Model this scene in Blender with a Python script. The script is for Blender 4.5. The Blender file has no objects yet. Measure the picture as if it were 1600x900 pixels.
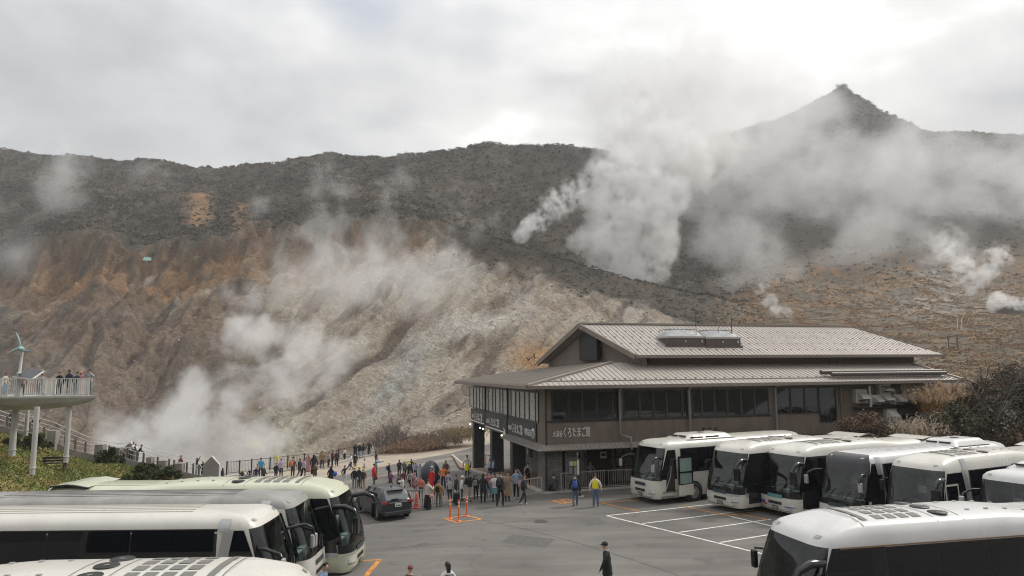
import bpy, bmesh, math, random
import numpy as np
from math import radians, sin, cos, tan, pi, sqrt, atan2
from mathutils import Vector, Matrix
random.seed(7); RNG = np.random.default_rng(11)
SC = bpy.context.scene
COL = SC.collection

# ------------------------------------------------------------------ camera, sky, sun, exposure
F = 1060.0; PITCH = radians(7.0); ROLL = radians(0.5); CAM_H = 7.2
_fw = np.array([0, cos(PITCH), sin(PITCH)]); _u0 = np.array([0, -sin(PITCH), cos(PITCH)]); _r0 = np.array([1.0, 0, 0])
_rt = _r0*cos(ROLL) - _u0*sin(ROLL); _up = _u0*cos(ROLL) + _r0*sin(ROLL)
CAM = np.array([0, 0, CAM_H])
cd = bpy.data.cameras.new("camera"); cam = bpy.data.objects.new("camera", cd); COL.objects.link(cam)
cd.sensor_width = 36.0; cd.lens = F/1600*36.0; cd.clip_start = 0.1; cd.clip_end = 8000
cam.matrix_world = Matrix(((_rt[0], _up[0], -_fw[0], 0), (_rt[1], _up[1], -_fw[1], 0), (_rt[2], _up[2], -_fw[2], CAM_H), (0, 0, 0, 1)))
SC.camera = cam
SUN_EL, SUN_AZ = radians(46), radians(62)          # azimuth measured from +Y towards +X
SUN_DIR = Vector((sin(SUN_AZ)*cos(SUN_EL), cos(SUN_AZ)*cos(SUN_EL), sin(SUN_EL)))
sd = bpy.data.lights.new("sun", 'SUN'); sun = bpy.data.objects.new("sun", sd); COL.objects.link(sun)
sd.energy = 2.1; sd.angle = radians(12); sd.color = (1.0, 0.95, 0.88)
sun.rotation_euler = (-SUN_DIR).to_track_quat('-Z', 'Y').to_euler()
SC.view_settings.view_transform = 'Standard'; SC.view_settings.look = 'None'
SC.view_settings.exposure = 0.36; SC.view_settings.gamma = 1.0; SC.view_settings.use_curve_mapping = False
cy = SC.cycles
cy.max_bounces = 8; cy.diffuse_bounces = 2; cy.glossy_bounces = 3; cy.transmission_bounces = 4; cy.transparent_max_bounces = 12
cy.volume_bounces = 8; cy.volume_step_rate = 2.0; cy.volume_max_steps = 160; cy.use_denoising = True
cy.filter_width = 1.1; cy.caustics_reflective = False; cy.caustics_refractive = False; cy.sample_clamp_indirect = 6.0

class NT:                                            # small helper to wire nodes
    def __init__(s, tree): s.t = tree; s.n = tree.nodes; s.l = tree.links
    def new(s, typ, ins=None, **kw):
        n = s.n.new(typ)
        for k, v in kw.items(): setattr(n, k, v)
        for k, v in (ins or {}).items():
            if isinstance(v, bpy.types.NodeSocket): s.l.new(v, n.inputs[k])
            else: n.inputs[k].default_value = v
        return n
    def math(s, op, a, b=0.0, c=None, clamp=False):
        n = s.n.new('ShaderNodeMath'); n.operation = op; n.use_clamp = clamp
        for i, v in enumerate((a, b) if c is None else (a, b, c)):
            if isinstance(v, bpy.types.NodeSocket): s.l.new(v, n.inputs[i])
            else: n.inputs[i].default_value = v
        return n.outputs[0]
    def vmath(s, op, a, b=(0, 0, 0), out=0):
        n = s.n.new('ShaderNodeVectorMath'); n.operation = op
        for i, v in enumerate((a, b)):
            if isinstance(v, bpy.types.NodeSocket): s.l.new(v, n.inputs[i])
            else: n.inputs[i].default_value = v
        return n.outputs[out]
    def ramp(s, fac, stops, interp='LINEAR'):
        n = s.n.new('ShaderNodeValToRGB'); cr = n.color_ramp; cr.interpolation = interp
        while len(cr.elements) < len(stops): cr.elements.new(0.5)
        for e, (p, c) in zip(cr.elements, stops): e.position = p; e.color = (*c, 1)
        s.l.new(fac, n.inputs[0]); return n.outputs[0]
    def mix(s, fac, a, b, blend='MIX'):
        n = s.n.new('ShaderNodeMix'); n.data_type = 'RGBA'; n.blend_type = blend
        for i, v in ((0, fac), (6, a), (7, b)):
            if isinstance(v, bpy.types.NodeSocket): s.l.new(v, n.inputs[i])
            else: n.inputs[i].default_value = v if i == 0 else (*v, 1)[:4]
        return n.outputs[2]

W = bpy.data.worlds.new("World"); SC.world = W; W.use_nodes = True
W.node_tree.nodes.clear(); q = NT(W.node_tree)
sky = q.new('ShaderNodeTexSky', sky_type='NISHITA', sun_disc=False, sun_elevation=SUN_EL, sun_rotation=SUN_AZ, altitude=1000.0)
tc = q.new('ShaderNodeTexCoord').outputs['Generated']
dirn = q.vmath('NORMALIZE', tc)
stre = q.vmath('MULTIPLY', dirn, (1.0, 1.0, 2.2))
n1 = q.new('ShaderNodeTexNoise', {'Vector': stre, 'Scale': 2.3, 'Detail': 5.0, 'Roughness': 0.5, 'Distortion': 0.35}).outputs[0]
n2 = q.new('ShaderNodeTexNoise', {'Vector': q.vmath('ADD', stre, (3.1, 7.7, 1.3)), 'Scale': 6.0, 'Detail': 5.0, 'Roughness': 0.5}).outputs[0]
glow = q.vmath('DOT_PRODUCT', dirn, tuple(Vector((0.50, 0.78, 0.42)).normalized()), out=1)
g = q.math('MULTIPLY_ADD', q.math('POWER', q.math('MAXIMUM', glow, 0.0), 6.0), 0.42, 0.50)
g = q.math('ADD', g, q.math('MULTIPLY', q.math('SUBTRACT', n1, 0.5), 1.35))
g = q.math('ADD', g, q.math('MULTIPLY', q.math('SUBTRACT', n2, 0.5), 0.85))
ccol = q.ramp(g, [(0.0, (0.33, 0.34, 0.36)), (0.35, (0.45, 0.458, 0.475)), (0.6, (0.575, 0.58, 0.59)), (0.85, (0.73, 0.73, 0.72)), (1.0, (0.90, 0.895, 0.88))])
bg1 = q.new('ShaderNodeBackground', {'Color': sky.outputs[0], 'Strength': 0.1})
upz = q.new('ShaderNodeSeparateXYZ', {'Vector': dirn}).outputs[2]
bg2 = q.new('ShaderNodeBackground', {'Color': ccol, 'Strength': q.math('MULTIPLY_ADD', q.math('MULTIPLY_ADD', upz, 1.8, -0.7, clamp=True), 0.9, 1.0)})
gap = q.math('MULTIPLY', q.math('MULTIPLY_ADD', n1, 5.0, -2.75, clamp=True), q.math('MULTIPLY_ADD', upz, 4.0, -1.55, clamp=True))
bd = q.vmath('DOT_PRODUCT', dirn, tuple(Vector(_fw+_rt*((585-800)/F)+_up*((450+50)/F)).normalized()), out=1)
gap2 = q.math('MULTIPLY', q.math('MULTIPLY_ADD', bd, 260.0, -258.6, clamp=True), q.math('MULTIPLY_ADD', n2, 4.0, -1.3, clamp=True))
gap = q.math('MULTIPLY', q.math('MAXIMUM', gap, gap2), 0.42)
mx = q.new('ShaderNodeMixShader', {0: gap, 1: bg2.outputs[0], 2: bg1.outputs[0]})
q.new('ShaderNodeOutputWorld', {'Surface': mx.outputs[0]})

# ------------------------------------------------------------------ pixel rays (photograph 1600 x 900) to real points
def ray(x, y): return _fw + _rt*((x-800)/F) + _up*((450-y)/F)
def atY(x, y, Y): d = ray(x, y); return CAM + d*(Y/d[1])
def atZ(x, y, z): d = ray(x, y); return CAM + d*((z-CAM_H)/d[2])
def sstep(a, b, x): t = np.clip((x-a)/(b-a), 0, 1); return t*t*(3-2*t)
def gz(X, Y):                                        # height of the paved ground
    X = np.asarray(X, float); Y = np.asarray(Y, float)
    k = 1 - sstep(3.0, 12.0, X)
    return -0.03*np.clip(-X-2, 0, 16) - 1.5*sstep(42, 66, Y)*k
def onground(x, y, dz=0.0):
    p = atZ(x, y, 0.0)
    for _ in range(25): p = atZ(x, y, float(gz(p[0], p[1])) + dz)
    return p

# ------------------------------------------------------------------ noise in numpy
_P = np.random.default_rng(5).permutation(256); _P = np.concatenate([_P, _P, _P])
_G = np.stack([np.cos(np.arange(256)*2.399), np.sin(np.arange(256)*2.399)], 1)
def pn(x, y, s=0):
    x = np.asarray(x, float) + s*17.31; y = np.asarray(y, float) + s*9.77
    xi = np.floor(x).astype(int); yi = np.floor(y).astype(int); xf = x-xi; yf = y-yi; xi &= 255; yi &= 255
    u = xf*xf*xf*(xf*(xf*6-15)+10); v = yf*yf*yf*(yf*(yf*6-15)+10)
    def gr(a, b, dx, dy):
        h = _P[_P[(xi+a) & 255] + ((yi+b) & 255)]; gg = _G[h]; return gg[..., 0]*dx + gg[..., 1]*dy
    n00 = gr(0, 0, xf, yf); n10 = gr(1, 0, xf-1, yf); n01 = gr(0, 1, xf, yf-1); n11 = gr(1, 1, xf-1, yf-1)
    return 1.5*((n00*(1-u)+n10*u)*(1-v) + (n01*(1-u)+n11*u)*v)
def fbm(x, y, o=4, s=0, g=0.5):
    r = 0; a = 1.0; f = 1.0; t = 0
    for i in range(o): r = r + a*pn(x*f, y*f, s+i); t += a; a *= g; f *= 2.03
    return r/t
def ridged(x, y, o=4, s=0):
    r = 0; a = 1.0; f = 1.0; t = 0
    for i in range(o): r = r + a*(1-np.abs(pn(x*f, y*f, s+i))*1.6); t += a; a *= 0.5; f *= 2.1
    return r/t

# ------------------------------------------------------------------ materials
def principled(name, col=(0.5, 0.5, 0.5), rough=0.6, metal=0.0, var=0.0, scale=3.0, bump=0.0, bscale=40.0, spec=0.5, coat=0.0, streak=False, alpha=None, emit=None):
    m = bpy.data.materials.new(name); m.use_nodes = True; t = NT(m.node_tree); t.n.clear()
    p = t.new('ShaderNodeBsdfPrincipled', {'Base Color': (*col, 1), 'Roughness': rough, 'Metallic': metal, 'Specular IOR Level': spec, 'Coat Weight': coat})
    if var or bump or streak:
        co = t.new('ShaderNodeTexCoord').outputs['Object']
    if var:
        v = t.vmath('MULTIPLY', co, (1, 1, 0.25) if streak else (1, 1, 1))
        n = t.new('ShaderNodeTexNoise', {'Vector': v, 'Scale': scale, 'Detail': 6.0, 'Roughness': 0.62}).outputs[0]
        f = t.new('ShaderNodeMapRange', {0: n, 1: 0.3, 2: 0.7, 3: 1-var, 4: 1+var*0.5}).outputs[0]
        c = t.vmath('MULTIPLY', (*col,), t.new('ShaderNodeCombineXYZ', {0: f, 1: f, 2: f}).outputs[0])
        t.l.new(c, p.inputs['Base Color'])
        r2 = t.new('ShaderNodeMapRange', {0: n, 1: 0.3, 2: 0.7, 3: min(1, rough+0.12), 4: max(0.02, rough-0.05)}).outputs[0]
        t.l.new(r2, p.inputs['Roughness'])
    if bump:
        n = t.new('ShaderNodeTexNoise', {'Vector': co, 'Scale': bscale, 'Detail': 4.0}).outputs[0]
        b = t.new('ShaderNodeBump', {'Height': n, 'Strength': bump, 'Distance': 0.05}); t.l.new(b.outputs[0], p.inputs['Normal'])
    if emit:
        p.inputs['Emission Color'].default_value = (*emit[:3], 1); p.inputs['Emission Strength'].default_value = emit[3]
    t.new('ShaderNodeOutputMaterial', {'Surface': p.outputs[0]})
    return m
_MC = {}
def M(name, *a, **k):
    if name not in _MC: _MC[name] = principled(name, *a, **k)
    return _MC[name]
def glassmat(name, tint, refl=0.06, rough=0.02):
    m = bpy.data.materials.new(name); m.use_nodes = True; t = NT(m.node_tree); t.n.clear()
    tr = t.new('ShaderNodeBsdfTransparent', {'Color': (*tint, 1)}); gl = t.new('ShaderNodeBsdfGlossy', {'Roughness': rough, 'Color': (0.95, 0.97, 0.97, 1)})
    fr = t.new('ShaderNodeFresnel', {'IOR': 1.5}).outputs[0]
    f = t.math('MULTIPLY_ADD', fr, 0.8, refl, clamp=True)
    mxs = t.new('ShaderNodeMixShader', {0: f, 1: tr.outputs[0], 2: gl.outputs[0]})
    t.new('ShaderNodeOutputMaterial', {'Surface': mxs.outputs[0]}); return m

# ------------------------------------------------------------------ mesh building
def link(o, parent=None):
    COL.objects.link(o)
    if parent is not None: o.parent = parent
    return o
def tag(o, label=None, cat=None, group=None, kind=None):
    if label: o['label'] = label
    if cat: o['category'] = cat
    if group: o['group'] = group
    if kind: o['kind'] = kind
    return o
def mesh_np(name, V, Fq, mats, mi=None, smooth=False, attr=None):
    me = bpy.data.meshes.new(name); V = np.asarray(V, np.float32); Fq = np.asarray(Fq, np.int32); k = Fq.shape[1]
    me.vertices.add(len(V)); me.vertices.foreach_set('co', V.ravel())
    me.loops.add(Fq.size); me.loops.foreach_set('vertex_index', Fq.ravel())
    me.polygons.add(len(Fq)); me.polygons.foreach_set('loop_start', np.arange(0, Fq.size, k, dtype=np.int32)); me.polygons.foreach_set('loop_total', np.full(len(Fq), k, np.int32))
    if mi is not None: me.polygons.foreach_set('material_index', np.asarray(mi, np.int32))
    if smooth: me.polygons.foreach_set('use_smooth', np.ones(len(Fq), bool))
    for m in mats: me.materials.append(m)
    if attr is not None:
        a = me.color_attributes.new('Col', 'FLOAT_COLOR', 'POINT'); a.data.foreach_set('color', np.asarray(attr, np.float32).ravel())
    me.update(calc_edges=True); me.validate()
    return me
def obj_np(name, *a, parent=None, **k):
    return link(bpy.data.objects.new(name, mesh_np(name, *a, **k)), parent)
def empty(name, loc=(0, 0, 0), rz=0.0):
    o = bpy.data.objects.new(name, None); COL.objects.link(o); o.location = loc; o.rotation_euler = (0, 0, rz); o.empty_display_size = 0.3
    return o
class MB:
    def __init__(s): s.v = []; s.f = []; s.m = []; s.sm = []
    def add(s, vs, fs, mi=0, sm=False):
        b = len(s.v); s.v += [tuple(map(float, p)) for p in vs]; s.f += [tuple(i+b for i in f) for f in fs]; s.m += [mi]*len(fs); s.sm += [sm]*len(fs); return s
    def quad(s, a, b, c, d, mi=0): return s.add([a, b, c, d], [(0, 1, 2, 3)], mi)
    def poly(s, pts, mi=0): return s.add(pts, [tuple(range(len(pts)))], mi)
    def box(s, x0, x1, y0, y1, z0, z1, mi=0, Mx=None):
        P = [(x0, y0, z0), (x1, y0, z0), (x1, y1, z0), (x0, y1, z0), (x0, y0, z1), (x1, y0, z1), (x1, y1, z1), (x0, y1, z1)]
        if Mx is not None: P = [Mx @ Vector(p) for p in P]
        return s.add(P, [(0, 3, 2, 1), (4, 5, 6, 7), (0, 1, 5, 4), (1, 2, 6, 5), (2, 3, 7, 6), (3, 0, 4, 7)], mi)
    def prism(s, pts, up, mi=0):
        n = len(pts); a = [Vector(p) for p in pts]; b = [p + Vector(up) for p in a]
        s.add(a+b, [tuple(range(n-1, -1, -1)), tuple(range(n, 2*n))] + [(i, (i+1) % n, n+(i+1) % n, n+i) for i in range(n)], mi); return s
    def bar(s, a, b, w, h=None, mi=0):                # rectangular bar from a to b
        a = Vector(a); b = Vector(b); d = (b-a).normalized(); h = h or w
        u = d.cross(Vector((0, 0, 1)))
        if u.length < 1e-4: u = Vector((1, 0, 0))
        u.normalize(); v = u.cross(d).normalized(); u = u*w/2; v = v*h/2
        P = [a-u-v, a+u-v, a+u+v, a-u+v, b-u-v, b+u-v, b+u+v, b-u+v]
        return s.add(P, [(0, 3, 2, 1), (4, 5, 6, 7), (0, 1, 5, 4), (1, 2, 6, 5), (2, 3, 7, 6), (3, 0, 4, 7)], mi)
    def tube(s, pts, r, n=8, mi=0, caps=True, sm=True):
        pts = [Vector(p) for p in pts]; rs = r if isinstance(r, (list, tuple)) else [r]*len(pts); rings = []
        for i, p in enumerate(pts):
            d = (pts[min(i+1, len(pts)-1)] - pts[max(i-1, 0)]).normalized()
            u = d.cross(Vector((0, 0, 1)))
            if u.length < 1e-3: u = Vector((1, 0, 0))
            u.normalize(); v = u.cross(d).normalized()
            rings.append([p + (u*cos(2*pi*k/n) + v*sin(2*pi*k/n))*rs[i] for k in range(n)])
        vs = [x for rg in rings for x in rg]; fs = []
        for i in range(len(pts)-1):
            for k in range(n): fs.append((i*n+k, i*n+(k+1) % n, (i+1)*n+(k+1) % n, (i+1)*n+k))
        s.add(vs, fs, mi, sm)
        if caps: s.add(rings[0], [tuple(range(n))], mi); s.add(rings[-1], [tuple(range(n-1, -1, -1))], mi)
        return s
    def cyl(s, a, b, r0, r1=None, n=12, mi=0): return s.tube([a, b], [r0, r0 if r1 is None else r1], n, mi)
    def grid(s, P, mi=0, sm=True, flip=False):        # P: rows x cols of points
        R = len(P); Cc = len(P[0]); fs = []
        for i in range(R-1):
            for j in range(Cc-1):
                f = (i*Cc+j, i*Cc+j+1, (i+1)*Cc+j+1, (i+1)*Cc+j); fs.append(f[::-1] if flip else f)
        return s.add([p for r in P for p in r], fs, mi, sm)
    def ball(s, c, r, n=10, mi=0, m=6):
        r = r if isinstance(r, (list, tuple)) else (r, r, r); vs = []; fs = []
        for i in range(m+1):
            t = pi*i/m
            for k in range(n): vs.append((c[0]+r[0]*sin(t)*cos(2*pi*k/n), c[1]+r[1]*sin(t)*sin(2*pi*k/n), c[2]+r[2]*cos(t)))
        for i in range(m):
            for k in range(n): fs.append((i*n+k, (i+1)*n+k, (i+1)*n+(k+1) % n, i*n+(k+1) % n))
        return s.add(vs, fs, mi, True)
    def lathe(s, prof, c=(0, 0, 0), n=16, mi=0, axis='Z'):
        vs = []; fs = []
        for (r, h) in prof:
            for k in range(n):
                a = 2*pi*k/n
                p = (r*cos(a), r*sin(a), h) if axis == 'Z' else (r*cos(a), h, r*sin(a)) if axis == 'Y' else (h, r*cos(a), r*sin(a))
                vs.append((p[0]+c[0], p[1]+c[1], p[2]+c[2]))
        for i in range(len(prof)-1):
            for k in range(n): fs.append((i*n+k, i*n+(k+1) % n, (i+1)*n+(k+1) % n, (i+1)*n+k))
        return s.add(vs, fs, mi, True)
    def build(s, name, mats, parent=None, loc=None, rz=None, bevel=0.0):
        me = bpy.data.meshes.new(name); me.from_pydata(s.v, [], s.f); me.update()
        for m in (mats if isinstance(mats, (list, tuple)) else [mats]): me.materials.append(m)
        me.polygons.foreach_set('material_index', s.m); me.polygons.foreach_set('use_smooth', s.sm)
        o = link(bpy.data.objects.new(name, me), parent)
        if loc is not None: o.location = loc
        if rz is not None: o.rotation_euler = (0, 0, rz)
        if bevel:
            b = o.modifiers.new('bevel', 'BEVEL'); b.width = bevel; b.segments = 2; b.limit_method = 'ANGLE'
        return o
def text_mesh(body, size, depth=0.01):
    cu = bpy.data.curves.new('lettering', 'FONT'); cu.body = body; cu.size = size; cu.extrude = depth; cu.resolution_u = 3
    to = bpy.data.objects.new('lettering', cu); COL.objects.link(to)
    dg = bpy.context.evaluated_depsgraph_get(); dg.update()
    me = bpy.data.meshes.new_from_object(to.evaluated_get(dg)); bpy.data.objects.remove(to); bpy.data.curves.remove(cu)
    co = np.empty(len(me.vertices)*3); me.vertices.foreach_get('co', co); co = co.reshape(-1, 3)
    return me, co
# ------------------------------------------------------------------ the mountain: one sheet
YK = np.array([20, 60, 90, 130, 170, 210, 250, 290, 330, 400, 480, 560, 660, 800, 1000, 1500.])
TAB = {
 -700: [1500, 900, 830, 790, 745, 655, 565, 490, 430, 370, 300, 225, 260, 300, 330, 380],
 0:    [1500, 900, 830, 790, 745, 655, 565, 490, 430, 370, 305, 236, 260, 300, 330, 380],
 60:   [1500, 900, 830, 790, 745, 650, 560, 475, 400, 355, 300, 238, 260, 300, 330, 380],
 150:  [1500, 900, 830, 790, 745, 640, 548, 460, 380, 338, 292, 246, 270, 300, 330, 380],
 230:  [1500, 900, 830, 790, 745, 650, 560, 480, 405, 352, 300, 251, 275, 300, 330, 380],
 340:  [1500, 900, 830, 790, 745, 652, 562, 472, 384, 342, 304, 267, 285, 300, 330, 380],
 400:  [1500, 900, 830, 790, 742, 648, 556, 462, 376, 338, 295, 254, 280, 300, 330, 380],
 500:  [1500, 900, 830, 785, 735, 642, 550, 455, 366, 318, 278, 245, 275, 300, 330, 380],
 600:  [1500, 900, 820, 765, 718, 635, 545, 450, 356, 330, 282, 242, 275, 300, 330, 380],
 660:  [1500, 900, 800, 745, 700, 625, 540, 450, 350, 345, 288, 236, 270, 300, 330, 380],
 760:  [1500, 860, 770, 715, 672, 608, 535, 455, 368, 388, 300, 226, 270, 300, 330, 380],
 850:  [1500, 820, 730, 680, 640, 585, 528, 465, 397, 425, 330, 225, 260, 290, 320, 370],
 950:  [1500, 780, 690, 645, 612, 568, 522, 476, 430, 450, 360, 243, 250, 285, 310, 360],
 1050: [1500, 770, 670, 625, 595, 562, 528, 492, 452, 468, 420, 340, 285, 255, 300, 350],
 1100: [1500, 760, 660, 615, 588, 558, 530, 500, 462, 472, 425, 350, 285, 225, 280, 340],
 1150: [1500, 755, 655, 610, 582, 555, 530, 505, 475, 470, 425, 350, 280, 204, 270, 330],
 1200: [1500, 750, 650, 605, 578, 553, 530, 510, 490, 466, 420, 345, 270, 190, 260, 320],
 1250: [1500, 745, 645, 602, 575, 551, 529, 510, 493, 463, 418, 345, 265, 172, 250, 310],
 1290: [1500, 742, 642, 600, 573, 550, 528, 510, 493, 462, 416, 345, 262, 143, 240, 310],
 1318: [1500, 740, 640, 598, 571, 548, 527, 509, 492, 462, 415, 345, 262, 126, 240, 310],
 1345: [1500, 738, 640, 597, 570, 547, 526, 508, 491, 461, 415, 345, 265, 150, 240, 310],
 1375: [1500, 737, 640, 596, 569, 546, 525, 507, 490, 460, 414, 346, 270, 172, 245, 310],
 1450: [1500, 735, 638, 594, 566, 543, 522, 503, 486, 456, 412, 350, 280, 206, 250, 310],
 1530: [1500, 733, 636, 592, 563, 540, 519, 500, 482, 452, 408, 350, 280, 207, 250, 310],
 1600: [1500, 732, 634, 590, 560, 538, 517, 497, 478, 450, 405, 350, 280, 211, 250, 310],
 2300: [1500, 732, 634, 590, 560, 538, 517, 497, 478, 450, 405, 350, 280, 225, 260, 320],
}
def smooth1(a, n, ax):
    k = np.array([1, 2, 1.])/4
    for _ in range(n):
        p = np.concatenate([a.take([0], ax), a, a.take([-1], ax)], ax)
        sl = [slice(None)]*a.ndim
        def S(i): t = list(sl); t[ax] = slice(i, i+a.shape[ax]); return p[tuple(t)]
        a = k[0]*S(0) + k[1]*S(1) + k[2]*S(2)
    return a
tx = np.array(sorted(TAB)); tv = np.array([TAB[k] for k in tx], float)
PX = np.concatenate([np.linspace(-400, -60, 50)[:-1], np.linspace(-60, 1660, 640)[:-1], np.linspace(1660, 2000, 50)])
YR = np.concatenate([np.arange(20, 150, 4.0), np.arange(150, 345, 0.72), np.arange(345, 600, 2.2), np.arange(600, 865, 5.0)])
cols = np.stack([np.interp(PX, tx, tv[:, j]) for j in range(len(YK))], 1)
cols[:, 1:11] = smooth1(cols[:, 1:11], 10, 0)
prof = np.stack([np.interp(YR, YK, cols[i]) for i in range(len(PX))], 0)    # target photo row for each (column, distance)
prof = smooth1(prof, 5, 1)
AX = (PX-800)/F/cos(PITCH)
dzy = _fw[None, None, :] + _rt*((PX[:, None, None]-800)/F) + _up*((450-prof[..., None])/F)
ZT = CAM_H + dzy[..., 2]/dzy[..., 1]*YR[None, :]
XT = dzy[..., 0]/dzy[..., 1]*YR[None, :]; YT = np.broadcast_to(YR[None, :], XT.shape).copy()
PXg = np.broadcast_to(PX[:, None], XT.shape)
wx = XT + 9*fbm(XT/40, YT/40, 3, 40); wy = YT + 9*fbm(XT/40, YT/40, 3, 50)
# masks by place
topY = 326 + 16*fbm(XT/28, YT*0+2.0, 3, 3) + 7*pn(XT/7, YT*0.2)
strip = np.where(PXg > 640, np.clip((PXg-640)*0.10, 0, 48), 0)
bare = sstep(-8, 8, topY - strip - YT + 5*pn(wx/6, wy/6, 9)) * (1-sstep(1010, 1150, PXg + 50*fbm(XT/20, YT/20, 3, 8))) * sstep(-30, 60, PXg + 40*fbm(XT/16, YT/16, 3, 12))
rightz = sstep(1080, 1180, PXg) * (1-sstep(380, 520, YT))
ang = np.where(PXg < 330, 0.25, -0.52); al = np.cos(ang)*YT - np.sin(ang)*(-XT); 
ca = np.cos(0.52); sa = np.sin(0.52)
acr = wx*ca - wy*sa*0.9; alo = wx*sa + wy*ca
acl = wx*np.cos(-0.2) - wy*np.sin(-0.2); all_ = wx*np.sin(-0.2) + wy*np.cos(-0.2)
sel = sstep(300, 480, PXg)
gul = (ridged(acr/26, alo/120, 4, 21)*sel + ridged(acl/30, all_/130, 4, 27)*(1-sel))
gul2 = (ridged(acr/6, alo/75, 4, 31)*sel + ridged(acl/9, all_/55, 3, 37)*(1-sel))
fade = sstep(160, 200, YT)
rough = fbm(XT/14, YT/14, 5, 61, 0.6); fine = fbm(XT/3.2, YT/3.2, 3, 71, 0.6)
dz = bare*fade*((gul-0.6)*(6.5+8*(1-sel)) + (gul2-0.6)*3.2 + rough*(2.2+2.6*(1-sel)) + fine*(0.7+.5*(1-sel)))
rimw = (1-sstep(560, 760, PXg))*sstep(-40, 60, PXg)
dz += rimw*fade*(sstep(-7, 2, YT-topY)-sstep(2, 60, YT-topY))*6.5*(0.6+0.8*sstep(-.3, .3, fbm(XT/10, YT/30, 3, 33)))
dz -= rimw*fade*np.exp(-((YT-topY+16)/11)**2)*4.0
dz += (1-bare)*fade*(fbm(XT/55, YT/55, 4, 81)*8*sstep(300, 420, YT) + fbm(XT/16, YT/16, 4, 85)*2.2)
dz += sstep(500, 700, YT)*(ridged(wx/70, wy/90, 4, 91)-0.6)*16*(1-0.6*sstep(780, 800, YT))
ZT = ZT + dz
# colours of the ground itself
def C3(*c): return np.array(c, float)
def blend(a, b, m): return a*(1-m[..., None]) + b*m[..., None]
o3 = np.ones(XT.shape+(3,))
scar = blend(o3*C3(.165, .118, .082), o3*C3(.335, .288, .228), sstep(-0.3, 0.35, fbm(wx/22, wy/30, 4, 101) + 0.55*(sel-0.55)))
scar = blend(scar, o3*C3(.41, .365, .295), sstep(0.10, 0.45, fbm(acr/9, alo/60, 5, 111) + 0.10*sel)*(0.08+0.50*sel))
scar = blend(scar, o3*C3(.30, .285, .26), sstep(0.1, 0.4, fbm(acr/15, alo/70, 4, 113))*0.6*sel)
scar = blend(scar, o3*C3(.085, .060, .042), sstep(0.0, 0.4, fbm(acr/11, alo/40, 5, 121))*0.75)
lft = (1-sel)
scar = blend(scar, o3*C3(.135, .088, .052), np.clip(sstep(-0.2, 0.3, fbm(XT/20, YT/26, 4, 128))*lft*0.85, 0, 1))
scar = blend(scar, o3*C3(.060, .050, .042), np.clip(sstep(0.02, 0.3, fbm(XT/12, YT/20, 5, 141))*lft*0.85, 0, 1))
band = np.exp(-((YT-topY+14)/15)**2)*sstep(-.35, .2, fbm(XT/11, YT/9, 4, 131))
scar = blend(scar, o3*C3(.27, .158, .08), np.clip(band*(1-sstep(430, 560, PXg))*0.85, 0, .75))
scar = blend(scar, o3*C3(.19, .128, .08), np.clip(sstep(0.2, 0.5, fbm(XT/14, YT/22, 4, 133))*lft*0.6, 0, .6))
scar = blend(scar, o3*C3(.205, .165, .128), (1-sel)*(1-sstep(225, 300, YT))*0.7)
top = sstep(300, 325, YT)*sel*sstep(-0.1, 0.25, fbm(XT/14, YT/9, 3, 151)); scar = blend(scar, o3*C3(.185, .115, .065), top*0.85)
og = np.exp(-((PXg-835)/32)**2 - ((prof-560)/22)**2); scar = blend(scar, o3*C3(.36, .21, .09), np.clip(og*1.3, 0, .9))
pl = np.exp(-((PXg-735)/60)**4 - ((prof-508)/16)**2); scar = blend(scar, o3*C3(.47, .44, .39), np.clip(pl*1.1, 0, .85))
gr = np.exp(-(((PXg-640) + (prof-575)*0.9)/26)**2 - ((prof-590)/60)**2); scar = blend(scar, o3*C3(.33, .345, .33), np.clip(gr*(0.6+fine), 0, .8))
su = np.exp(-((PXg-404)/22)**2 - ((prof-690 + (PXg-404)*0.35)/7)**2); scar = blend(scar, o3*C3(.62, .56, .12), np.clip(su*(1.1+0.8*fine), 0, .9))
su2 = np.exp(-((PXg-440)/60)**2 - ((prof-690)/34)**2); scar = blend(scar, o3*C3(.40, .385, .30), np.clip(su2*(0.7+0.6*fine), 0, .7))
vt = fbm(wx/45, wy/40, 4, 163); veg = blend(o3*C3(.058, .053, .043), o3*C3(.10, .082, .060), sstep(-0.25, 0.3, fbm(wx/18, wy/18, 4, 161)+vt))
ors = np.exp(-((PXg-312 - 10*pn(YT/15, YT*0))/20)**2)*sstep(345, 385, YT)*(1-sstep(470, 520, YT)) + 0.7*np.exp(-((PXg-375)/16)**2)*sstep(340, 350, YT)*(1-sstep(430, 470, YT))
veg = blend(veg, o3*C3(.27, .155, .075), np.clip(ors*(0.9+1.1*rough), 0, .95))
gra = blend(o3*C3(.17, .135, .095), o3*C3(.33, .195, .095), sstep(-0.15, 0.35, fbm(XT/9, YT/22, 4, 171)))
gra = blend(gra, o3*C3(.13, .12, .095), sstep(0.05, 0.35, fbm(XT/16, YT/16, 4, 181)))
pale = np.exp(-((PXg-1480)/55)**2 - ((prof-410)/45)**2) + 0.8*np.exp(-((PXg-1475)/110)**2 - ((prof-475)/25)**2)
gra = blend(gra, o3*C3(.38, .35, .31), np.clip(pale*(0.5+1.6*fbm(XT/6, YT/12, 4, 191)), 0, .8))
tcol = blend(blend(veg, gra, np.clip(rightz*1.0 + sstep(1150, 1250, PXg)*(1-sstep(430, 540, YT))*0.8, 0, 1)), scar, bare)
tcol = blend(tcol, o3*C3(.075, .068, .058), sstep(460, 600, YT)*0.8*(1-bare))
tcol = tcol*(1 + (0.5-.2*sel[..., None])*fine[..., None] + 0.2*rough[..., None])
tcol = np.clip(tcol, 0.01, 0.8)
NXc, NYc = XT.shape
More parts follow.
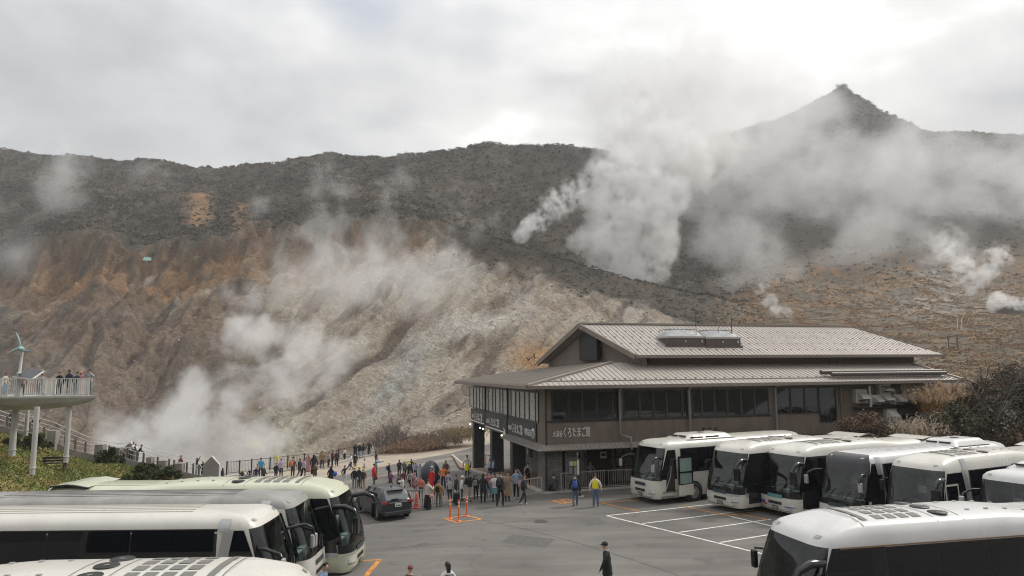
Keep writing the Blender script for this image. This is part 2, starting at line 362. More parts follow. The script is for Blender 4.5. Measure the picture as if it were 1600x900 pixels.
VT = np.stack([XT, YT, ZT], -1).reshape(-1, 3)
ii, jj = np.meshgrid(np.arange(NXc-1), np.arange(NYc-1), indexing='ij'); b0 = (ii*NYc+jj).ravel()
FT = np.stack([b0, b0+NYc, b0+NYc+1, b0+1], 1)
mt = bpy.data.materials.new('mountain_ground'); mt.use_nodes = True; t = NT(mt.node_tree); t.n.clear()
co = t.new('ShaderNodeTexCoord').outputs['Object']; vc = t.new('ShaderNodeVertexColor', layer_name='Col').outputs[0]
na = t.new('ShaderNodeTexNoise', {'Vector': co, 'Scale': 0.9, 'Detail': 9.0, 'Roughness': 0.72}).outputs[0]
nb = t.new('ShaderNodeTexVoronoi', {'Vector': co, 'Scale': 0.55, 'Randomness': 1.0}).outputs[0]
k = t.new('ShaderNodeMapRange', {0: na, 1: 0.32, 2: 0.68, 3: 0.62, 4: 1.38}).outputs[0]
cc = t.vmath('MULTIPLY', vc, t.new('ShaderNodeCombineXYZ', {0: k, 1: k, 2: k}).outputs[0])
bp = t.new('ShaderNodeBump', {'Height': t.math('ADD', na, t.math('MULTIPLY', nb, 0.3)), 'Strength': 0.9, 'Distance': 1.6})
pb = t.new('ShaderNodeBsdfPrincipled', {'Base Color': cc, 'Roughness': 0.95, 'Specular IOR Level': 0.15, 'Normal': bp.outputs[0]})
t.new('ShaderNodeOutputMaterial', {'Surface': pb.outputs[0]})
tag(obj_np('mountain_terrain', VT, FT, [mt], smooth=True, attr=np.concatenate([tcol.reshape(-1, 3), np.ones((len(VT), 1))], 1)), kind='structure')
def hill_at(px, Y):                                  # terrain point below column px at distance Y
    i = int(np.argmin(np.abs(PX-px))); j = int(np.argmin(np.abs(YR-Y))); return np.array([XT[i, j], YT[i, j], ZT[i, j]])
def hill_px(px, py):                                 # first terrain point seen at a photo pixel
    i = int(np.argmin(np.abs(PX-px)))
    d = np.stack([XT[i], YT[i], ZT[i]-CAM_H], 1); zz = d@_fw; yy = 450 - F*(d@_up)/zz
    j = np.where((yy <= py) & (YR > 100))[0]; j = int(j[0]) if len(j) else NYc-1
    return np.array([XT[i, j], YT[i, j], ZT[i, j]])

# ------------------------------------------------------------------ woods and scrub on the ridges, rubble on the scar, straw grass on the right
def leafmat(name, var=0.35):
    m = bpy.data.materials.new(name); m.use_nodes = True; t = NT(m.node_tree); t.n.clear()
    vc = t.new('ShaderNodeVertexColor', layer_name='Col').outputs[0]
    p = t.new('ShaderNodeBsdfPrincipled', {'Base Color': vc, 'Roughness': 0.85, 'Specular IOR Level': 0.2})
    t.new('ShaderNodeOutputMaterial', {'Surface': p.outputs[0]}); return m
LEAF = leafmat('leaf_colour')
def clumps(C, R, n, leaf, base, rng, jit=0.35, squash=0.8, shell=0.45, full=False):
    """n small triangles spread through a flattened ball round each centre; returns verts, tris, colours"""
    K = len(C); d = rng.normal(size=(K, n, 3)); d /= np.linalg.norm(d, axis=2, keepdims=True)
    if not full: d[..., 2] = np.abs(d[..., 2])*1.0 - 0.12
    rad = (shell + (1-shell)*rng.random((K, n, 1))**0.6)
    P = C[:, None, :] + d*rad*R[:, None, None]*np.array([1, 1, squash])
    a = rng.normal(size=(K, n, 3)); a /= np.linalg.norm(a, axis=2, keepdims=True)
    b = np.cross(a, rng.normal(size=(K, n, 3))); b /= np.linalg.norm(b, axis=2, keepdims=True)+1e-9
    s = (leaf*R[:, None, None])*(0.6+0.8*rng.random((K, n, 1)))
    V = np.stack([P+a*s, P-a*s*0.5+b*s*0.8, P-a*s*0.5-b*s*0.8], 2).reshape(-1, 3)
    T = np.arange(len(V)).reshape(-1, 3)
    c = base[:, None, :]*(1 + jit*(rng.random((K, n, 1))*2-1)); c = np.repeat(c.reshape(-1, 3), 3, 0)
    return V, T, np.concatenate([np.clip(c, 0.005, 0.9), np.ones((len(c), 1))], 1)
def sample_hill(mask, N, rng):
    w = mask*np.maximum(np.gradient(XT, axis=0)*np.gradient(YT, axis=1), 0)/np.maximum(YT, 1)**0.9
    w = w.ravel()/w.sum(); idx = rng.choice(w.size, N, p=w)
    off = rng.normal(size=(N, 3))*np.array([.6, .6, 0]); return VT[idx]+off, idx
vis = ((PXg > -40) & (PXg < 1640)).astype(float)
wood_mask = (1-bare)*vis*sstep(318, 330, YT)*(1-rightz)*(YT < 820)*(1-np.clip(ors, 0, 1)*0.95)*(1-0.85*sstep(1150, 1250, PXg)*(YT < 560))
wood_mask = np.maximum(wood_mask, 0.9*(1-bare)*vis*(strip > 4)*(YT > 255)*(YT < 335)*(1-sstep(1120, 1220, PXg)))
rng = np.random.default_rng(3)
Cw, iw = sample_hill(wood_mask, 44000, rng)
Rw = (0.75+0.95*rng.random(len(Cw))**1.5)*(0.95+Cw[:, 1]/1600) * np.where(Cw[:, 1] < 335, 0.55, 1.0)
vtw = vt.ravel()[iw][:, None]; pk = rng.random((len(Cw), 1))
bw = np.where(pk < .38+.9*vtw, np.array([[.098, .078, .056]]), np.where(pk < .58, np.array([[.056, .060, .040]]), np.array([[.076, .071, .062]])))  # wood tones lifted: some airlight is put into the colour
bw = (bw*.6+np.array([[.076, .073, .047]])*.4)*(0.8+0.4*rng.random((len(Cw), 1)))*(1+.9*vtw)
Vw, Tw, cw = clumps(Cw+np.array([0, 0, .4])*Rw[:, None], Rw, 15, 0.36, bw, rng)
tag(obj_np('woods', Vw, Tw, [LEAF], attr=cw), kind='stuff')
Cr, ir = sample_hill(bare*vis*(0.25+sstep(0, .4, rough))*(YT > 165), 9000, rng)
Rr = 0.11 + 0.5*rng.random(len(Cr))**5
rc = tcol.reshape(-1, 3)[ir]*1.15 + rng.random((len(Cr), 1))**3*0.22
oct_ = np.array([[1, 0, 0], [-1, 0, 0], [0, 1, 0], [0, -1, 0], [0, 0, 1], [0, 0, -1.]]); of_ = np.array([[0, 2, 4], [2, 1, 4], [1, 3, 4], [3, 0, 4], [2, 0, 5], [1, 2, 5], [3, 1, 5], [0, 3, 5]])
KR = len(Cr); jr = oct_[None]*(0.6+0.8*rng.random((KR, 6, 1))) + rng.normal(size=(KR, 6, 3))*.22; thr = rng.random(KR)*6.28; cth, sth = np.cos(thr)[:, None], np.sin(thr)[:, None]
jr = np.stack([jr[..., 0]*cth-jr[..., 1]*sth, jr[..., 0]*sth+jr[..., 1]*cth, jr[..., 2]*.75], -1)
Vr = (Cr[:, None, :]+jr*Rr[:, None, None]).reshape(-1, 3); Tr = (np.arange(KR)[:, None, None]*6+of_[None]).reshape(-1, 3); rcv = np.repeat(np.clip(rc, .02, .7), 6, 0)
tag(obj_np('rubble', Vr, Tr, [LEAF], attr=np.concatenate([rcv, np.ones((len(rcv), 1))], 1)), kind='stuff')
Cg, ig = sample_hill(np.clip(rightz*1.0, 0, 1)*vis*(YT > 70)*(YT < 470)*(0.15+sstep(-.1, .3, fbm(XT/9, YT/22, 4, 171))), 24000, rng)
Rg = (0.28+0.42*rng.random(len(Cg)))*(0.8+Cg[:, 1]/420)
pickc = rng.random((len(Cg), 1))
bg = np.where(pickc < .55, np.array([[.30, .20, .115]]), np.where(pickc < .8, np.array([[.24, .185, .125]]), np.array([[.17, .145, .115]])))*(0.7+0.6*rng.random((len(Cg), 1)))
Vg, Tg, cg = clumps(Cg, Rg, 18, 0.26, bg, rng, 0.3, 0.6)
tag(obj_np('dry_grass', Vg, Tg, [LEAF], attr=cg), kind='stuff')

# unseen wooded hillside behind the viewer, added to darken what the windows mirror
rows = []
for r_ in np.concatenate([np.arange(75, 150, 12.0), np.arange(150, 300, 25.0)]):
    row = []
    for a_ in np.linspace(radians(98), radians(262), 70):
        x, y = r_*sin(a_), r_*cos(a_); row.append((x, y, -3+(r_-75)*.52*(0.75+.5*float(fbm(np.array(x/70), np.array(y/70), 3, 7)))+float(fbm(np.array(x/9), np.array(y/9), 3, 9))*5*min(1, (r_-75)/20)))
    rows.append(row)
tag(MB().grid(rows).build('unseen_hill', M('hill_scrub', (.075, .066, .048), .95, var=.6, scale=.12)), kind='structure')

# ------------------------------------------------------------------ steam: real volumes rising from the vents
def steam(name, base, puffs, res, dens, amp, nscale, gain=2.2, warp=0.0, stretch=(1, 1, 1), detail=5.0, col=(0.97, 0.965, 0.955), seed=0, aniso=0.0, rgh=0.66, cut=0.0):
    """puffs: (photo x, photo y, distance, radius in photo px, flatten in depth, weight)"""
    base = np.array(base, float); P = []
    for (x, y, Y, r, *k) in puffs:
        c = atY(x, y, Y); R = r*1.25*Y/F; dk = k[0] if k else 0.6; w = k[1] if len(k) > 1 else 1.0; hx = k[2] if len(k) > 2 else 1.0
        P.append((c-base, (R, R*dk, R*hx), w))
    mn = np.min([c-np.array(r)*1.02 for c, r, w in P], 0)-warp*.35; mxx = np.max([c+np.array(r)*1.02 for c, r, w in P], 0)+warp*.35
    g = bpy.data.node_groups.new(name, 'GeometryNodeTree'); g.interface.new_socket('Geometry', in_out='OUTPUT', socket_type='NodeSocketGeometry'); g.interface.new_socket('Geometry', in_out='INPUT', socket_type='NodeSocketGeometry')
    t = NT(g); pos = t.new('GeometryNodeInputPosition').outputs[0]
    sp = t.vmath('ADD', t.vmath('MULTIPLY', pos, stretch), (seed*13.7, seed*7.1, seed*3.3))
    nz = t.new('ShaderNodeTexNoise', {'Vector': sp, 'Scale': nscale, 'Detail': detail, 'Roughness': rgh})
    if warp:
        nw = t.new('ShaderNodeTexNoise', {'Vector': sp, 'Scale': nscale*0.6, 'Detail': 4.0, 'Roughness': 0.6})
        p2 = t.vmath('ADD', pos, t.vmath('MULTIPLY', t.vmath('SUBTRACT', nw.outputs['Color'], (.5, .5, .5)), (warp, warp, warp)))
    else: p2 = pos
    acc = None
    for c, r, w in P:
        d = t.vmath('LENGTH', t.vmath('DIVIDE', t.vmath('SUBTRACT', p2, tuple(c)), tuple(r)), out=1)
        v = t.math('MULTIPLY', t.math('SUBTRACT', 1.0, d), w)
        acc = v if acc is None else t.math('SMOOTH_MAX', acc, v, 0.15)
    nn = t.math('MULTIPLY', t.math('SUBTRACT', nz.outputs[0], 0.5), amp*4.2)
    val = t.math('MULTIPLY', t.math('MULTIPLY', t.math('SUBTRACT', t.math('ADD', acc, nn), cut), gain, clamp=True), t.math('MULTIPLY', acc, 4.0, clamp=True))
    val = t.math('MULTIPLY', val, val)
    vol = t.new('GeometryNodeVolumeCube', {'Density': val, 'Min': tuple(mn), 'Max': tuple(mxx), 'Resolution X': res[0], 'Resolution Y': res[1], 'Resolution Z': res[2]})
    m = bpy.data.materials.new(name); m.use_nodes = True; tm = NT(m.node_tree); tm.n.clear()
    pv = tm.new('ShaderNodeVolumePrincipled', {'Color': (*col, 1), 'Density': dens, 'Anisotropy': aniso})
    tm.new('ShaderNodeOutputMaterial', {'Volume': pv.outputs[0]})
    sm = t.new('GeometryNodeSetMaterial', {'Geometry': vol.outputs[0], 'Material': m})
    t.new('NodeGroupOutput', {0: sm.outputs[0]})
    me = bpy.data.meshes.new(name); o = link(bpy.data.objects.new(name, me)); o.location = tuple(base); me.materials.append(m)
    md = o.modifiers.new('steam', 'NODES'); md.node_group = g
    tag(o, kind='stuff'); return o
# crater plume at the lower left
steam('steam', hill_px(300, 720), [
  (235, 725, 150, 85, .45, 1.1), (330, 700, 152, 95, .45, 1.2), (400, 650, 156, 80, .5, 1.0), (300, 630, 160, 70, .5, .8), (430, 580, 162, 70, .5, .9),
  (380, 540, 165, 55, .5, .9), (365, 485, 170, 42, .5, .75), (500, 545, 166, 55, .5, .75), (190, 680, 158, 55, .5, .5), (280, 740, 148, 90, .5, 1.0), (380, 720, 150, 75, .5, .9), (540, 535, 168, 40, .5, .8), (470, 590, 164, 55, .5, .9), (370, 465, 172, 40, .5, .8), (350, 590, 160, 60, .5, .8), (370, 510, 168, 50, .5, 1.0), (400, 560, 164, 60, .5, 1.0), (450, 545, 166, 55, .5, .9)],
  (160, 44, 140), 0.10, 1.4, 0.080, gain=1.7, warp=16, detail=7.0, seed=1, cut=.05)
# drifting wisps across the middle of the scar
steam('steam', hill_px(560, 470), [
  (440, 400, 262, 85, .35, .8), (520, 320, 270, 70, .35, .8), (600, 310, 275, 65, .35, .9), (570, 390, 265, 90, .35, .9), (500, 440, 255, 80, .35, .8),
  (630, 440, 250, 75, .35, .9), (710, 420, 255, 70, .35, .8), (530, 285, 285, 50, .35, .7), (660, 470, 245, 50, .35, .7), (730, 330, 300, 60, .35, .7), (430, 340, 280, 60, .35, .6), (400, 430, 262, 60, .35, .6)],
  (140, 44, 110), 0.034, 1.6, 0.045, gain=1.5, warp=24, detail=7.0, seed=2, rgh=.62, stretch=(1, 1, .75), cut=.05)
# the white jet behind the ridge
steam('steam', atY(985, 440, 350), [
  (990, 420, 350, 40, .7, 1.35), (950, 385, 352, 48, .7, 1.3), (955, 335, 356, 44, .7, 1.1), (1010, 345, 356, 50, .7, 1.15), (1030, 300, 362, 50, .7, .9), (930, 300, 360, 36, .7, .8),
  (975, 280, 365, 60, .7, .85), (1060, 250, 380, 75, .7, .65), (985, 225, 385, 70, .6, .42), (1120, 220, 400, 80, .6, .38), (1025, 425, 350, 26, .7, 1.0), (915, 378, 352, 26, .7, 1.2), (960, 410, 350, 34, .7, 1.3), (1020, 385, 352, 40, .7, 1.2), (1010, 160, 395, 80, .6, .30), (1080, 130, 410, 90, .6, .28)],
  (150, 66, 180), 0.12, 1.35, 0.085, gain=2.6, warp=15, detail=8.0, seed=3, rgh=.68, cut=.08)
# cloud drifting over the peak and the right-hand slope
steam('steam', hill_px(1250, 420), [
  (1090, 240, 560, 110, .4, .9), (1190, 280, 560, 120, .4, .9), (1235, 200, 640, 95, .4, .95), (1180, 180, 680, 110, .4, .8), (1290, 250, 600, 80, .4, .8), (1370, 255, 600, 55, .4, .8),
  (1405, 215, 640, 45, .4, .7), (1140, 360, 500, 110, .4, .7), (1270, 340, 520, 100, .4, .7), (1060, 330, 470, 90, .4, .8), (1400, 350, 520, 120, .4, .6), (1530, 330, 560, 130, .4, .6), (1275, 130, 720, 55, .4, .7), (1000, 215, 560, 120, .4, .8), (1090, 150, 620, 120, .4, .8), (1560, 250, 640, 100, .4, .5), (1480, 420, 470, 90, .4, .4), (980, 120, 600, 120, .4, .6), (1450, 300, 560, 130, .5, .75), (1320, 400, 480, 110, .5, .65), (1590, 380, 520, 110, .5, .6), (1180, 420, 440, 90, .5, .6), (1130, 120, 680, 100, .4, .7)],
  (190, 52, 140), 0.019, 1.3, 0.020, gain=1.5, warp=60, detail=7.0, seed=4, rgh=.62, cut=.04)
steam('steam', hill_px(822, 376), [(814, 366, 322, 14, .8, 1.2), (826, 352, 324, 17, .8, 1.2), (846, 345, 328, 20, .8, .7), (870, 320, 336, 30, .8, .5), (900, 300, 340, 30, .8, .4)], (80, 40, 64), 0.2, 1.0, 0.22, gain=2.4, warp=4, seed=5, detail=6.0, cut=.1)
steam('steam', hill_px(1520, 455), [(1518, 452, 360, 12, .8, 1.3), (1530, 434, 362, 17, .8, 1.2), (1546, 424, 364, 15, .8, 1.0), (1505, 415, 366, 22, .8, .6), (1500, 435, 364, 14, .8, .7), (1560, 400, 368, 24, .8, .5), (1480, 390, 370, 26, .8, .45)], (70, 40, 64), 0.19, 1.0, 0.25, gain=2.4, warp=4, seed=6, detail=6.0, cut=.1)
steam('steam', hill_px(1555, 484), [(1551, 478, 290, 12, .8, 1.3), (1560, 468, 291, 14, .8, 1.2), (1578, 471, 292, 12, .8, .8), (1596, 475, 293, 14, .8, .6)], (70, 36, 44), 0.32, 1.0, 0.38, gain=2.4, warp=2.5, seed=7, detail=6.0, cut=.1)
steam('steam', hill_px(1215, 488), [(1212, 484, 300, 10, .8, 1.1), (1203, 470, 304, 14, .8, .7), (1226, 488, 302, 14, .8, .7), (1192, 455, 308, 16, .8, .5)], (60, 34, 50), 0.16, 1.2, 0.25, gain=1.8, warp=4, seed=8, detail=6.0, cut=.05)
steam('steam', hill_px(1450, 420), [(1450, 415, 400, 18, .7, .6), (1460, 385, 406, 26, .7, .7), (1485, 370, 412, 26, .7, .6), (1500, 400, 406, 30, .7, .5)], (60, 34, 60), 0.05, 1.4, 0.16, gain=1.8, warp=7, seed=9, detail=6.0)
steam('steam', hill_px(40, 420), [(15, 440, 250, 80, .4, .6), (-40, 400, 260, 100, .4, .8), (90, 270, 400, 90, .4, .5), (20, 580, 220, 70, .4, .5), (230, 285, 420, 50, .4, .5)], (80, 40, 80), 0.022, 1.4, 0.035, gain=1.5, warp=20, seed=10)
# thin mist drifting in front of the right-hand mountain and low cloud touching the peak
steam('mist', hill_px(1350, 380), [
  (1120, 270, 600, 190, .35, .9), (1300, 330, 570, 190, .35, .9), (1480, 330, 580, 190, .35, .8), (1600, 300, 600, 170, .35, .8), (1240, 170, 690, 110, .3, 1.0), (1040, 190, 600, 150, .35, .9), (1130, 150, 650, 130, .35, .9), (1400, 300, 600, 120, .35, .8), (1250, 120, 720, 70, .4, .9), (1210, 150, 700, 80, .4, .9)],
  (130, 40, 90), 0.0095, .7, 0.012, gain=2.0, warp=45, detail=5.0, seed=14)
# air between here and the far ridge
hz = MB().box(-1100, 1100, -315, 868, -60, 372).build('haze', [])
mh = bpy.data.materials.new('haze'); mh.use_nodes = True; t = NT(mh.node_tree); t.n.clear()
t.new('ShaderNodeOutputMaterial', {'Volume': t.new('ShaderNodeVolumePrincipled', {'Color': (0.96, 0.96, 0.96, 1), 'Density': 0.00022}).outputs[0]})
hz.data.materials.append(mh); tag(hz, kind='stuff')
# ------------------------------------------------------------------ paved ground
ASPH = bpy.data.materials.new('asphalt'); ASPH.use_nodes = True; t = NT(ASPH.node_tree); t.n.clear()
co = t.new('ShaderNodeTexCoord').outputs['Object']
na = t.new('ShaderNodeTexNoise', {'Vector': co, 'Scale': 0.22, 'Detail': 6.0, 'Roughness': 0.6, 'Distortion': 0.6}).outputs[0]
nb = t.new('ShaderNodeTexNoise', {'Vector': co, 'Scale': 24.0, 'Detail': 3.0}).outputs[0]
ns = t.new('ShaderNodeTexNoise', {'Vector': t.vmath('MULTIPLY', co, (0.35, 1.6, 1)), 'Scale': 0.5, 'Detail': 5.0}).outputs[0]
base = t.ramp(na, [(0.3, (.118, .110, .099)), (0.5, (.138, .129, .117)), (0.72, (.165, .154, .139))])
f1 = t.new('ShaderNodeMapRange', {0: nb, 1: 0.3, 2: 0.7, 3: 0.78, 4: 1.22}).outputs[0]; f2 = t.new('ShaderNodeMapRange', {0: ns, 1: 0.35, 2: 0.65, 3: 0.9, 4: 1.1}).outputs[0]
ff = t.math('MULTIPLY', f1, f2)
st1 = t.new('ShaderNodeTexNoise', {'Vector': t.vmath('ADD', co, (31.0, 7.0, 0)), 'Scale': 0.9, 'Detail': 5.0, 'Roughness': 0.55}).outputs[0]
ff = t.math('MULTIPLY', ff, t.new('ShaderNodeMapRange', {0: st1, 1: 0.60, 2: 0.72, 3: 1.0, 4: 0.72}).outputs[0])
st2 = t.new('ShaderNodeTexNoise', {'Vector': t.vmath('MULTIPLY', t.vmath('ADD', co, (5.0, 17.0, 0)), (0.16, 1.1, 1)), 'Scale': 1.0, 'Detail': 6.0, 'Roughness': 0.65}).outputs[0]
ff = t.math('MULTIPLY', ff, t.new('ShaderNodeMapRange', {0: st2, 1: 0.35, 2: 0.65, 3: 1.14, 4: 0.86}).outputs[0])
vo = t.new('ShaderNodeTexVoronoi', {'Vector': t.vmath('ADD', co, t.vmath('MULTIPLY', t.new('ShaderNodeTexNoise', {'Vector': co, 'Scale': 0.5, 'Detail': 4.0}).outputs['Color'], (1.5, 1.5, 0))), 'Scale': 0.085}, feature='DISTANCE_TO_EDGE').outputs[0]
crk = t.new('ShaderNodeMapRange', {0: vo, 1: 0.0, 2: 0.002, 3: 0.72, 4: 1.0}).outputs[0]
ff = t.math('MULTIPLY', ff, crk)
cc = t.vmath('MULTIPLY', base, t.new('ShaderNodeCombineXYZ', {0: ff, 1: ff, 2: ff}).outputs[0])
p = t.new('ShaderNodeBsdfPrincipled', {'Base Color': cc, 'Roughness': 0.85, 'Specular IOR Level': 0.35})
bmp = t.new('ShaderNodeBump', {'Height': nb, 'Strength': 0.25, 'Distance': 0.01}); t.l.new(bmp.outputs[0], p.inputs['Normal'])
t.new('ShaderNodeOutputMaterial', {'Surface': p.outputs[0]})
def path_pts(pxs, dz=0.0): return [onground(x, y, dz) for x, y in pxs]
# far edge of the pavement: from the walkway on the left, along the fence and kerb, behind the hall
EDGE = path_pts([(300, 752), (350, 747), (430, 738), (500, 730), (575, 713), (650, 697), (735, 680.5), (790, 668)])
ex = np.array([p[0] for p in EDGE]); ey = np.array([p[1] for p in EDGE])
def edgeY(x):
    return np.where(x < ex[0], ey[0]-0.2*(ex[0]-x)*0, np.interp(x, ex, ey))
xs = np.concatenate([np.arange(-60, -24, 4.0), np.arange(-24, 6, 1.0), np.arange(6, 61, 3.0)])
yk_ = np.concatenate([np.arange(-25, 15, 5.0), np.arange(15, 40, 2.5), np.arange(40, 100, 1.0)]); rows = []
for x in xs:
    yf = float(edgeY(np.array(x))) if x < 8 else 66.0
    rows.append([(x, min(y, yf+.001*i), float(gz(x, min(y, yf)))) for i, y in enumerate(yk_)])
lot = MB().grid(rows, flip=True).build('parking_lot', ASPH); tag(lot, kind='structure')
def sheet(name, poly, mat, h, kind='structure', seg=1.5):
    """polygon strip [left points],[right points] draped on the pavement at height h"""
    A, Bp = poly; n = max(2, int(max(np.linalg.norm(np.array(A[0])-A[-1]), 1)/seg)); R = []
    def samp(L, u):
        L = [np.array(p[:2], float) for p in L]; d = [0]
        for i in range(len(L)-1): d.append(d[-1]+np.linalg.norm(L[i+1]-L[i]))
        return np.array([np.interp(u*d[-1], d, [p[k] for p in L]) for k in (0, 1)])
    m = 2 if name == 'road_marking' else 6
    for i in range(n+1):
        a = samp(A, i/n); b = samp(Bp, i/n); R.append([(*(a+(b-a)*j/m), float(gz(*(a+(b-a)*j/m)))+h) for j in range(m+1)])
    o = MB().grid(R, flip=False).build(name, mat)
    nrm = o.data.polygons[0].normal
    if nrm.z < 0: o.data.flip_normals()
    return tag(o, kind=kind)
PAVE = M('beige_paving', (.36, .30, .235), 0.85, var=0.22, scale=0.7, bump=0.15, bscale=30)
B1 = path_pts([(350, 747.5), (430, 738.6), (500, 730.6), (575, 713.6), (650, 697.6), (735, 681.2), (788, 669)])
B2 = path_pts([(350, 768), (430, 760), (520, 744), (620, 724), (700, 709), (735, 700.5), (788, 688)])
sheet('path', (B1, B2), PAVE, 0.004)
PAV2 = M('worn_beige_band', (.24, .205, .17), 0.9, var=0.3, scale=0.9)
sheet('path', (path_pts([(440, 774), (560, 748), (660, 724), (712, 713)]), path_pts([(440, 779), (560, 752), (660, 729), (716, 716)])), PAV2, 0.004)
sheet('path', (path_pts([(560, 766), (640, 768), (700, 775)]), path_pts([(560, 774), (640, 777), (700, 784)])), PAV2, 0.004)
KERB = M('kerb_concrete', (.44, .41, .36), 0.9, var=0.25, scale=2.0)
def kerb(pts, w=0.22, h=0.14, name='kerb'):
    m = MB()
    for a, b in zip(pts[:-1], pts[1:]):
        a = Vector(a); b = Vector(b); m.bar(a+Vector((0, 0, h/2-0.05)), b+Vector((0, 0, h/2-0.05)), w, h+0.1)
    return tag(m.build(name, KERB), kind='structure')
kerb(path_pts([(350, 746.5), (430, 737.6), (500, 729.6), (575, 712.8), (650, 696.8), (735, 680.2), (788, 668)]), 0.3, 0.16)
WHITE = M('white_road_paint', (.66, .645, .61), 0.7, var=0.5, scale=5); ORANGE = M('orange_road_paint', (.60, .25, .05), 0.7, var=0.55, scale=5); 
def stripe(a, b, mat, w=0.13, h=0.006):
    a = onground(*a); b = onground(*b); d = np.array([b[0]-a[0], b[1]-a[1]]); d /= np.linalg.norm(d); n = np.array([-d[1], d[0]])*w/2
    sheet('road_marking', ([a[:2]+n, b[:2]+n], [a[:2]-n, b[:2]-n]), mat, h, seg=2.5)
stripe((948.3, 806.2), (1240, 877.5), WHITE); stripe((948.3, 806.0), (1113, 788), WHITE, h=0.009)
stripe((1004, 818.2), (1179, 796.5), WHITE, h=0.009); stripe((1061, 832.2), (1204, 811.5), WHITE, h=0.009); stripe((1125, 848), (1215, 833.5), WHITE, h=0.009)
stripe((1068, 791.8), (1143, 807.4), ORANGE, h=0.013); stripe((1140, 806.9), (1230, 828), WHITE, h=0.012)
stripe((940, 786.2), (1008, 780), ORANGE); stripe((940, 786.2), (1000, 799.3), ORANGE, h=0.010)
stripe((1136, 806), (1204, 797.3), ORANGE, h=0.016); stripe((1158, 804.6), (1200, 812.5), ORANGE, h=0.016)
stripe((566, 876.4), (594, 874.5), ORANGE, 0.14); stripe((593.5, 874.6), (570, 902), ORANGE, 0.2, h=0.010)
TAR = M('tar_seam', (.050, .048, .045), .8, var=.3, scale=4); PATCH = M('asphalt_patch', (.105, .10, .092), .85, var=.2, scale=6)
for a, b in (((752, 812.5), (830, 829)), ((830, 829), (905, 849)), ((905, 849), (980, 872)), ((980, 872), (1060, 899))): stripe(a, b, TAR, .035, .004)
stripe((640, 832), (980, 800), TAR, .03, .005); stripe((600, 858), (760, 845), TAR, .03, .005)
def patch(pts, mat=PATCH, h=.004):
    P_ = [onground(*p_) for p_ in pts]; sheet('road_patch', ([P_[0], P_[1]], [P_[3], P_[2]]), mat, h)
patch([(800, 835), (868, 842), (852, 856), (782, 848)]); patch([(905, 812), (935, 809), (950, 818), (918, 822)])
mh_ = onground(845, 815); tag(MB().lathe([(0, .006), (.33, .006), (.35, .003)], tuple(mh_), 24).build('manhole_cover', M('cast_iron', (.06, .058, .055), .6, var=.4, scale=12)), 'round iron manhole cover set in the asphalt', 'manhole')
# yellow box under the delineators and the painted square by the hall
def boxmark(c, w=0.12):
    for a, b, h in ((0, 1, .006), (1, 2, .009), (2, 3, .006), (3, 0, .009)): stripe(c[a], c[b], ORANGE, w, h)
boxmark([(694.5, 810.5), (726, 805.5), (752, 811.2), (712.5, 816.6)], 0.15)
boxmark([(862.5, 783), (886, 779.8), (899, 783.4), (880, 787)], 0.16)
stripe((871, 783.4), (890, 783), ORANGE, 0.14, 0.006); stripe((878, 781.4), (884, 785.8), ORANGE, 0.14, 0.012)
# ------------------------------------------------------------------ grass bank on the left with its retaining kerb line
WALK = [(-80, 648, 55), (0, 676, 55), (48.6, 688, 55.5), (110, 713, 56.5), (151, 723, 57.5), (184, 717+6, 58), (210, 731, 58.5), (250, 742, 59), (285, 748, 59.5), (318, 754, 60)]
WP = [atY(*w) for w in WALK]
rows = []
for i, wp in enumerate(WP):
    r = []
    fx, fy = wp[0]*0.60 + (-1.5), 31.0; fz = float(gz(fx, fy)) - 0.15
    for j in range(15):
        u = j/14; x = fx+(wp[0]-fx)*u; y = fy+(wp[1]-fy)*u
        z = fz+(wp[2]-fz)*(u**0.45) + 0.35*float(pn(x/5, y/5, 3))*sin(pi*u)
        r.append((x, y, z))
    rows.append(r)
GRASS_SOIL = M('grass_soil', (.21, .20, .07), 0.95, var=0.35, scale=0.9)
R2 = []
for a, b in zip(rows[:-1], rows[1:]):
    for k in range(4): R2.append([tuple(np.array(p)*(1-k/4)+np.array(q_)*k/4) for p, q_ in zip(a, b)])
R2.append(rows[-1])
bank = MB().grid(R2, flip=True).build('grass_bank', GRASS_SOIL); tag(bank, kind='structure')
BK = np.array(R2)                                   # (n,15,3)
def bank_pt(u, v):
    a = u*(BK.shape[0]-1); b = v*14; i = min(int(a), BK.shape[0]-2); j = min(int(b), 13); fa = a-i; fb = b-j
    return BK[i, j]*(1-fa)*(1-fb)+BK[i+1, j]*fa*(1-fb)+BK[i, j+1]*(1-fa)*fb+BK[i+1, j+1]*fa*fb
def bank_at_px(x, y):
    best = None
    for u in np.linspace(0, 1, 60):
        for v in np.linspace(0, 1, 40):
            p = bank_pt(u, v); d = p-CAM; z = d@_fw; e = (800+F*(d@_rt)/z-x)**2 + (450-F*(d@_up)/z-y)**2
            if best is None or e < best[0]: best = (e, p)
    return best[1]
rg = np.random.default_rng(21); GP = []; GC = []
N = 30000; uu = rg.random(N); vv = rg.random(N)**0.8
for u, v in zip(uu, vv):
    GP.append(bank_pt(u, v))
GP = np.array(GP); tone = fbm(GP[:, 0]/3.2, GP[:, 1]/3.2, 3, 5)
ga = np.array([.165, .185, .055])*np.ones((N, 1)); gb = np.array([.29, .235, .095]); m_ = sstep(-0.15, 0.3, tone)[:, None]
ga = ga*(1-m_)+gb*m_; ga = ga*(0.65+0.7*rg.random((N, 1)))
h = (0.07+0.13*rg.random(N))[:, None]; th = rg.random(N)*2*pi; dx = np.stack([np.cos(th), np.sin(th), th*0], 1)
lean = rg.normal(size=(N, 3))*np.array([.12, .12, 0])
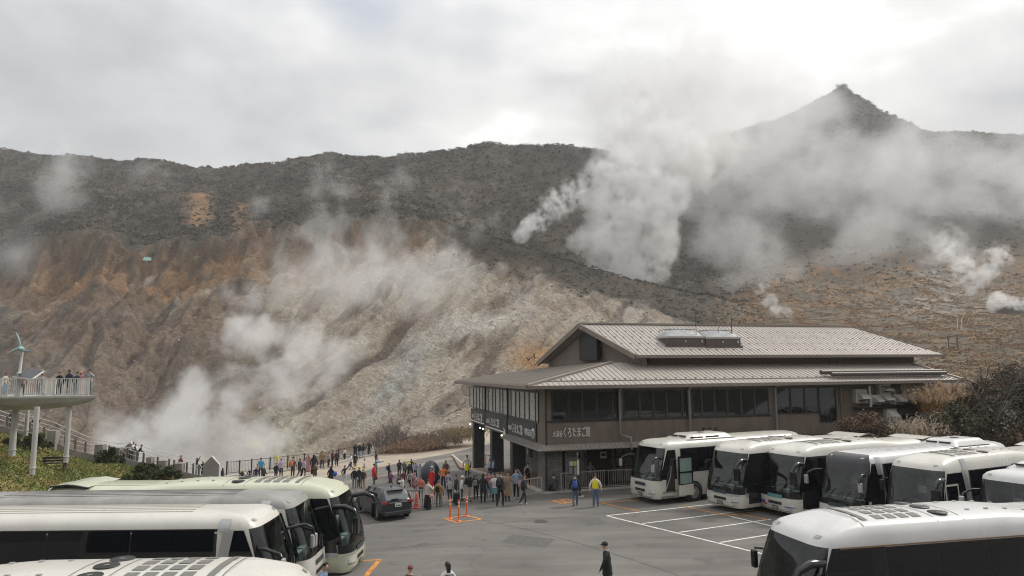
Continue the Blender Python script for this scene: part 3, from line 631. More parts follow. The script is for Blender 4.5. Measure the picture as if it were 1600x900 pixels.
V = np.stack([GP-dx*0.05, GP+dx*0.05, GP+lean+np.array([0, 0, 1])*h, GP+dx*0.12-lean+np.array([0, 0, .75])*h, GP+dx*0.16, GP+dx*0.06], 1).reshape(-1, 3)
cgc = np.repeat(ga, 6, 0)
tag(obj_np('grass', V, np.arange(len(V)).reshape(-1, 3), [LEAF], attr=np.concatenate([cgc, np.ones((len(cgc), 1))], 1)), kind='stuff')
# ------------------------------------------------------------------ the two-storey hall
A_ = radians(74.6)
BC = np.array(onground(853.5, 770)); BC[2] = 0.0
EU = np.array([sin(A_), cos(A_), 0]); EV = np.array([-cos(A_), sin(A_), 0]); EZ = np.array([0, 0, 1.0])
hall = empty('visitor_hall', tuple(BC), pi/2 - A_)    # local x runs along the front, local y into the depth
tag(hall, 'brown two-storey hall with tan ribbed metal roofs behind the parked coaches', 'building')
def bl_solve(px, py, u=None, v=None, z=None):
    d = ray(px, py); colsm = [d]; rhs = BC-CAM; names = []
    for n_, e, val in (('u', EU, u), ('v', EV, v), ('z', EZ, z)):
        if val is None: colsm.append(-e); names.append(n_)
        else: rhs = rhs + val*e
    s = np.linalg.solve(np.array(colsm).T, rhs); return dict(zip(names, s[1:]))
def fu(px, py=640, v=0): return float(bl_solve(px, py, v=v)['u'])
def fv(px, py=620, u=0): return float(bl_solve(px, py, u=u)['v'])
TILE = bpy.data.materials.new('brown_tile_wall'); TILE.use_nodes = True; t = NT(TILE.node_tree); t.n.clear()
co = t.new('ShaderNodeTexCoord').outputs['Object']
sx = t.new('ShaderNodeSeparateXYZ', {'Vector': co})
cv = t.new('ShaderNodeCombineXYZ', {0: t.math('ADD', sx.outputs[0], sx.outputs[1]), 1: sx.outputs[2], 2: 0.0}).outputs[0]
br = t.new('ShaderNodeTexBrick', {'Vector': cv, 'Color1': (.18, .142, .115, 1), 'Color2': (.162, .126, .101, 1), 'Mortar': (.105, .082, .068, 1), 'Scale': 1.0, 'Mortar Size': 0.006, 'Brick Width': 0.9, 'Row Height': 0.45})
nz = t.new('ShaderNodeTexNoise', {'Vector': t.vmath('MULTIPLY', co, (1.4, 1.4, 0.25)), 'Scale': 1.6, 'Detail': 6.0, 'Roughness': 0.6}).outputs[0]
kk = t.new('ShaderNodeMapRange', {0: nz, 1: 0.3, 2: 0.7, 3: 0.8, 4: 1.12}).outputs[0]
p = t.new('ShaderNodeBsdfPrincipled', {'Base Color': t.vmath('MULTIPLY', br.outputs[0], t.new('ShaderNodeCombineXYZ', {0: kk, 1: kk, 2: kk}).outputs[0]), 'Roughness': 0.7})
t.new('ShaderNodeOutputMaterial', {'Surface': p.outputs[0]})
def brickmat(name, c1, c2, mo, w, h, ms=0.01, rough=0.85, xy=False):
    m = bpy.data.materials.new(name); m.use_nodes = True; t = NT(m.node_tree); t.n.clear()
    co = t.new('ShaderNodeTexCoord').outputs['Object']; s_ = t.new('ShaderNodeSeparateXYZ', {'Vector': co})
    cv = co if xy else t.new('ShaderNodeCombineXYZ', {0: t.math('ADD', s_.outputs[0], s_.outputs[1]), 1: s_.outputs[2], 2: 0.0}).outputs[0]
    b = t.new('ShaderNodeTexBrick', {'Vector': cv, 'Color1': (*c1, 1), 'Color2': (*c2, 1), 'Mortar': (*mo, 1), 'Scale': 1.0, 'Mortar Size': ms, 'Brick Width': w, 'Row Height': h})
    n = t.new('ShaderNodeTexNoise', {'Vector': co, 'Scale': 2.0, 'Detail': 5.0}).outputs[0]; k = t.new('ShaderNodeMapRange', {0: n, 1: 0.3, 2: 0.7, 3: 0.75, 4: 1.2}).outputs[0]
    t.new('ShaderNodeOutputMaterial', {'Surface': t.new('ShaderNodeBsdfPrincipled', {'Base Color': t.vmath('MULTIPLY', b.outputs[0], t.new('ShaderNodeCombineXYZ', {0: k, 1: k, 2: k}).outputs[0]), 'Roughness': rough}).outputs[0]})
    return m
STONE = brickmat('grey_stone_cladding', (.16, .155, .145), (.11, .107, .10), (.06, .06, .058), .3, .1)
ROOF = M('tan_metal_roof', (.37, .335, .295), 0.45, metal=0.1, var=0.16, scale=0.8, spec=0.5, streak=False)
SEAM = M('roof_seam', (.21, .175, .15), 0.5); FASC = M('fascia_brown', (.20, .165, .14), 0.55, var=0.15)
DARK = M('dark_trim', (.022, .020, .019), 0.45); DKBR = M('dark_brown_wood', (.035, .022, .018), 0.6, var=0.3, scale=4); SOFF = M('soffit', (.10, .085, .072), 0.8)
PIPE = M('grey_pipe', (.30, .30, .29), 0.45, var=0.15); PLAST = M('pale_plaster', (.23, .195, .17), 0.85, var=0.15, scale=1.5)
BGLASS = principled('window_glass_dark', (.010, .012, .013), 0.03, spec=0.5); 
PGLASS = principled('window_blind_glass', (.36, .36, .34), 0.25, var=0.12, scale=1.2, spec=0.6)
FRAME = M('window_frame_dark', (.030, .032, .034), 0.4); SIGNB = M('charcoal_sign', (.045, .047, .05), 0.55, var=0.15, scale=2); LETW = M('white_lettering', (.74, .73, .70), 0.6)
L = 20.5; Wd = fu(1453, 640)
def blk(name, x0, x1, y0, y1, z0, z1, mat, par=None, **k): return MB().box(x0, x1, y0, y1, z0, z1).build(name, mat, par or hall, **k)
# upper storey shell (hollow behind the glass is not seen), ground floor set back behind posts
blk('upper_wall', 0, Wd, 0, L, 2.75, 6.42, TILE)
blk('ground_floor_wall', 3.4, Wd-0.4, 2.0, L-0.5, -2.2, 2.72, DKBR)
blk('clerestory_wall', 8.2, Wd+1.2, 2.2, 11.0, 6.5, 8.25, M('clerestory_dark', (.11, .085, .072), 0.8))
# ---- lower hip roof
ev_z = 6.33
def eave_u(px, py): return float(bl_solve(px, py, v=-1.25)['u'])
u0 = eave_u(823, 598.5); u1 = eave_u(1504, 579); vb = 21.7; zt = 7.72
EL = [(u0, -1.25, ev_z), (u1, -1.25, ev_z), (u1, vb, ev_z), (u0, vb, ev_z)]
TP = [(5.6, 2.6, zt), (Wd+0.6, 2.6, zt), (Wd+0.6, 13.0, zt), (3.4, 13.0, ev_z+(zt-ev_z)*(3.4-u0)/(5.6-u0))]
def ribbed(name, a, b, c, d, n, par, mat=ROOF, sm=SEAM, rows=(), rw=0.035, rh=0.035, thick=0.12):
    """roof plane a,b (eave) c,d (top, c above b); n seams running up the slope, snow-guard rows across"""
    a, b, c, d = map(Vector, (a, b, c, d)); nr = (b-a).cross(d-a).normalized()
    if nr.z < 0: nr = -nr
    m = MB(); m.prism([a-nr*thick, b-nr*thick, c-nr*thick, d-nr*thick], nr*thick, 0)
    ab = (b-a); E = ab.normalized(); up = nr.cross(E).normalized()
    if up.z < 0: up = -up
    hgt = max((d-a).dot(up), (c-b).dot(up)); Lw = ab.length
    poly = [((q_-a).dot(E), (q_-a).dot(up)) for q_ in (a, b, c, d)]
    def span(x):
        ys = []
        for i in range(4):
            p0, p1 = poly[i], poly[(i+1) % 4]
            if (p0[0]-x)*(p1[0]-x) <= 0 and abs(p0[0]-p1[0]) > 1e-6: ys.append(p0[1]+(p1[1]-p0[1])*(x-p0[0])/(p1[0]-p0[0]))
        return (min(ys), max(ys)) if len(ys) >= 2 else None
    lo = min(p_[0] for p_ in poly); hi = max(p_[0] for p_ in poly)
    for i in range(1, n):
        x = lo+(hi-lo)*i/n; s_ = span(x)
        if not s_ or s_[1]-s_[0] < 0.15: continue
        p0 = a+E*x+up*(s_[0]+0.01); p1 = a+E*x+up*(s_[1]-0.02)
        m.bar(p0+nr*(rh/2), p1+nr*(rh/2), rw, rh, 0)
        m.bar(p0+E*(rw*0.9)+nr*0.004, p1+E*(rw*0.9)+nr*0.004, rw*0.8, 0.012, 1)
        for rr in (rows if i % 2 else ()):
            y = rr
            if s_[0]+0.05 < y < s_[1]-0.05:
                pc = a+E*x+up*y+nr*(rh+0.02); m.bar(pc-up*0.03, pc+up*0.03, 0.09, 0.06, 1)
    return m.build(name, [mat, sm], par)
lr = ribbed('lower_roof', EL[0], EL[1], TP[1], TP[0], 92, hall, rows=(0.95,))
ribbed('roof_hip_side', EL[3], EL[0], TP[0], TP[3], 50, lr, rows=(), rh=.11, rw=.05); ribbed('roof_hip_side', EL[1], EL[2], TP[2], TP[1], 46, lr)  # left hip ribs made taller so their sides darken this slope
ribbed('roof_hip_side', EL[2], EL[3], TP[3], TP[2], 60, lr)
m = MB()
for a, b in ((0, 1), (1, 2), (2, 3), (3, 0)): m.bar(Vector(EL[a])+Vector((0, 0, -.09)), Vector(EL[b])+Vector((0, 0, -.09)), 0.14, 0.2)
m.build('eave_fascia', FASC, lr)
m = MB()
for a in (0, 1): m.bar(Vector(EL[a])+Vector((0, 0, .04)), Vector(TP[a])+Vector((0, 0, .05)), 0.26, 0.12)
q0 = Vector(EL[0]); q1 = Vector(EL[1]); m.bar(q0.lerp(Vector(TP[0]), .17)+Vector((0, 0, .02)), q1.lerp(Vector(TP[1]), .17)+Vector((0, 0, .02)), .08, .07)
m.build('ridge_cap', M('ridge_metal', (.30, .255, .22), 0.4, metal=0.3), lr)
m = MB(); m.prism([(u0+.1, -1.15, ev_z-.2), (u1-.1, -1.15, ev_z-.2), (u1-.1, vb-.1, ev_z-.2), (u0+.1, vb-.1, ev_z-.2)], (0, 0, .04)); m.build('soffit', SOFF, lr)
# ---- upper gabled roof
def PU(px, py, v): s_ = bl_solve(px, py, v=v); return (float(s_['u']), v, float(s_['z']))
RL = PU(905, 506.5, 6.8); RR = PU(1330, 511, 6.8); FL = PU(993, 554.8, 1.35); FR = PU(1477, 553.6, 1.35); BL = PU(840, 566, 12.3)
BR = (FR[0]-4.4, 12.3, BL[2])
ur = ribbed('upper_roof', FL, FR, RR, RL, 82, hall, rows=(0.85, 2.0, 3.2, 4.4))
ribbed('roof_back_slope', BR, BL, RL, RR, 60, ur, thick=0.14)
m = MB()
for a, b in ((RL, FL), (RL, BL), (RR, FR), (RR, BR)): m.bar(Vector(a)+Vector((0, 0, -.12)), Vector(b)+Vector((0, 0, -.12)), 0.2, 0.34)
m.bar(Vector(FL)+Vector((0, 0, -.1)), Vector(FR)+Vector((0, 0, -.1)), .12, .2); m.build('barge_board', FASC, ur)
m = MB(); m.bar(Vector(RL)+Vector((0, 0, .05)), Vector(RR)+Vector((0, 0, .05)), .3, .12); m.build('ridge_cap', _MC['ridge_metal'], ur)
# gable wall under the left verge, with its tall dark louvre
gu = 0.75
gw = [(FL[0]+gu, FL[1]+.5, 7.4), (FL[0]+gu, FL[1]+.5, FL[2]-.05), (RL[0]+gu, RL[1], RL[2]-.32), (BL[0]+gu, BL[1]-.5, BL[2]-.1), (BL[0]+gu, BL[1]-.5, 7.2)]
MB().prism(gw, (0.3, 0, 0)).build('gable_wall', PLAST, hall)
gc = Vector(RL)+Vector((gu+.02, 0, 0))
lou = MB(); lou.prism([(gc.x+.25, gc.y-1.35, 7.95), (gc.x+.25, gc.y-1.35, gc.z-1.05), (gc.x-.02, gc.y-.2, gc.z-.5), (gc.x-.2, gc.y+.95, gc.z-.95), (gc.x-.2, gc.y+.95, 7.95)], (-.26, 0, 0))
lou.build('gable_louvre', M('louvre_black', (.012, .013, .016), 0.5), hall)
# roof-light boxes with pale domes
def ro_pt(px, py):                                   # point of the front upper slope under a photo pixel
    a, b, d = Vector(FL), Vector(FR), Vector(RL); n = (b-a).cross(d-a); dd = ray(px, py)
    dl = Vector((float(dd@EU), float(dd@EV), float(dd[2]))); cl = CAM-BC; c0 = Vector((float(cl@EU), float(cl@EV), float(cl[2])))
    tt = (a-c0).dot(n)/dl.dot(n); return c0+dl*tt
for (xa, xb, yb) in ((1043, 1103, 541.5), (1103.5, 1158.5, 542.5)):
    pa = ro_pt(xa, yb); pb_ = ro_pt(xb, yb); w = (pb_-pa).length; dp = 2.1; z0 = pa.z
    bx = MB(); bx.box(pa.x, pa.x+w-.06, pa.y, pa.y+dp, z0-.1, z0+.62); bx.box(pa.x-.12, pa.x+w+.06, pa.y-.12, pa.y+dp, z0-.12, z0+.10)
    bx.box(pa.x-.05, pa.x+w-.01, pa.y-.05, pa.y+dp+.05, z0+.60, z0+.72, 1)
    o = bx.build('roof_light', [M('roof_box_brown', (.105, .085, .072), 0.5, var=0.2), M('pale_rim', (.42, .41, .39), 0.4)], hall)
    P = []
    for i in range(9):
        a_ = i/8; P.append([(pa.x+.04+(w-.14)*j/12, pa.y+.02+(dp-.04)*a_, z0+.72+.52*(sin(pi*a_)**.45)*(sin(pi*min(max(j/12, .0), 1))**.35)) for j in range(13)])
    d_ = MB().grid(P); 
    for j in range(1, 8): d_.box(pa.x+.04+(w-.14)*j/8-.02, pa.x+.04+(w-.14)*j/8+.02, pa.y+.3, pa.y+dp-.3, z0+1.2, z0+1.265)
    d_.build('dome', M('milky_dome', (.37, .375, .375), 0.6, var=.2), o)
    k = MB(); k.box(pa.x+w*.45, pa.x+w*.45+.1, pa.y-.06, pa.y, z0+.3, z0+.45); k.box(pa.x+w*.88, pa.x+w*.88+.12, pa.y-.06, pa.y, z0+.28, z0+.48); k.build('switch_box', _MC['pale_rim'], o)
for (px, pyb, pyt, r, mt_) in ((1088.5, 538, 487, .025, M('antenna_brown', (.07, .055, .05), .5)), (1124, 538, 498, .03, PIPE), (1144.5, 538, 487, .035, DARK)):
    pb_ = ro_pt(px, pyb+2); tp = bl_solve(px, pyt, v=pb_.y)
    a_ = MB().cyl((pb_.x, pb_.y, pb_.z-.1), (pb_.x, pb_.y, float(tp['z'])), r, r*.6, 8)
    if r == .03: a_.ball((pb_.x, pb_.y, float(tp['z'])), (.09, .09, .1))
    a_.box(pb_.x-.1, pb_.x+.1, pb_.y-.1, pb_.y+.1, pb_.z-.1, pb_.z+.15); a_.build('antenna', mt_, hall)
# long duct lying on the lower roof at the right
d0 = bl_solve(1283, 587, v=-0.35); d1 = bl_solve(1470, 583, v=-0.35)
MB().tube([(float(d0['u']), -.35, 6.95), (float(d1['u']), -.35, 6.95)], .16, 10).tube([(float(d0['u'])+.5, -.75, 6.82), (float(d1['u']), -.75, 6.82)], .14, 10).build('roof_pipe', M('pipe_brown', (.085, .07, .06), .5), hall)
# ---- front windows: groups of panes, each its own window
def window(x0, x1, z0, z1, y=-0.0, glass=BGLASS, axis='x'):
    f = MB(); t_ = .06
    def bx(a0, a1, c0, c1, d0, d1, mb, mi=0):
        if axis == 'x': mb.box(a0, a1, y+d0, y+d1, c0, c1, mi)
        else: mb.box(y+d0, y+d1, a0, a1, c0, c1, mi)
    s_ = 1
    for a0, a1, c0, c1 in ((x0, x0+t_, z0, z1), (x1-t_, x1, z0, z1), (x0+t_, x1-t_, z0, z0+t_), (x0+t_, x1-t_, z1-t_, z1)): bx(a0, a1, c0, c1, -.07, -.003, f)
    o = f.build('window', FRAME, hall); g_ = MB(); bx(x0+t_, x1-t_, z0+t_, z1-t_, -.03, -.006, g_); g_.build('pane', glass, o)
G1 = [861.7, 887.5, 909, 931.7, 956.7]; G2 = [973.5, 999, 1020.5, 1041, 1065]; G3 = [1081, 1096, 1116, 1136, 1157.5, 1178.5, 1201]; G4 = [1212.5, 1235, 1257, 1279]
SZ0, SZ1 = 4.22, 5.95
for G in (G1, G2, G3, G4):
    us = [fu(x, 635) for x in G]
    for a, b in zip(us[:-1], us[1:]): window(a+.006, b-.006, SZ0, SZ1)
window(fu(1280), fu(1306.5), 3.62, 5.95)
for a, b in ((957.5, 966), (1066, 1074)): window(fu(a), fu(b), SZ0, SZ1)
blk('lintel_band', 0.1, Wd-.3, -.09, -.004, 5.97, 6.14, M('lintel_grey', (.085, .075, .068), .6, var=.2))
blk('sill_band', 0.05, fu(1204), -.05, -.004, 4.10, 4.20, DARK)
blk('base_trim', 0.0, Wd, -.03, -.003, 2.70, 2.80, DARK)
# downpipes
for px, zb in ((966.3, 2.75), (1075, 0.2), (1210, 0.2)):
    x = fu(px, 640); y = -.2
    pts = [(x, y-.5, 6.2), (x, y, 5.95), (x, y, zb+.55)] + ([(x, y, zb+.5), (x+.55, y-.35, zb+.35), (x+.55, y-.35, zb-.4)] if px < 1000 else [(x, y, zb)])
    MB().tube(pts, .07, 10).build('downpipe', PIPE, hall)
MB().tube([(0.02, -.06, 6.2), (0.02, -.06, 0.1)], .05, 8).build('downpipe', DARK, hall)
MB().tube([(fu(1307, 640)+.35, -.1, 5.9), (fu(1307, 640)+.35, -.1, 2.2)], .05, 8).build('downpipe', FASC, hall)
m = MB()
for px in (1100, 1109.5, 1119): x = fu(px, 673); m.cyl((x, .02, 3.42), (x, -.16, 3.40), .10, .12, 10); m.cyl((x, -.1, 3.38), (x, -.18, 3.26), .11, .13, 10)
m.build('wall_vent', M('vent_brown', (.10, .08, .07), .5), hall)
# ventilation hoods on the right end of the front
HOOD = M('hood_metal', (.56, .54, .50), 0.5, var=0.2, scale=3)
def hood(px0, px1, py0, py1, n, big=False):
    x0, x1 = fu(px0, 620), fu(px1, 620); z1 = float(bl_solve(px0, py0, v=0)['z']); z0 = float(bl_solve(px0, py1, v=0)['z'])
    o = MB().box(x0, x1, -.32, -.004, z0, z1).box(x0+.05, x1-.05, -.34, -.32, z0+.05, z1-.05).build('vent_box', HOOD, hall)
    hh = (z1-z0)/n
    for k in range(n):
        b = z0+k*hh+hh*.18; w = (x1-x0)
        pr = MB().prism([(x0+w*.15, -.34, b), (x0+w*.15, -.34, b+hh*.62), (x0+w*.15, -.80, b+hh*.28), (x0+w*.15, -.80, b+hh*.14)], (w*.72, 0, 0)); pr.build('hood', HOOD, o)
        MB().box(x0+w*.2, x0+w*.82, -.7, -.36, b-.012, b-.002).build('hood_mouth', DARK, o)
for h_ in ((1332, 1349.5, 608, 630, 1), (1356, 1370, 617, 632, 1), (1369.5, 1387, 600, 630, 2), (1391, 1405.5, 616, 632, 1), (1408, 1425.5, 600, 629, 2), (1427.5, 1443.5, 600, 628, 2), (1447, 1461, 600, 626, 2), (1378, 1394, 638, 660, 1)): hood(*h_)
blk('duct_rail', fu(1331), Wd+1, -.5, -.05, 4.45, 4.55, DARK); blk('duct_rail', fu(1390), Wd+1, -.3, -.05, 3.8, 3.9, DARK)
MB().tube([(fu(1352.5, 620), -.4, 6.0), (fu(1352.5, 620), -.4, 4.5)], .09, 8).build('flue', HOOD, hall)
blk('service_wall', fu(1322), Wd+1.3, .05, 3, -1, 6.4, M('service_wall_brown', (.075, .062, .054), .8, var=.3))
# ---- awning along the front and left
AWM = M('awning_metal', (.30, .265, .235), .5, var=.2)
aw = ribbed('awning_roof', (-.62, -.62, 2.52), (fu(1010, 690), -.62, 2.52), (fu(1010, 690), -.005, 2.80), (-.05, -.005, 2.80), 26, hall, mat=AWM, thick=0.05, rw=.04)
ribbed('awning_side', (-.62, 8.6, 2.50), (-.62, -.62, 2.52), (-.05, -.005, 2.80), (-.05, 8.6, 2.78), 22, aw, mat=AWM, thick=0.05, rw=.04)
# ---- left face: pale blinds behind glass, signs, posts
lv = [fv(x, 625) for x in (842, 837.3, 827.6, 820.6, 812.6, 806.5, 799.3, 794.6, 786.4, 781.8, 774.8, 770.6, 763.6, 759.6, 755, 750, 745, 740.5, 734.7)]
for a, b in zip(lv[:-1], lv[1:]): window(a+.004, b-.004, 4.02, 5.88, glass=PGLASS, axis='y')
for vv_ in (fv(794.5, 625)-.05, fv(759.5, 625)-.05): MB().tube([(-.1, vv_, 6.2), (-.1, vv_, 2.6)], .06, 8).build('downpipe', DARK, hall)
MB().box(-.08, -.004, 1.5, L, 5.90, 6.25).build('lintel_band', M('lintel_brown', (.075, .058, .048), .6), hall)
v3 = (1.62, fv(794, 670)); v2 = (v3[1]+.12, fv(760, 660)); v1 = (v2[1]+.12, L+.8)
def jtext(par, txt, size, x0, v_hi, zc, axis, width=None, mat=LETW, z0=None, name='lettering', plane=-.12):
    """lettering on the left face (reads towards smaller v) or on the front"""
    me, c_ = text_mesh(txt, size, .012); w = c_[:, 0].max()-c_[:, 0].min(); sc_ = (width/w) if width else 1.0
    x = (c_[:, 0]-c_[:, 0].min())*sc_; z = (c_[:, 1]-(c_[:, 1].max()+c_[:, 1].min())/2)
    if axis == 'y': P = np.stack([np.full(len(x), plane)-c_[:, 2], v_hi-x, z+zc+0*x], 1)
    else: P = np.stack([x0+x, np.full(len(x), plane)-c_[:, 2], z+zc], 1)
    me.vertices.foreach_set('co', P.astype(np.float32).ravel()); me.materials.clear(); me.materials.append(mat); me.update()
    o = link(bpy.data.objects.new(name, me), par); return o
def signboard(va, vb_, za, zb, dx0, txt, w, sz, extra=None, arrow=None):
    o = MB().prism([(-.1, va, za), (-.1, vb_, za), (-.1, vb_, zb), (-.1, va, zb)], (.09, 0, 0)).build('sign_board', SIGNB, hall)
    jtext(o, '大涌谷', sz*.5, 0, vb_-.5, (za+zb)/2-.02, 'y', w*.2)
    jtext(o, 'くろたまご館', sz, 0, vb_-.5-w*.25, (za+zb)/2+.02, 'y', w*.75)
    if extra: extra(o)
    if arrow:
        m = MB(); z_ = za+.16
        m.box(-.125, -.105, va+.25, vb_-arrow, z_-.04, z_+.04)
        if arrow == .05 or True:
            if va < v3[1]+1: m.bar((-.115, va+.22, z_), (-.115, va+.75, z_+.28), .02, .08); m.bar((-.115, va+.22, z_), (-.115, va+.75, z_-.12), .02, .08)
        m.build('arrow', LETW, o)
    return o
def logo(o):
    m = MB(); v_ = v3[0]+.55; zc = 3.28
    m.lathe([(0, -.125), (.34, -.125), (.34, -.105), (0, -.105)], (0, v_, zc), 20, 0, 'X'); m.build('round_emblem', LETW, o)
    for k, (a, b) in enumerate(((-.16, -.1), (-.03, .03), (.1, .16))): MB().box(-.135, -.127, v_+a, v_+b, zc-.18, zc+.18).build('emblem_mark', SIGNB, o)
    jtext(o, '1階売店', .5, 0, v3[0]+2.4, 3.28, 'y', 1.4, name='lettering')
signboard(v3[0], v3[1], 2.62, 3.93, 0, '', 3.6, .72, logo)
signboard(v2[0], v2[1], 2.62, 3.93, 0, '', 4.2, .72, None, .1)
signboard(v1[0], v1[1], 2.75, 3.93, 0, '', 4.2, .72, None, .1)
fs = MB()
o = jtext(hall, '大涌谷', .42, fu(863.5, 678), 0, 3.42, 'x', fu(878.5, 678)-fu(863.5, 678), plane=-.03)
jtext(hall, 'くろたまご館', .68, fu(880.5, 678), 0, 3.50, 'x', fu(922, 678)-fu(880.5, 678), plane=-.03)
# posts and floor under the left side
for va, wv in ((fv(740, 700), .7), (fv(768, 705), .7), (fv(800, 715), .7)):
    blk('post', 0.05, 1.0, va, va+wv, -2.2, 2.74, SIGNB)
MB().box(-.06, 1.05, 0.02, 1.45, -.3, 2.5).build('stone_pier', STONE, hall)
blk('stone_pier', 1.25, 2.0, .05, .9, -.3, 2.6, STONE)
# shop front behind the posts
sh = blk('shop_wall', 3.2, 3.38, 1.9, L-1, -2.2, 2.7, M('shop_wall_grey', (.17, .165, .155), .8, var=.2))
for k, va in enumerate((2.6, 4.3, 6.2, 8.6, 10.6, 13.2, 15.6)):
    p_ = MB().box(3.13, 3.198, va, va+1.25, .35 if k % 3 else -.9, 1.95).build('shop_window', BGLASS, hall)
    if k % 2 == 0: MB().box(3.10, 3.128, va+.15, va+.95, .8, 1.7).box(3.085, 3.099, va+.3, va+.8, 1.0, 1.5, 1).build('poster', [M('poster_white', (.5, .5, .48), .6), M('poster_dark', (.12, .13, .14), .6)], p_)
# dark entrance on the front with sliding door and a small notice
for k, (a, b) in enumerate(((955, 961), (962, 974), (975, 989))):
    xa, xb = fu(a, 740, 1.9), fu(b, 740, 1.9); d_ = MB().box(xa, xb, 1.86, 1.98, .1, 2.3).build('entrance_door', M('door_red_brown', (.05, .03, .024), .5), hall)
    MB().box(xa+.06, xb-.06, 1.845, 1.858, .15, 1.0).box(xa+.06, xb-.06, 1.845, 1.858, 1.12, 1.62).box(xa+.06, xb-.06, 1.845, 1.858, 1.72, 2.2).build('door_pane', M('door_pane_tan', (.13, .115, .098), .35), d_)
xa = fu(938, 713, 1.0); MB().box(xa, xa+.42, 1.0, 1.04, 1.72, 2.12).box(xa+.05, xa+.37, .985, .999, 1.86, 2.02, 1).build('notice', [M('notice_white', (.45, .43, .40), .6), DARK], hall)
# bulbs under the left signs (lit lamps)
LIT = principled('lit_bulb', (.9, .85, .7), .4, emit=(1, .86, .6, 6.0))
for va in (L+.2, v1[0]-.1, v1[0]+1.0, v2[0]-.3, v2[0]+.7, v3[1]-1.6, v3[1]-2.8):
    MB().ball((-.28, va, 2.55), .055, 8).build('bulb', LIT, hall)
# brick-paved terrace in front of the left side
T = [onground(*p_)[:2] for p_ in ((706, 712), (757, 741), (846, 771))]; TZ = 0.14
Rr_ = [(BC-EU*1.0+EV*21.5)[:2], (BC+EU*3.2+EV*14)[:2], (BC+EU*3.2+EV*6)[:2], (BC+EU*2.2+EV*.6)[:2]]
def lsample(Lp, u):
    Lp = [np.array(p_, float) for p_ in Lp]; d = [0]
    for i in range(len(Lp)-1): d.append(d[-1]+np.linalg.norm(Lp[i+1]-Lp[i]))
    return np.array([np.interp(u*d[-1], d, [p_[k] for p_ in Lp]) for k in (0, 1)])
rows = []; edge = []
for i in range(31):
    a = lsample(T, i/30); b = lsample(Rr_, i/30); rows.append([(*(a+(b-a)*j/8), float(gz(*(a+(b-a)*j/8)))+TZ) for j in range(9)]); edge.append((a[0], a[1], float(gz(*a))))
tm_ = MB().grid(rows, 0, False); sk_ = [[r[0] for r in rows], [(r[0][0], r[0][1], r[0][2]-.5) for r in rows]]; tm_.grid(sk_, 1, False)
if tm_.f and True:
    o = tm_.build('terrace_paving', [brickmat('terrace_brick', (.27, .175, .135), (.20, .135, .105), (.14, .11, .09), .4, .2, .012, xy=True), KERB])
    if o.data.polygons[0].normal.z < 0: o.data.flip_normals()
    tag(o, kind='structure')
kerb([(x, y, z+.03) for x, y, z in edge], .2, .12)
# ------------------------------------------------------------------ coaches
def paint(name, col): return M(name, col, 0.28, var=0.10, scale=1.3, spec=0.5, coat=0.25)
CREAM = paint('cream_paint', (.58, .56, .50)); WHITEP = paint('white_paint', (.58, .575, .56)); CELADON = paint('pale_green_paint', (.54, .55, .42)); GREYR = M('weathered_grey_roof', (.27, .26, .245), 0.6, var=.3, scale=1.2)
SILV = M('silver_paint', (.47, .47, .47), 0.3, metal=0.5, var=.08); BLKP = M('gloss_black_trim', (.008, .009, .011), 0.12, spec=0.6); BLKM = M('matt_black', (.014, .014, .015), 0.5)
SGLASS = principled('coach_side_glass', (.006, .007, .009), 0.04, spec=0.5, var=0.0); WGLASS = glassmat('windscreen_glass', (.66, .76, .74), 0.025)
TYRE = M('tyre_rubber', (.02, .02, .02), 0.8); RIM = M('wheel_metal', (.42, .42, .41), 0.35, metal=0.6); LENS = M('headlight_lens', (.55, .56, .55), 0.1, var=.3, scale=9); PLATE = M('number_plate_green', (.05, .10, .085), 0.5)
INTER = M('interior_grey', (.065, .075, .075), 0.9, var=.4, scale=3); SEATM = M('seat_fabric', (.085, .085, .105), 0.9); PAPER = M('paper_pale', (.45, .55, .53), 0.7); CLOTHW = M('white_cloth', (.55, .55, .53), 0.9)
CLR = M('clear_marker_lens', (.30, .29, .27), 0.2); GRILLE = M('vent_grey', (.16, .155, .14), 0.7); PLATEY = M('roof_panel_cream', (.58, .55, .47), 0.45); BRASS = M('bronze_strip', (.22, .14, .075), .4); MIRR = principled('mirror_face', (.25, .27, .28), .05, metal=.9)
HALF = [(1.19, .30), (1.25, .44), (1.25, .70), (1.25, .97), (1.25, 1.25), (1.245, 1.5), (1.24, 1.75), (1.225, 2.15), (1.205, 2.55), (1.18, 2.86), (1.165, 2.95), (1.12, 3.08), (1.02, 3.20), (.86, 3.275), (.6, 3.325), (.3, 3.347), (0.0, 3.355)]
HZ = np.array([h_[1] for h_ in HALF]); HY = np.array([h_[0] for h_ in HALF])
RK = (np.array([.30, .50, 1.1, 1.5, 2.2, 2.9, 3.08, 3.22, 3.30, 3.335, 3.355]), np.array([.08, 0, .03, .10, .34, .64, .78, 1.02, 1.35, 1.8, 2.5]))
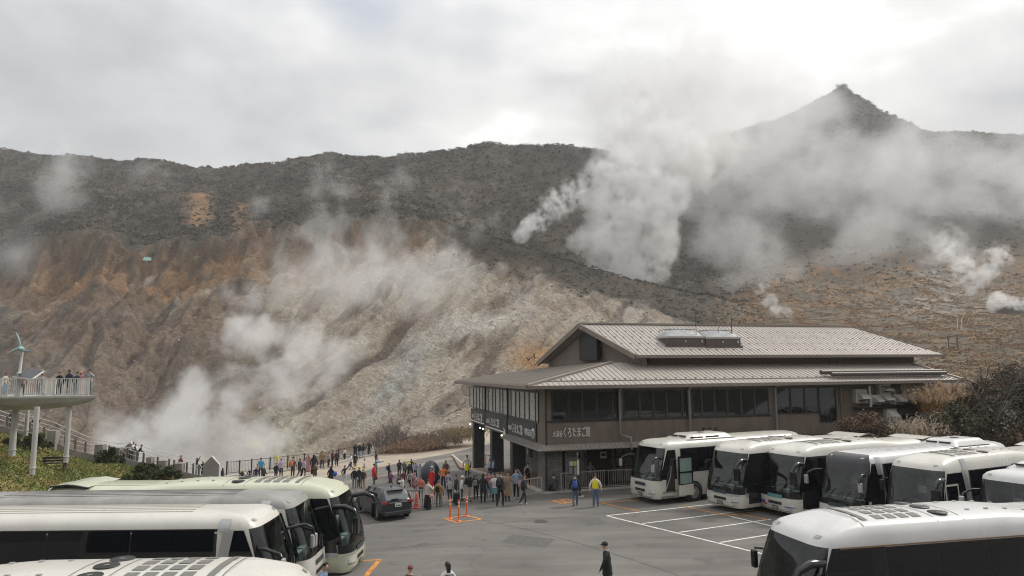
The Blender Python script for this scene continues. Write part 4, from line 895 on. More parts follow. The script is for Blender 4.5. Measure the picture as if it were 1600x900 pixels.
def make_bus(spec):
    Lb = spec.get('L', 11.9); pc = spec['paint']; rc = spec.get('roof', pc); style = spec.get('style', 'dome'); ds = spec.get('dz', 0.0)
    rake = spec.get('rake', 1.0)
    root = empty(spec.get('name', 'coach'), spec['loc'], spec['rz']); tag(root, spec['label'], 'coach', 'coaches parked in the bus park')
    hump = (lambda x: .15*float(sstep(-.9, -2.2, x)*1.0)*(1-float(sstep(-6.2, -8.2, x)))) if style in ('dome',) else (lambda x: 0.0)
    def zz(x, y, z): return z + (hump(x)*float(sstep(2.95, 3.2, z)) if z > 2.95 else 0) + ds*max(0, min(1, (z-1.3)/1.2))
    def corner(y):
        r = .5; e = max(0.0, abs(y)-(1.25-r)); return r-sqrt(max(0.0, r*r-e*e)) + .05*(y/1.25)**2
    def xf(y, z): return -rake*float(np.interp(z, *RK)) - corner(y)*(.9 if z < 3 else .75)
    def xr(y, z): return -Lb + .12*max(0, z-2.0) + .35*corner(y)
    def hw(z): return float(np.interp(z, HZ, HY))
    ring = [(-y, z) for y, z in HALF] + [(y, z) for y, z in reversed(HALF[:-1])]
    N = len(ring); nh = len(HALF)
    ts = [0, .06, .15, .25, .33, .40, .46, .52, .58, .64, .70, .75, .80, .84, .875, .905, .93, .955, .975, 1]
    rows = []
    for tt in ts:
        rows.append([(xr(y, z)+(xf(y, z)-xr(y, z))*tt, y, z) for y, z in ring])
    rows = [[(x, y, zz(x, y, z)) for x, y, z in r] for r in rows]
    body = MB()
    for i in range(len(rows)-1):
        for k in range(N-1):
            zlow = min(ring[k][1], ring[k+1][1]); mi = 1 if zlow >= 2.95 else 0
            body.add([rows[i][k], rows[i+1][k], rows[i+1][k+1], rows[i][k+1]], [(0, 1, 2, 3)], mi, True)
    wb = spec.get('wb', 4); wt = spec.get('wt', 10)                   # windscreen between these HALF rows
    fr = [-1, -.97, -.9, -.78, -.64, -.5, -.36, -.2, 0, .2, .36, .5, .64, .78, .9, .97, 1]
    cap = []
    for (yy, z) in HALF:
        cap.append([((lambda x, y: (x, y, zz(x, y, z)))(xf(yy*f_, z), yy*f_)) for f_ in fr])
    ws = MB(); bm_ = spec.get('black_rows', ())
    for i in range(nh-1):
        for k in range(len(fr)-1):
            q_ = [cap[i][k], cap[i][k+1], cap[i+1][k+1], cap[i+1][k]]
            if wb <= i < wt and 1 <= k < len(fr)-2: ws.add(q_, [(0, 1, 2, 3)], 0, True)
            elif i in bm_: body.add(q_, [(0, 1, 2, 3)], 2, True)
            else: body.add(q_, [(0, 1, 2, 3)], (3 if spec.get('black_hood') and 8 <= i < 13 else 1 if i >= 10 else 2 if wb <= i < wt else 0), True)
    capr = [[(xr(yy*f_, z), yy*f_, zz(xr(yy*f_, z), yy*f_, z)) for f_ in fr] for yy, z in HALF]; body.grid(capr, 0, True, True)
    bo = body.build('body', [pc, rc, BLKP, BLKP], root)
    bo.data.shade_smooth(); wd = bo.modifiers.new('weld', 'WELD'); wd.merge_threshold = .002
    # merge seam normals: keep rounded look
    wso = ws.build('windscreen', WGLASS, root); w2 = wso.modifiers.new('weld', 'WELD'); w2.merge_threshold = .002
    def fpatch(y0, y1, z0, z1, off=.012, ny=8, nz_=4, curve=0.0):
        m = MB(); P = []
        for i in range(nz_+1):
            r = []
            for j in range(ny+1):
                y = y0+(y1-y0)*j/ny; zb_ = z0+curve*(y/1.2)**2; z = zb_+(z1+curve*(y/1.2)**2*0-zb_)*i/nz_; r.append((xf(y, z)+off, y, zz(0, y, z)))
            P.append(r)
        return m.grid(P)
    def spatch(x0, x1, z0, z1, side, off=.010, nx=6, nz_=5, m=None):
        """x0, x1 may be functions of z"""
        m = m or MB(); P = []
        for i in range(nz_+1):
            z = z0+(z1-z0)*i/nz_; a = x0(z) if callable(x0) else x0; b = x1(z) if callable(x1) else x1
            r = []
            for j in range(nx+1):
                x = a+(b-a)*j/nx; r.append((x, side*(hw(z)+off), zz(x, 0, z)))
            P.append(r)
        return m.grid(P, 0, True, side < 0)
    pil = spec.get('pillar_x', -2.25)
    sz0, sz1 = spec.get('side_z', (1.62, 2.86))
    npn = spec.get('panes', 6)
    for side in (1, -1):
        xs_ = np.linspace(-Lb+.55, pil-.22, npn+1)
        for a, b in zip(xs_[:-1], xs_[1:]):
            spatch(a+.018, b-.018, sz0, sz1, side).build('side_window', SGLASS, root)
        spatch(-Lb+.4, pil-.15, sz0-.03, sz1+.03, side, .006, 24).build('window_band', BLKM, root)
        lowz = spec.get('driver_low', 1.3)
        fx = lambda z: xf(1.2, z)-.10
        spatch(pil+.18, fx, lowz, sz1-.02, side, .010, 8).build('driver_window', SGLASS, root)
        if spec.get('black_front'):
            spatch(pil-.2, lambda z: xf(1.25, z)-.02, spec.get('bf_low', 1.02), 1.32, side, .006, 8).build('front_panel', BLKP, root)
            spatch(pil-.2 if not spec.get('strap') else pil+.1, lambda z: xf(1.2, z)-.03, 1.30, 2.93, side, .005, 8).build('front_panel', BLKP, root)
        if spec.get('strap'):
            o = spatch(lambda z: pil-.14-(1.9-z)*.16, lambda z: pil+.16-(1.9-z)*.16, .98, 2.93, side, .016, 3, 8)
            o.build('pillar_trim', SILV, root)
            # over the roof shoulder
            P = []
            for (yy, z) in HALF[9:13]: P.append([(pil-.06+x_, side*(yy+.012), zz(pil, 0, z)+.012) for x_ in (-.06, .10, .25)])
            MB().grid(P, 0, True, side < 0).build('pillar_trim', SILV, root)
        # luggage flaps and wheel arches
        fl = MB()
        for xx in np.linspace(-Lb+4.6, -4.0, 5): spatch(xx-.008, xx+.008, .5, 1.5, side, .004, 1, 2, fl)
        spatch(-Lb+.3, -3.6, 1.50, 1.515, side, .004, 2, 1, fl)
        fl.build('flap_gaps', BLKM, root)
        for wx_ in (-2.75, -Lb+3.0, ):
            y = side*1.25
            ar = MB(); n_ = 20; rI, rO = .60, .68
            vs = []
            for k in range(n_+1):
                a = pi*k/n_*1.16-.08*pi; vs += [(wx_+rI*cos(a), y+side*.012, .5+rI*sin(a)), (wx_+rO*cos(a), y+side*.016, .5+rO*sin(a))]
            ar.add(vs, [(2*k, 2*k+1, 2*k+3, 2*k+2) for k in range(n_)]); ar.build('wheel_arch_lip', pc, root)
            MB().lathe([(0, side*.008), (.61, side*.010)], (wx_, y, .5), 24, 0, 'Y').build('wheel_well_shade', BLKM, root)  # flat dark disc painting in the shade of the wheel recess
            w_ = empty('wheel', (wx_, y, .5)); w_.parent = root
            MB().lathe([(.30, side*.02), (.34, side*.06), (.47, side*.055), (.50, side*.02), (.50, -side*.2)], (0, 0, 0), 24, 0, 'Y').build('tyre', TYRE, w_)
            rm = MB().lathe([(0, side*.07), (.10, side*.075), (.12, side*.03), (.22, side*.02), (.30, side*.05), (.33, side*.03)], (0, 0, 0), 20, 0, 'Y')
            for k in range(8): a = k*pi/4; rm.box(.2*cos(a)-.02, .2*cos(a)+.02, min(side*.02, side*.05), max(side*.02, side*.05), .2*sin(a)-.02, .2*sin(a)+.02)
            rm.build('rim', RIM, w_)
        # lamp and mirror
        hl = MB()
        fpatch(side*.70, side*1.10, .60, .80).build('headlight', LENS, root)
        fpatch(side*.74, side*1.12, .575, .595, .016).build('lamp_trim', BLKM, root)
        fpatch(side*.80, side*1.0, .40, .47).build('fog_lamp', LENS, root)
        P = [[(x_, side*y_, zz(x_, 0, float(np.interp(y_, HY[::-1], HZ[::-1])))+.012) for y_ in (.93, 1.0, 1.05)] for x_ in (-1.32, -1.2)]
        P = [[(xf(side*y_, z_)+.012-.0, side*y_, zz(-1, 0, z_)+.01) for y_ in (.74, .90)] for z_ in (3.10, 3.16)]
        MB().grid(P, 0).build('marker_lamp', CLR, root)
        mr = spec.get('mirror', 'big')
        arm = MB()
        if side < 0 and not spec.get('right_arm', mr == 'small'):
            arm.tube([(-.62, -1.17, 2.40), (-.5, -1.38, 2.38)], .03, 6).build('mirror_arm', BLKP, root)
            MB().box(-.58, -.44, -1.52, -1.34, 1.85, 2.32).build('mirror', BLKP, root, bevel=.04)
        elif mr == 'big':
            arm.tube([(-.75, side*1.16, 2.62), (-.25, side*1.36, 2.68), (.10, side*1.42, 2.55), (.22, side*1.42, 2.3)], [.10, .10, .09, .06], 8)
            o = arm.build('mirror_arm', BLKP, root)
            MB().box(.10, .28, side*1.42-.16, side*1.42+.16, 1.72, 2.36).build('mirror', BLKP, root, bevel=.05)
            MB().box(.085, .099, side*1.42-.13, side*1.42+.13, 1.78, 2.3).build('mirror_glass', MIRR, root)
        else:
            if side > 0: arm.tube([(-.55, side*1.16, 2.45), (-.05, side*1.38, 2.52), (.20, side*1.44, 2.40), (.24, side*1.44, 2.15)], [.05, .055, .05, .04], 8)
            else: arm.tube([(-.60, side*1.18, 2.42), (-.30, side*1.36, 2.42), (.10, side*1.42, 2.30), (.20, side*1.44, 2.1)], [.05, .055, .05, .04], 8)
            arm.build('mirror_arm', BLKP, root)
            MB().box(.14, .26, side*1.44-.10, side*1.44+.10, 1.78, 2.2).build('mirror', spec.get('mirror_mat', SILV), root, bevel=.04)
            MB().box(.125, .139, side*1.44-.08, side*1.44+.08, 1.82, 2.16).build('mirror_glass', MIRR, root)
    # front details
    if spec.get('band'): fpatch(-1.16, 1.16, .88, .97, .014, 14, 2).build('front_band', spec['band'], root)
    if spec.get('band'):
        for side in (1, -1): spatch(pil-.1, lambda z: xf(1.25, z)-.01, .86, 1.02, side, .009, 6).build('front_band', spec['band'], root)
    fpatch(-.46, .46, .93 if wb > 3 else .72, 1.10 if wb > 3 else .86, .020).build('destination_sign', spec.get('dest', M('dest_dark', (.03, .05, .055), .3)), root)
    fpatch(-.42, .42, .62, .76, .016).build('grille', BLKM, root); fpatch(-.9, .9, .345, .37, .016).build('bumper_slot', BLKM, root)
    fpatch(-.19, .19, .40, .56, .030).build('number_plate', PLATE, root); fpatch(-.14, .14, .44, .50, .034).build('plate_text', CLOTHW, root)
    for s_ in (-.5, .35):
        wi = MB(); wi.tube([(xf(s_, 1.3)+.06, s_, 1.26), (xf(s_+.3, 1.75)+.04, s_+.35, 1.72)], .014, 6); wi.tube([(xf(s_, 1.42)+.04, s_-.35, 1.42+.05), (xf(s_+.3, 2.0)+.035, s_+.55, 1.78)], .010, 6); wi.build('wiper', BLKM, root)
    # interior seen through the windscreen
    it = MB(); it.box(-3.4, -3.3, -1.12, 1.12, .9, 2.95); it.box(-3.3, -.9, 1.05, 1.10, .9, 2.8); it.box(-3.3, -.9, -1.10, -1.05, .9, 2.8); it.box(-3.3, -1.0, -1.1, 1.1, .85, .9); it.box(-3.3, -1.3, -1.08, 1.08, 2.87, 2.92)
    it.box(-1.15, -.62, -1.0, 1.0, .95, 1.24); it.build('interior', INTER, root)
    st = MB(); st.box(-2.1, -1.7, -.85, -.35, .9, 1.5); st.box(-2.2, -2.05, -.85, -.35, 1.4, 2.05); st.build('driver_seat', SEATM, root)
    MB().box(-2.045, -2.03, -.78, -.42, 1.75, 2.06).build('seat_cover', CLOTHW, root)
    for k, yy in enumerate((-.8, -.3, .3, .8)): MB().box(-3.1, -2.9, yy-.21, yy+.21, 1.1, 2.2).build('passenger_seat', SEATM, root); MB().box(-2.895, -2.88, yy-.17, yy+.17, 1.95, 2.21).build('seat_cover', CLOTHW, root)
    sw = MB(); 
    sw.tube([(-1.25+.1*sin(a), -.6+.22*cos(a), 1.42+.17*sin(a)) for a in np.linspace(0, 2*pi, 17)], .018, 6, caps=False); sw.build('steering_wheel', BLKM, root)
    MB().box(-.95, -.70, -.2, .25, 1.245, 1.275).box(-.95, -.72, .45, .9, 1.245, 1.27).box(-.9, -.72, -.9, -.7, 1.245, 1.27).build('dashboard_papers', PAPER, root)
    MB().box(-2.6, -2.5, .98, 1.04, 1.2, 2.75).box(-2.6, -2.5, -1.04, -.98, 1.2, 2.75).build('curtain', CLOTHW, root)
    # roof gear
    def rpatch(x0, x1, y0, y1, off=.012, nx=3, ny=3):
        P = []
        for i in range(nx+1):
            x = x0+(x1-x0)*i/nx; r = []
            for j in range(ny+1):
                y = y0+(y1-y0)*j/ny; z = float(np.interp(abs(y), HY[::-1], HZ[::-1])); r.append((x, y, zz(x, y, z)+off))
            P.append(r)
        return MB().grid(P)
    if spec.get('vents', style == 'dome'):
        rpatch(-2.35, -2.2, -.78, .78, .014, 1, 8).build('vent_strip', GRILLE, root)
        for i in range(4):
            for j in range(4):
                x = -2.62-i*.36; y = -.72+j*.40; rpatch(x-.25, x, y, y+.28).build('roof_vent', GRILLE, root)
        for j in range(3):
            y = -.58+j*.58; z = zz(-4.6, y, float(np.interp(abs(y), HY[::-1], HZ[::-1])))
            f_ = MB().lathe([(.24, .012), (.23, .025), (0, .02)], (-4.6, y, z), 20).build('roof_fan', BLKM, root)
            MB().lathe([(.06, .03), (0, .04)], (-4.6, y, z), 10).build('fan_hub', GRILLE, f_)
        for xx in (-2.05, -4.22, -5.0): rpatch(xx-.012, xx+.012, -1.0, 1.0, .008, 1, 10).build('roof_joint', GRILLE, root)
        sk = MB()
        for xx in (-5.6, -6.2, -6.8, -7.4):
            for yy in (-.5, .5): z = zz(xx, yy, 3.33); sk.box(xx-.05, xx+.05, yy-.03, yy+.03, z, z+.03)
        sk.build('roof_brackets', SILV, root)
    rb = MB()
    for yy in (-.55, -.33, -.11, .11, .33, .55):
        x1_ = -7.4 if style == 'dome' else (-6.6 if style == 'box' else -2.8); z = float(np.interp(abs(yy), HY[::-1], HZ[::-1])); rb.box(-Lb+1.2, x1_, yy-.02, yy+.02, zz(-9.5, yy, z)-.01, zz(-9.5, yy, z)+.016)
    rb.build('roof_rib', rc, root)
    if style == 'box' or spec.get('pod'):
        xa, xb = spec.get('pod', (-2.7, -6.3)); h_ = spec.get('pod_h', .26)
        def pz(u_, v_): return 3.30+ds+h_*min(1, u_*7, (1-u_)*7)**.6*min(1, v_*6, (1-v_)*6)**.6
        P = [[(xa+(xb-xa)*i/14, -.92+1.84*j/12, pz(i/14, j/12)) for j in range(13)] for i in range(15)]
        o = MB().grid(P).build('roof_unit', spec.get('pod_mat', pc), root)
        MB().box(xa-.17, xa-.10, -.62, -.06, 3.42+ds, 3.49+ds).box(xa-.17, xa-.10, .06, .62, 3.42+ds, 3.49+ds).build('unit_slot', BLKM, o)
        if spec.get('side_slots', True):
            for s_ in (1, -1): MB().box(xa-1.2, xa-.3, s_*.86-.02, s_*.86+.02, 3.36+ds, 3.44+ds).box(xa-2.4, xa-1.4, s_*.86-.02, s_*.86+.02, 3.36+ds, 3.44+ds).build('unit_slot', BLKM, o)
        MB().lathe([(.2, .01), (.2, .03), (0, .03)], ((xa+xb)/2, .0, 3.30+ds+h_), 16).build('roof_fan', BLKM, o)
    if spec.get('spoiler', True):
        P = [[(-Lb+.25+x_, y_, z_) for y_ in np.linspace(-1.02, 1.02, 9)] for x_, z_ in ((1.5, 3.34+ds), (.9, 3.44+ds), (.2, 3.40+ds), (.0, 3.2+ds))]
        MB().grid(P).build('rear_spoiler', rc, root)
        for y_ in (-1.03, 1.03): MB().tube([(-Lb+1.8, y_, 3.30+ds), (-Lb+.95, y_, 3.42+ds), (-Lb+.3, y_, 3.36+ds)], .035, 6).build('spoiler_edge', BLKM, root)
    # door on the coach's left side
    if spec.get('door') == 'open':
        spatch(-1.42, lambda z: xf(1.25, z)-.28, .36, 2.42, 1, .014, 4).build('doorway_shade', M('door_dark', (.02, .018, .016), .8), root)  # flat dark patch standing in for the shade inside the open doorway
        MB().box(-1.3, -.5, 1.0, 1.30, .34, .44).box(-1.3, -.55, .9, 1.29, .62, .66).build('step', GRILLE, root)
        d_ = MB(); d_.box(-2.45, -1.46, 1.50, 1.56, .44, 1.02); d_.box(-2.45, -2.37, 1.50, 1.56, 1.02, 2.52, 1); d_.box(-1.54, -1.46, 1.50, 1.56, 1.02, 2.52, 1); d_.box(-2.37, -1.54, 1.50, 1.56, 2.42, 2.52, 1); d_.box(-2.37, -1.54, 1.50, 1.56, 1.62, 1.70, 1); d_.box(-2.37, -1.54, 1.50, 1.56, .98, 1.05, 1)
        d_ = d_.build('door', [pc, BLKP], root); MB().box(-2.37, -1.54, 1.515, 1.545, 1.05, 1.62).box(-2.37, -1.54, 1.515, 1.545, 1.70, 2.42).build('door_glass', M('door_glass_green', (.22, .30, .27), .08), d_)
        MB().tube([(-1.35, 1.27, 2.3), (-1.4, 1.5, 2.32)], .025, 6).tube([(-1.35, 1.27, .7), (-1.4, 1.5, .7)], .025, 6).build('door_hinge', BLKM, d_)
        MB().tube([(-1.15, 1.3, 2.0), (-1.1, 1.31, 1.5), (-.75, 1.31, .8)], .02, 6).build('handrail', SILV, root)
    else:
        o = spatch(-1.62, -.72, .50, 2.42, 1, .018, 3).build('door', spec.get('door_mat', pc if not spec.get('black_front') else BLKP), root)
        spatch(-1.54, -.80, 1.02, 2.34, 1, .024, 3).build('door_glass', SGLASS, o)
    if spec.get('low_window'): 
        spatch(lambda z: -1.62, lambda z: -1.05+.45*(z-.55), .55, .98, 1, .02, 4).build('low_window', BLKP, root)
    if spec.get('dot'):
        for s_ in (-1, 1): MB().lathe([(0, s_*.02), (.12, s_*.022)], (-1.45, s_*1.262, 1.18), 16, 0, 'Y').build('round_sticker', M('blue_sticker', (.05, .35, .58), .5), root)
    if spec.get('side_text'):
        me, c_ = text_mesh(spec['side_text'], .26, .004); P = np.stack([-2.05+c_[:, 0], np.full(len(c_), -1.262)-c_[:, 2], .60+c_[:, 1]], 1); me.vertices.foreach_set('co', P.astype(np.float32).ravel()); me.materials.clear(); me.materials.append(M('navy_lettering', (.03, .035, .12), .5)); me.update(); link(bpy.data.objects.new('lettering', me), root)
    if spec.get('drip'):
        for s_ in (1, -1): spatch(-Lb+.4, lambda z: -1.2, 2.905, 2.94, s_, .022, 10, 1).build('drip_strip', spec['drip'], root)
    if spec.get('livery'):
        for y0, y1, z0, z1, mm in spec['livery']: fpatch(y0, y1, z0, z1, .017).build('livery_mark', mm, root)
    return root
def dirrz(a): return atan2(-cos(a), -sin(a))          # heading when the axis (rear to front) points to (-sin a, -cos a)
a64 = radians(63.5)
PURP = M('violet_mark', (.10, .07, .30), .5); REDM = M('red_mark', (.35, .04, .03), .5); TEAL = M('teal_sign', (.10, .26, .27), .3)
def at_front(x, y, z=0.0): return (x, y, z)
BUSES = [
 dict(loc=at_front(6.95, 38.45), rz=dirrz(radians(63)), L=11.6, paint=CREAM, style='box', mirror='small', wb=4, door='open', strap=False, spoiler=False, panes=5, pillar_x=-1.75, label='cream coach with its door open, nearest to the hall entrance'),
 dict(loc=at_front(10.55, 35.8), rz=dirrz(radians(62)), L=11.6, paint=CREAM, style='dome', black_front=True, black_rows=(3,), band=SILV, low_window=True, dest=M('dest_dark', (.03, .05, .055), .3), livery=[(.0, .07, .99, 1.03, REDM), (.2, .27, .99, 1.03, REDM), (-.2, -.13, .99, 1.03, REDM)], label='cream coach with black glass front and a low black triangular side window'),
 dict(loc=at_front(12.85, 34.45), rz=dirrz(radians(65)), L=11.7, paint=CREAM, style='dome', black_front=True, bf_low=.52, black_rows=(3,), dest=TEAL, livery=[(-1.05, -.62, .60, .72, PURP), (-.75, -.5, .52, .58, REDM), (.6, .95, .55, .6, PURP)], label='cream coach with a violet stripe on its bumper and teal destination sign'),
 dict(loc=at_front(14.75, 32.0), rz=dirrz(radians(64)), L=11.7, paint=WHITEP, style='plain', black_hood=True, wt=8, black_front=True, bf_low=1.3, black_rows=(3,), strap=True, pillar_x=-1.55, mirror='small', mirror_mat=SILV, pod=(-7.6, -10.6), pod_h=.30, side_slots=False, spoiler=False, dz=-.02, label='white coach with a black brow over its windscreen'),
 dict(loc=at_front(16.45, 29.35), rz=dirrz(radians(64)), L=11.9, paint=CREAM, style='dome', strap=True, pillar_x=-2.3, black_rows=(3,), label='cream coach between the black browed coach and the end of the row'),
 dict(loc=at_front(18.35, 26.2), rz=dirrz(radians(64)), L=11.6, paint=WHITEP, style='box', mirror='small', wb=4, pod=(-2.0, -5.6), rake=.8, dz=-.1, spoiler=False, label='white coach with headrests showing in its windscreen, cut by the photo edge'),
 dict(loc=at_front(6.35, 17.75), rz=atan2(-.214, -.977), L=12.0, paint=WHITEP, style='dome', black_front=True, bf_low=.9, black_rows=(2, 3), drip=BRASS, label='white coach in the foreground with a bronze strip along its roof edge'),
 dict(loc=(-5.87, 26.95, -.34), rz=radians(-2.0), L=11.9, paint=CELADON, style='dome', black_front=True, bf_low=1.0, black_rows=(3,), band=SILV, dot=True, right_arm=True, side_text='RU', label='pale green coach with a black front and a blue round sticker'),
 dict(loc=(-6.72, 24.45, -.2), rz=radians(0.5), L=12.0, paint=CREAM, roof=GREYR, style='plain', strap=True, mirror='small', spoiler=False, pillar_x=-1.6, dz=-.04, label='coach with a weathered grey roof between two pale coaches'),
 dict(loc=(-6.72, 21.35, -.18), rz=radians(0.3), L=12.0, paint=CREAM, style='plain', strap=True, mirror='small', spoiler=False, pillar_x=-1.65, panes=4, dz=.0, side_z=(1.55, 2.93), label='cream coach with a silver pillar behind its driver window'),
 dict(loc=(-3.55, 14.25, -.1), rz=radians(1.5), L=11.9, paint=CREAM, style='dome', label='coach in the near corner showing only its cream roof with three fans'),
]
for b_ in BUSES: make_bus(b_)

# ------------------------------------------------------------------ grey hatchback
def hatchback(loc, rz, label):
    root = empty('parked_car', loc, rz); tag(root, label, 'car')
    GP_ = M('dark_blue_grey_paint', (.026, .029, .036), 0.24, metal=.3, coat=.4, spec=.5); CG = principled('car_glass', (.012, .014, .016), .05, spec=.6); RG = principled('lit_rear_glass', (.17, .18, .18), .08, spec=.6)  # hatch glass paler than the side glass: light on it put into its colour
    # x: 0 = rear bumper, 3.99 = nose ; half widths and heights
    ST = [(0.02, .66, .40, .86, .80, .90, .55), (.10, .80, .30, .90, .86, 1.0, .60), (.22, .83, .26, .95, .88, 1.22, .62), (.45, .845, .22, .97, .90, 1.43, .60), (.8, .85, .20, .96, .92, 1.505, .59), (1.4, .85, .19, .94, .92, 1.525, .60), (2.0, .85, .19, .92, .92, 1.50, .59), (2.5, .85, .19, .92, .91, 1.40, .56), (2.9, .845, .20, .94, .90, 1.18, .60), (3.15, .84, .21, .96, .89, 1.0, .66), (3.5, .83, .23, .90, .86, .93, .6), (3.82, .76, .28, .74, .78, .78, .55), (3.97, .60, .34, .60, .62, .64, .45)]
    rows = []
    for x, w, zb, belt, w2, zr, wr in ST:
        zr = max(zr, belt+.02)
        rows.append([(x, w*.9, zb), (x, w, zb+.1), (x, w, (zb+belt)/2), (x, w*.985, belt), (x, w*.5+wr*.5+.04*(zr-belt > .1), belt+(zr-belt)*.55), (x, wr, zr-.03*(zr-belt > .1)), (x, wr*.8, zr), (x, wr*.4, zr+.015), (x, 0, zr+.02)])
    full = [[(x, -y, z) for x, y, z in r] + [(x, y, z) for x, y, z in reversed(r[:-1])] for r in rows]
    n = len(full[0]); m = MB(); gl = MB(); rg_ = MB()
    for i in range(len(full)-1):
        for k in range(n-1):
            q_ = [full[i][k], full[i+1][k], full[i+1][k+1], full[i][k+1]]
            kk = k if k < n//2 else n-2-k
            if 3 <= kk <= 4 and 4 <= i <= 7: gl.add(q_, [(3, 2, 1, 0)], 0, True)
            elif 5 <= kk and 7 <= i <= 8: gl.add(q_, [(3, 2, 1, 0)], 0, True)
            elif 5 <= kk and i in (1, 2): rg_.add(q_, [(3, 2, 1, 0)], 0, True)
            else: m.add(q_, [(3, 2, 1, 0)], 0, True)
    m.poly(full[0]); m.poly(full[-1][::-1])
    b = m.build('body', GP_, root); gl.build('side_glass', CG, root); rg_.build('rear_window', RG, root)
    for o in (b,): w_ = o.modifiers.new('weld', 'WELD'); w_.merge_threshold = .003
    pl = MB()
    for s_ in (1, -1):
        for xx in (1.5, 2.25): pl.bar((xx, s_*.845, .93), (xx-.05, s_*.66, 1.48), .07, .03)
    pl.build('door_pillar', BLKP, root)
    for s_ in (1, -1):
        MB().box(.0, .17, min(s_*.56, s_*.815), max(s_*.56, s_*.815), .80, .95).build('tail_light', M('red_lens', (.26, .012, .015), .15, spec=.6), root, bevel=.03)
        MB().box(3.55, 3.86, s_*.70-.1, s_*.70+.1, .64, .78).build('headlight', LENS, root, bevel=.03)
        MB().box(2.55, 2.75, s_*.93-.1, s_*.93+.1, .95, 1.1).build('mirror', GP_, root, bevel=.03)
        for xx in (.78, 3.27):
            wl = empty('wheel', (xx, s_*.80, .31)); wl.parent = root
            MB().lathe([(.19, s_*.07), (.29, s_*.075), (.31, s_*.04), (.31, -s_*.1)], (0, 0, 0), 22, 0, 'Y').build('tyre', TYRE, wl)
            r_ = MB().lathe([(0, s_*.055), (.05, s_*.06), (.06, s_*.04), (.19, s_*.05), (.2, s_*.07)], (0, 0, 0), 20, 0, 'Y')
            for k in range(9): a = 2*pi*k/9; r_.bar((.05*cos(a), s_*.066, .05*sin(a)), (.18*cos(a), s_*.07, .18*sin(a)), .035, .012)
            r_.build('rim', RIM, wl)
            MB().lathe([(0, s_*.052), (.36, s_*.054)], (xx, s_*.80, .31), 24, 0, 'Y').build('wheel_well_shade', BLKM, root)  # dark disc stands in for the shaded recess round the wheel
        for xx in (1.05, 2.0): MB().box(xx, xx+.16, s_*.862-.012, s_*.862+.012, .80, .83).build('door_handle', GP_, root)
        dl = MB(); 
        for xx in (1.42, 2.55): dl.box(xx, xx+.008, s_*.853-.003, s_*.853+.003, .3, .92)
        dl.build('door_gap', BLKM, root)
    MB().box(-.03, .12, -.72, .72, .26, .46).build('bumper', M('bumper_black', (.025, .027, .03), .5), root, bevel=.04)
    MB().box(-.01, .03, -.17, .17, .66, .83).build('number_plate', M('plate_white', (.62, .62, .60), .5), root); MB().box(-.016, -.0105, -.12, .12, .70, .76).build('plate_text', M('plate_green_text', (.03, .16, .08), .6), root)
    MB().box(.0, .04, -.5, .5, .86, .885).build('trunk_trim', SILV, root); MB().box(.20, .42, -.46, .46, 1.435, 1.455).build('rear_spoiler', GP_, root)
    MB().box(.06, .1, -.02, .34, 1.02, 1.05).build('wiper', BLKM, root); MB().prism([(1.0, -.02, 1.53), (.85, -.02, 1.6), (.82, -.02, 1.58), (.92, -.02, 1.53)], (0, .04, 0)).build('antenna', BLKM, root)
    return root
ca_ = onground(622, 813)
hatchback((ca_[0], ca_[1], float(gz(ca_[0], ca_[1]))), radians(124), 'dark blue-grey hatchback parked behind the pale green coach')
# ------------------------------------------------------------------ observation deck on columns
CONC = M('pale_concrete', (.40, .39, .365), .85, var=.2, scale=1.5); WRAIL = M('white_rail_paint', (.60, .59, .56), .5, var=.1); COLM = M('column_paint', (.46, .455, .43), .6, var=.15, scale=2)
YD = 44.3; DZ = 5.86
tipx = float(atY(150, 620, YD)[0])
deck = empty('observation_deck', (tipx-6, YD+2, gz(tipx-6, YD)), 0); tag(deck, 'pale concrete observation deck with white railing raised on round columns', 'deck')
dl0 = np.array(deck.location)
def DL(p): return tuple(np.array(p)-dl0)
P = []
for i in range(25):
    u = i/24; x = tipx - 16*(1-u); k = min(1, (1-u)*16/4.2); d = .78*(k**.55) if k > 0 else 0.0; 
    wf = 4.2*(min(1, (1-u)*16/9)**.8)+.02; yc = YD+wf*.62
    sec = [(yc-wf*.62, DZ), (yc-wf*.62+.0, DZ-.12), (yc-wf*.48, DZ-.12-d*.55), (yc-wf*.25, DZ-.12-d), (yc+wf*.25, DZ-.12-d), (yc+wf*.48, DZ-.12-d*.55), (yc+wf*.62, DZ-.12), (yc+wf*.62, DZ), (yc-wf*.62, DZ)]
    P.append([DL((x, y, z)) for y, z in sec])
dm = MB().grid(P, 0, False); dm.poly(P[0][:-1]); dm.poly(P[-1][:-1][::-1]); dm.build('deck_slab', CONC, deck)
rl = MB(); xr0 = tipx-16; xr1 = float(atY(139, 600, YD)[0]); yr = YD+.15
def railrun(a, b, par, name='railing'):
    m = MB(); a = Vector(a); b = Vector(b); n = int((b-a).length/.14)
    m.bar(a+Vector((0, 0, 1.12)), b+Vector((0, 0, 1.12)), .06, .05); m.bar(a+Vector((0, 0, .1)), b+Vector((0, 0, .1)), .04, .04)
    for i in range(n+1): p_ = a.lerp(b, i/n); m.bar(p_+Vector((0, 0, .1)), p_+Vector((0, 0, 1.1)), .022, .022)
    return m.build(name, WRAIL, par)
railrun(DL((xr0, yr, DZ)), DL((xr1, yr, DZ)), deck); railrun(DL((xr1, yr, DZ)), DL((xr1-6.5, YD+4.6, DZ)), deck); railrun(DL((xr0, YD+4.6, DZ)), DL((xr1-6.5, YD+4.6, DZ)), deck)
for px in (139, 86, 71, 2): x = float(atY(px, 605, yr)[0]); MB().box(-.05, .05, -.05, .05, 0, 1.16).build('rail_post', WRAIL, deck, DL((x, yr-.02, DZ)))
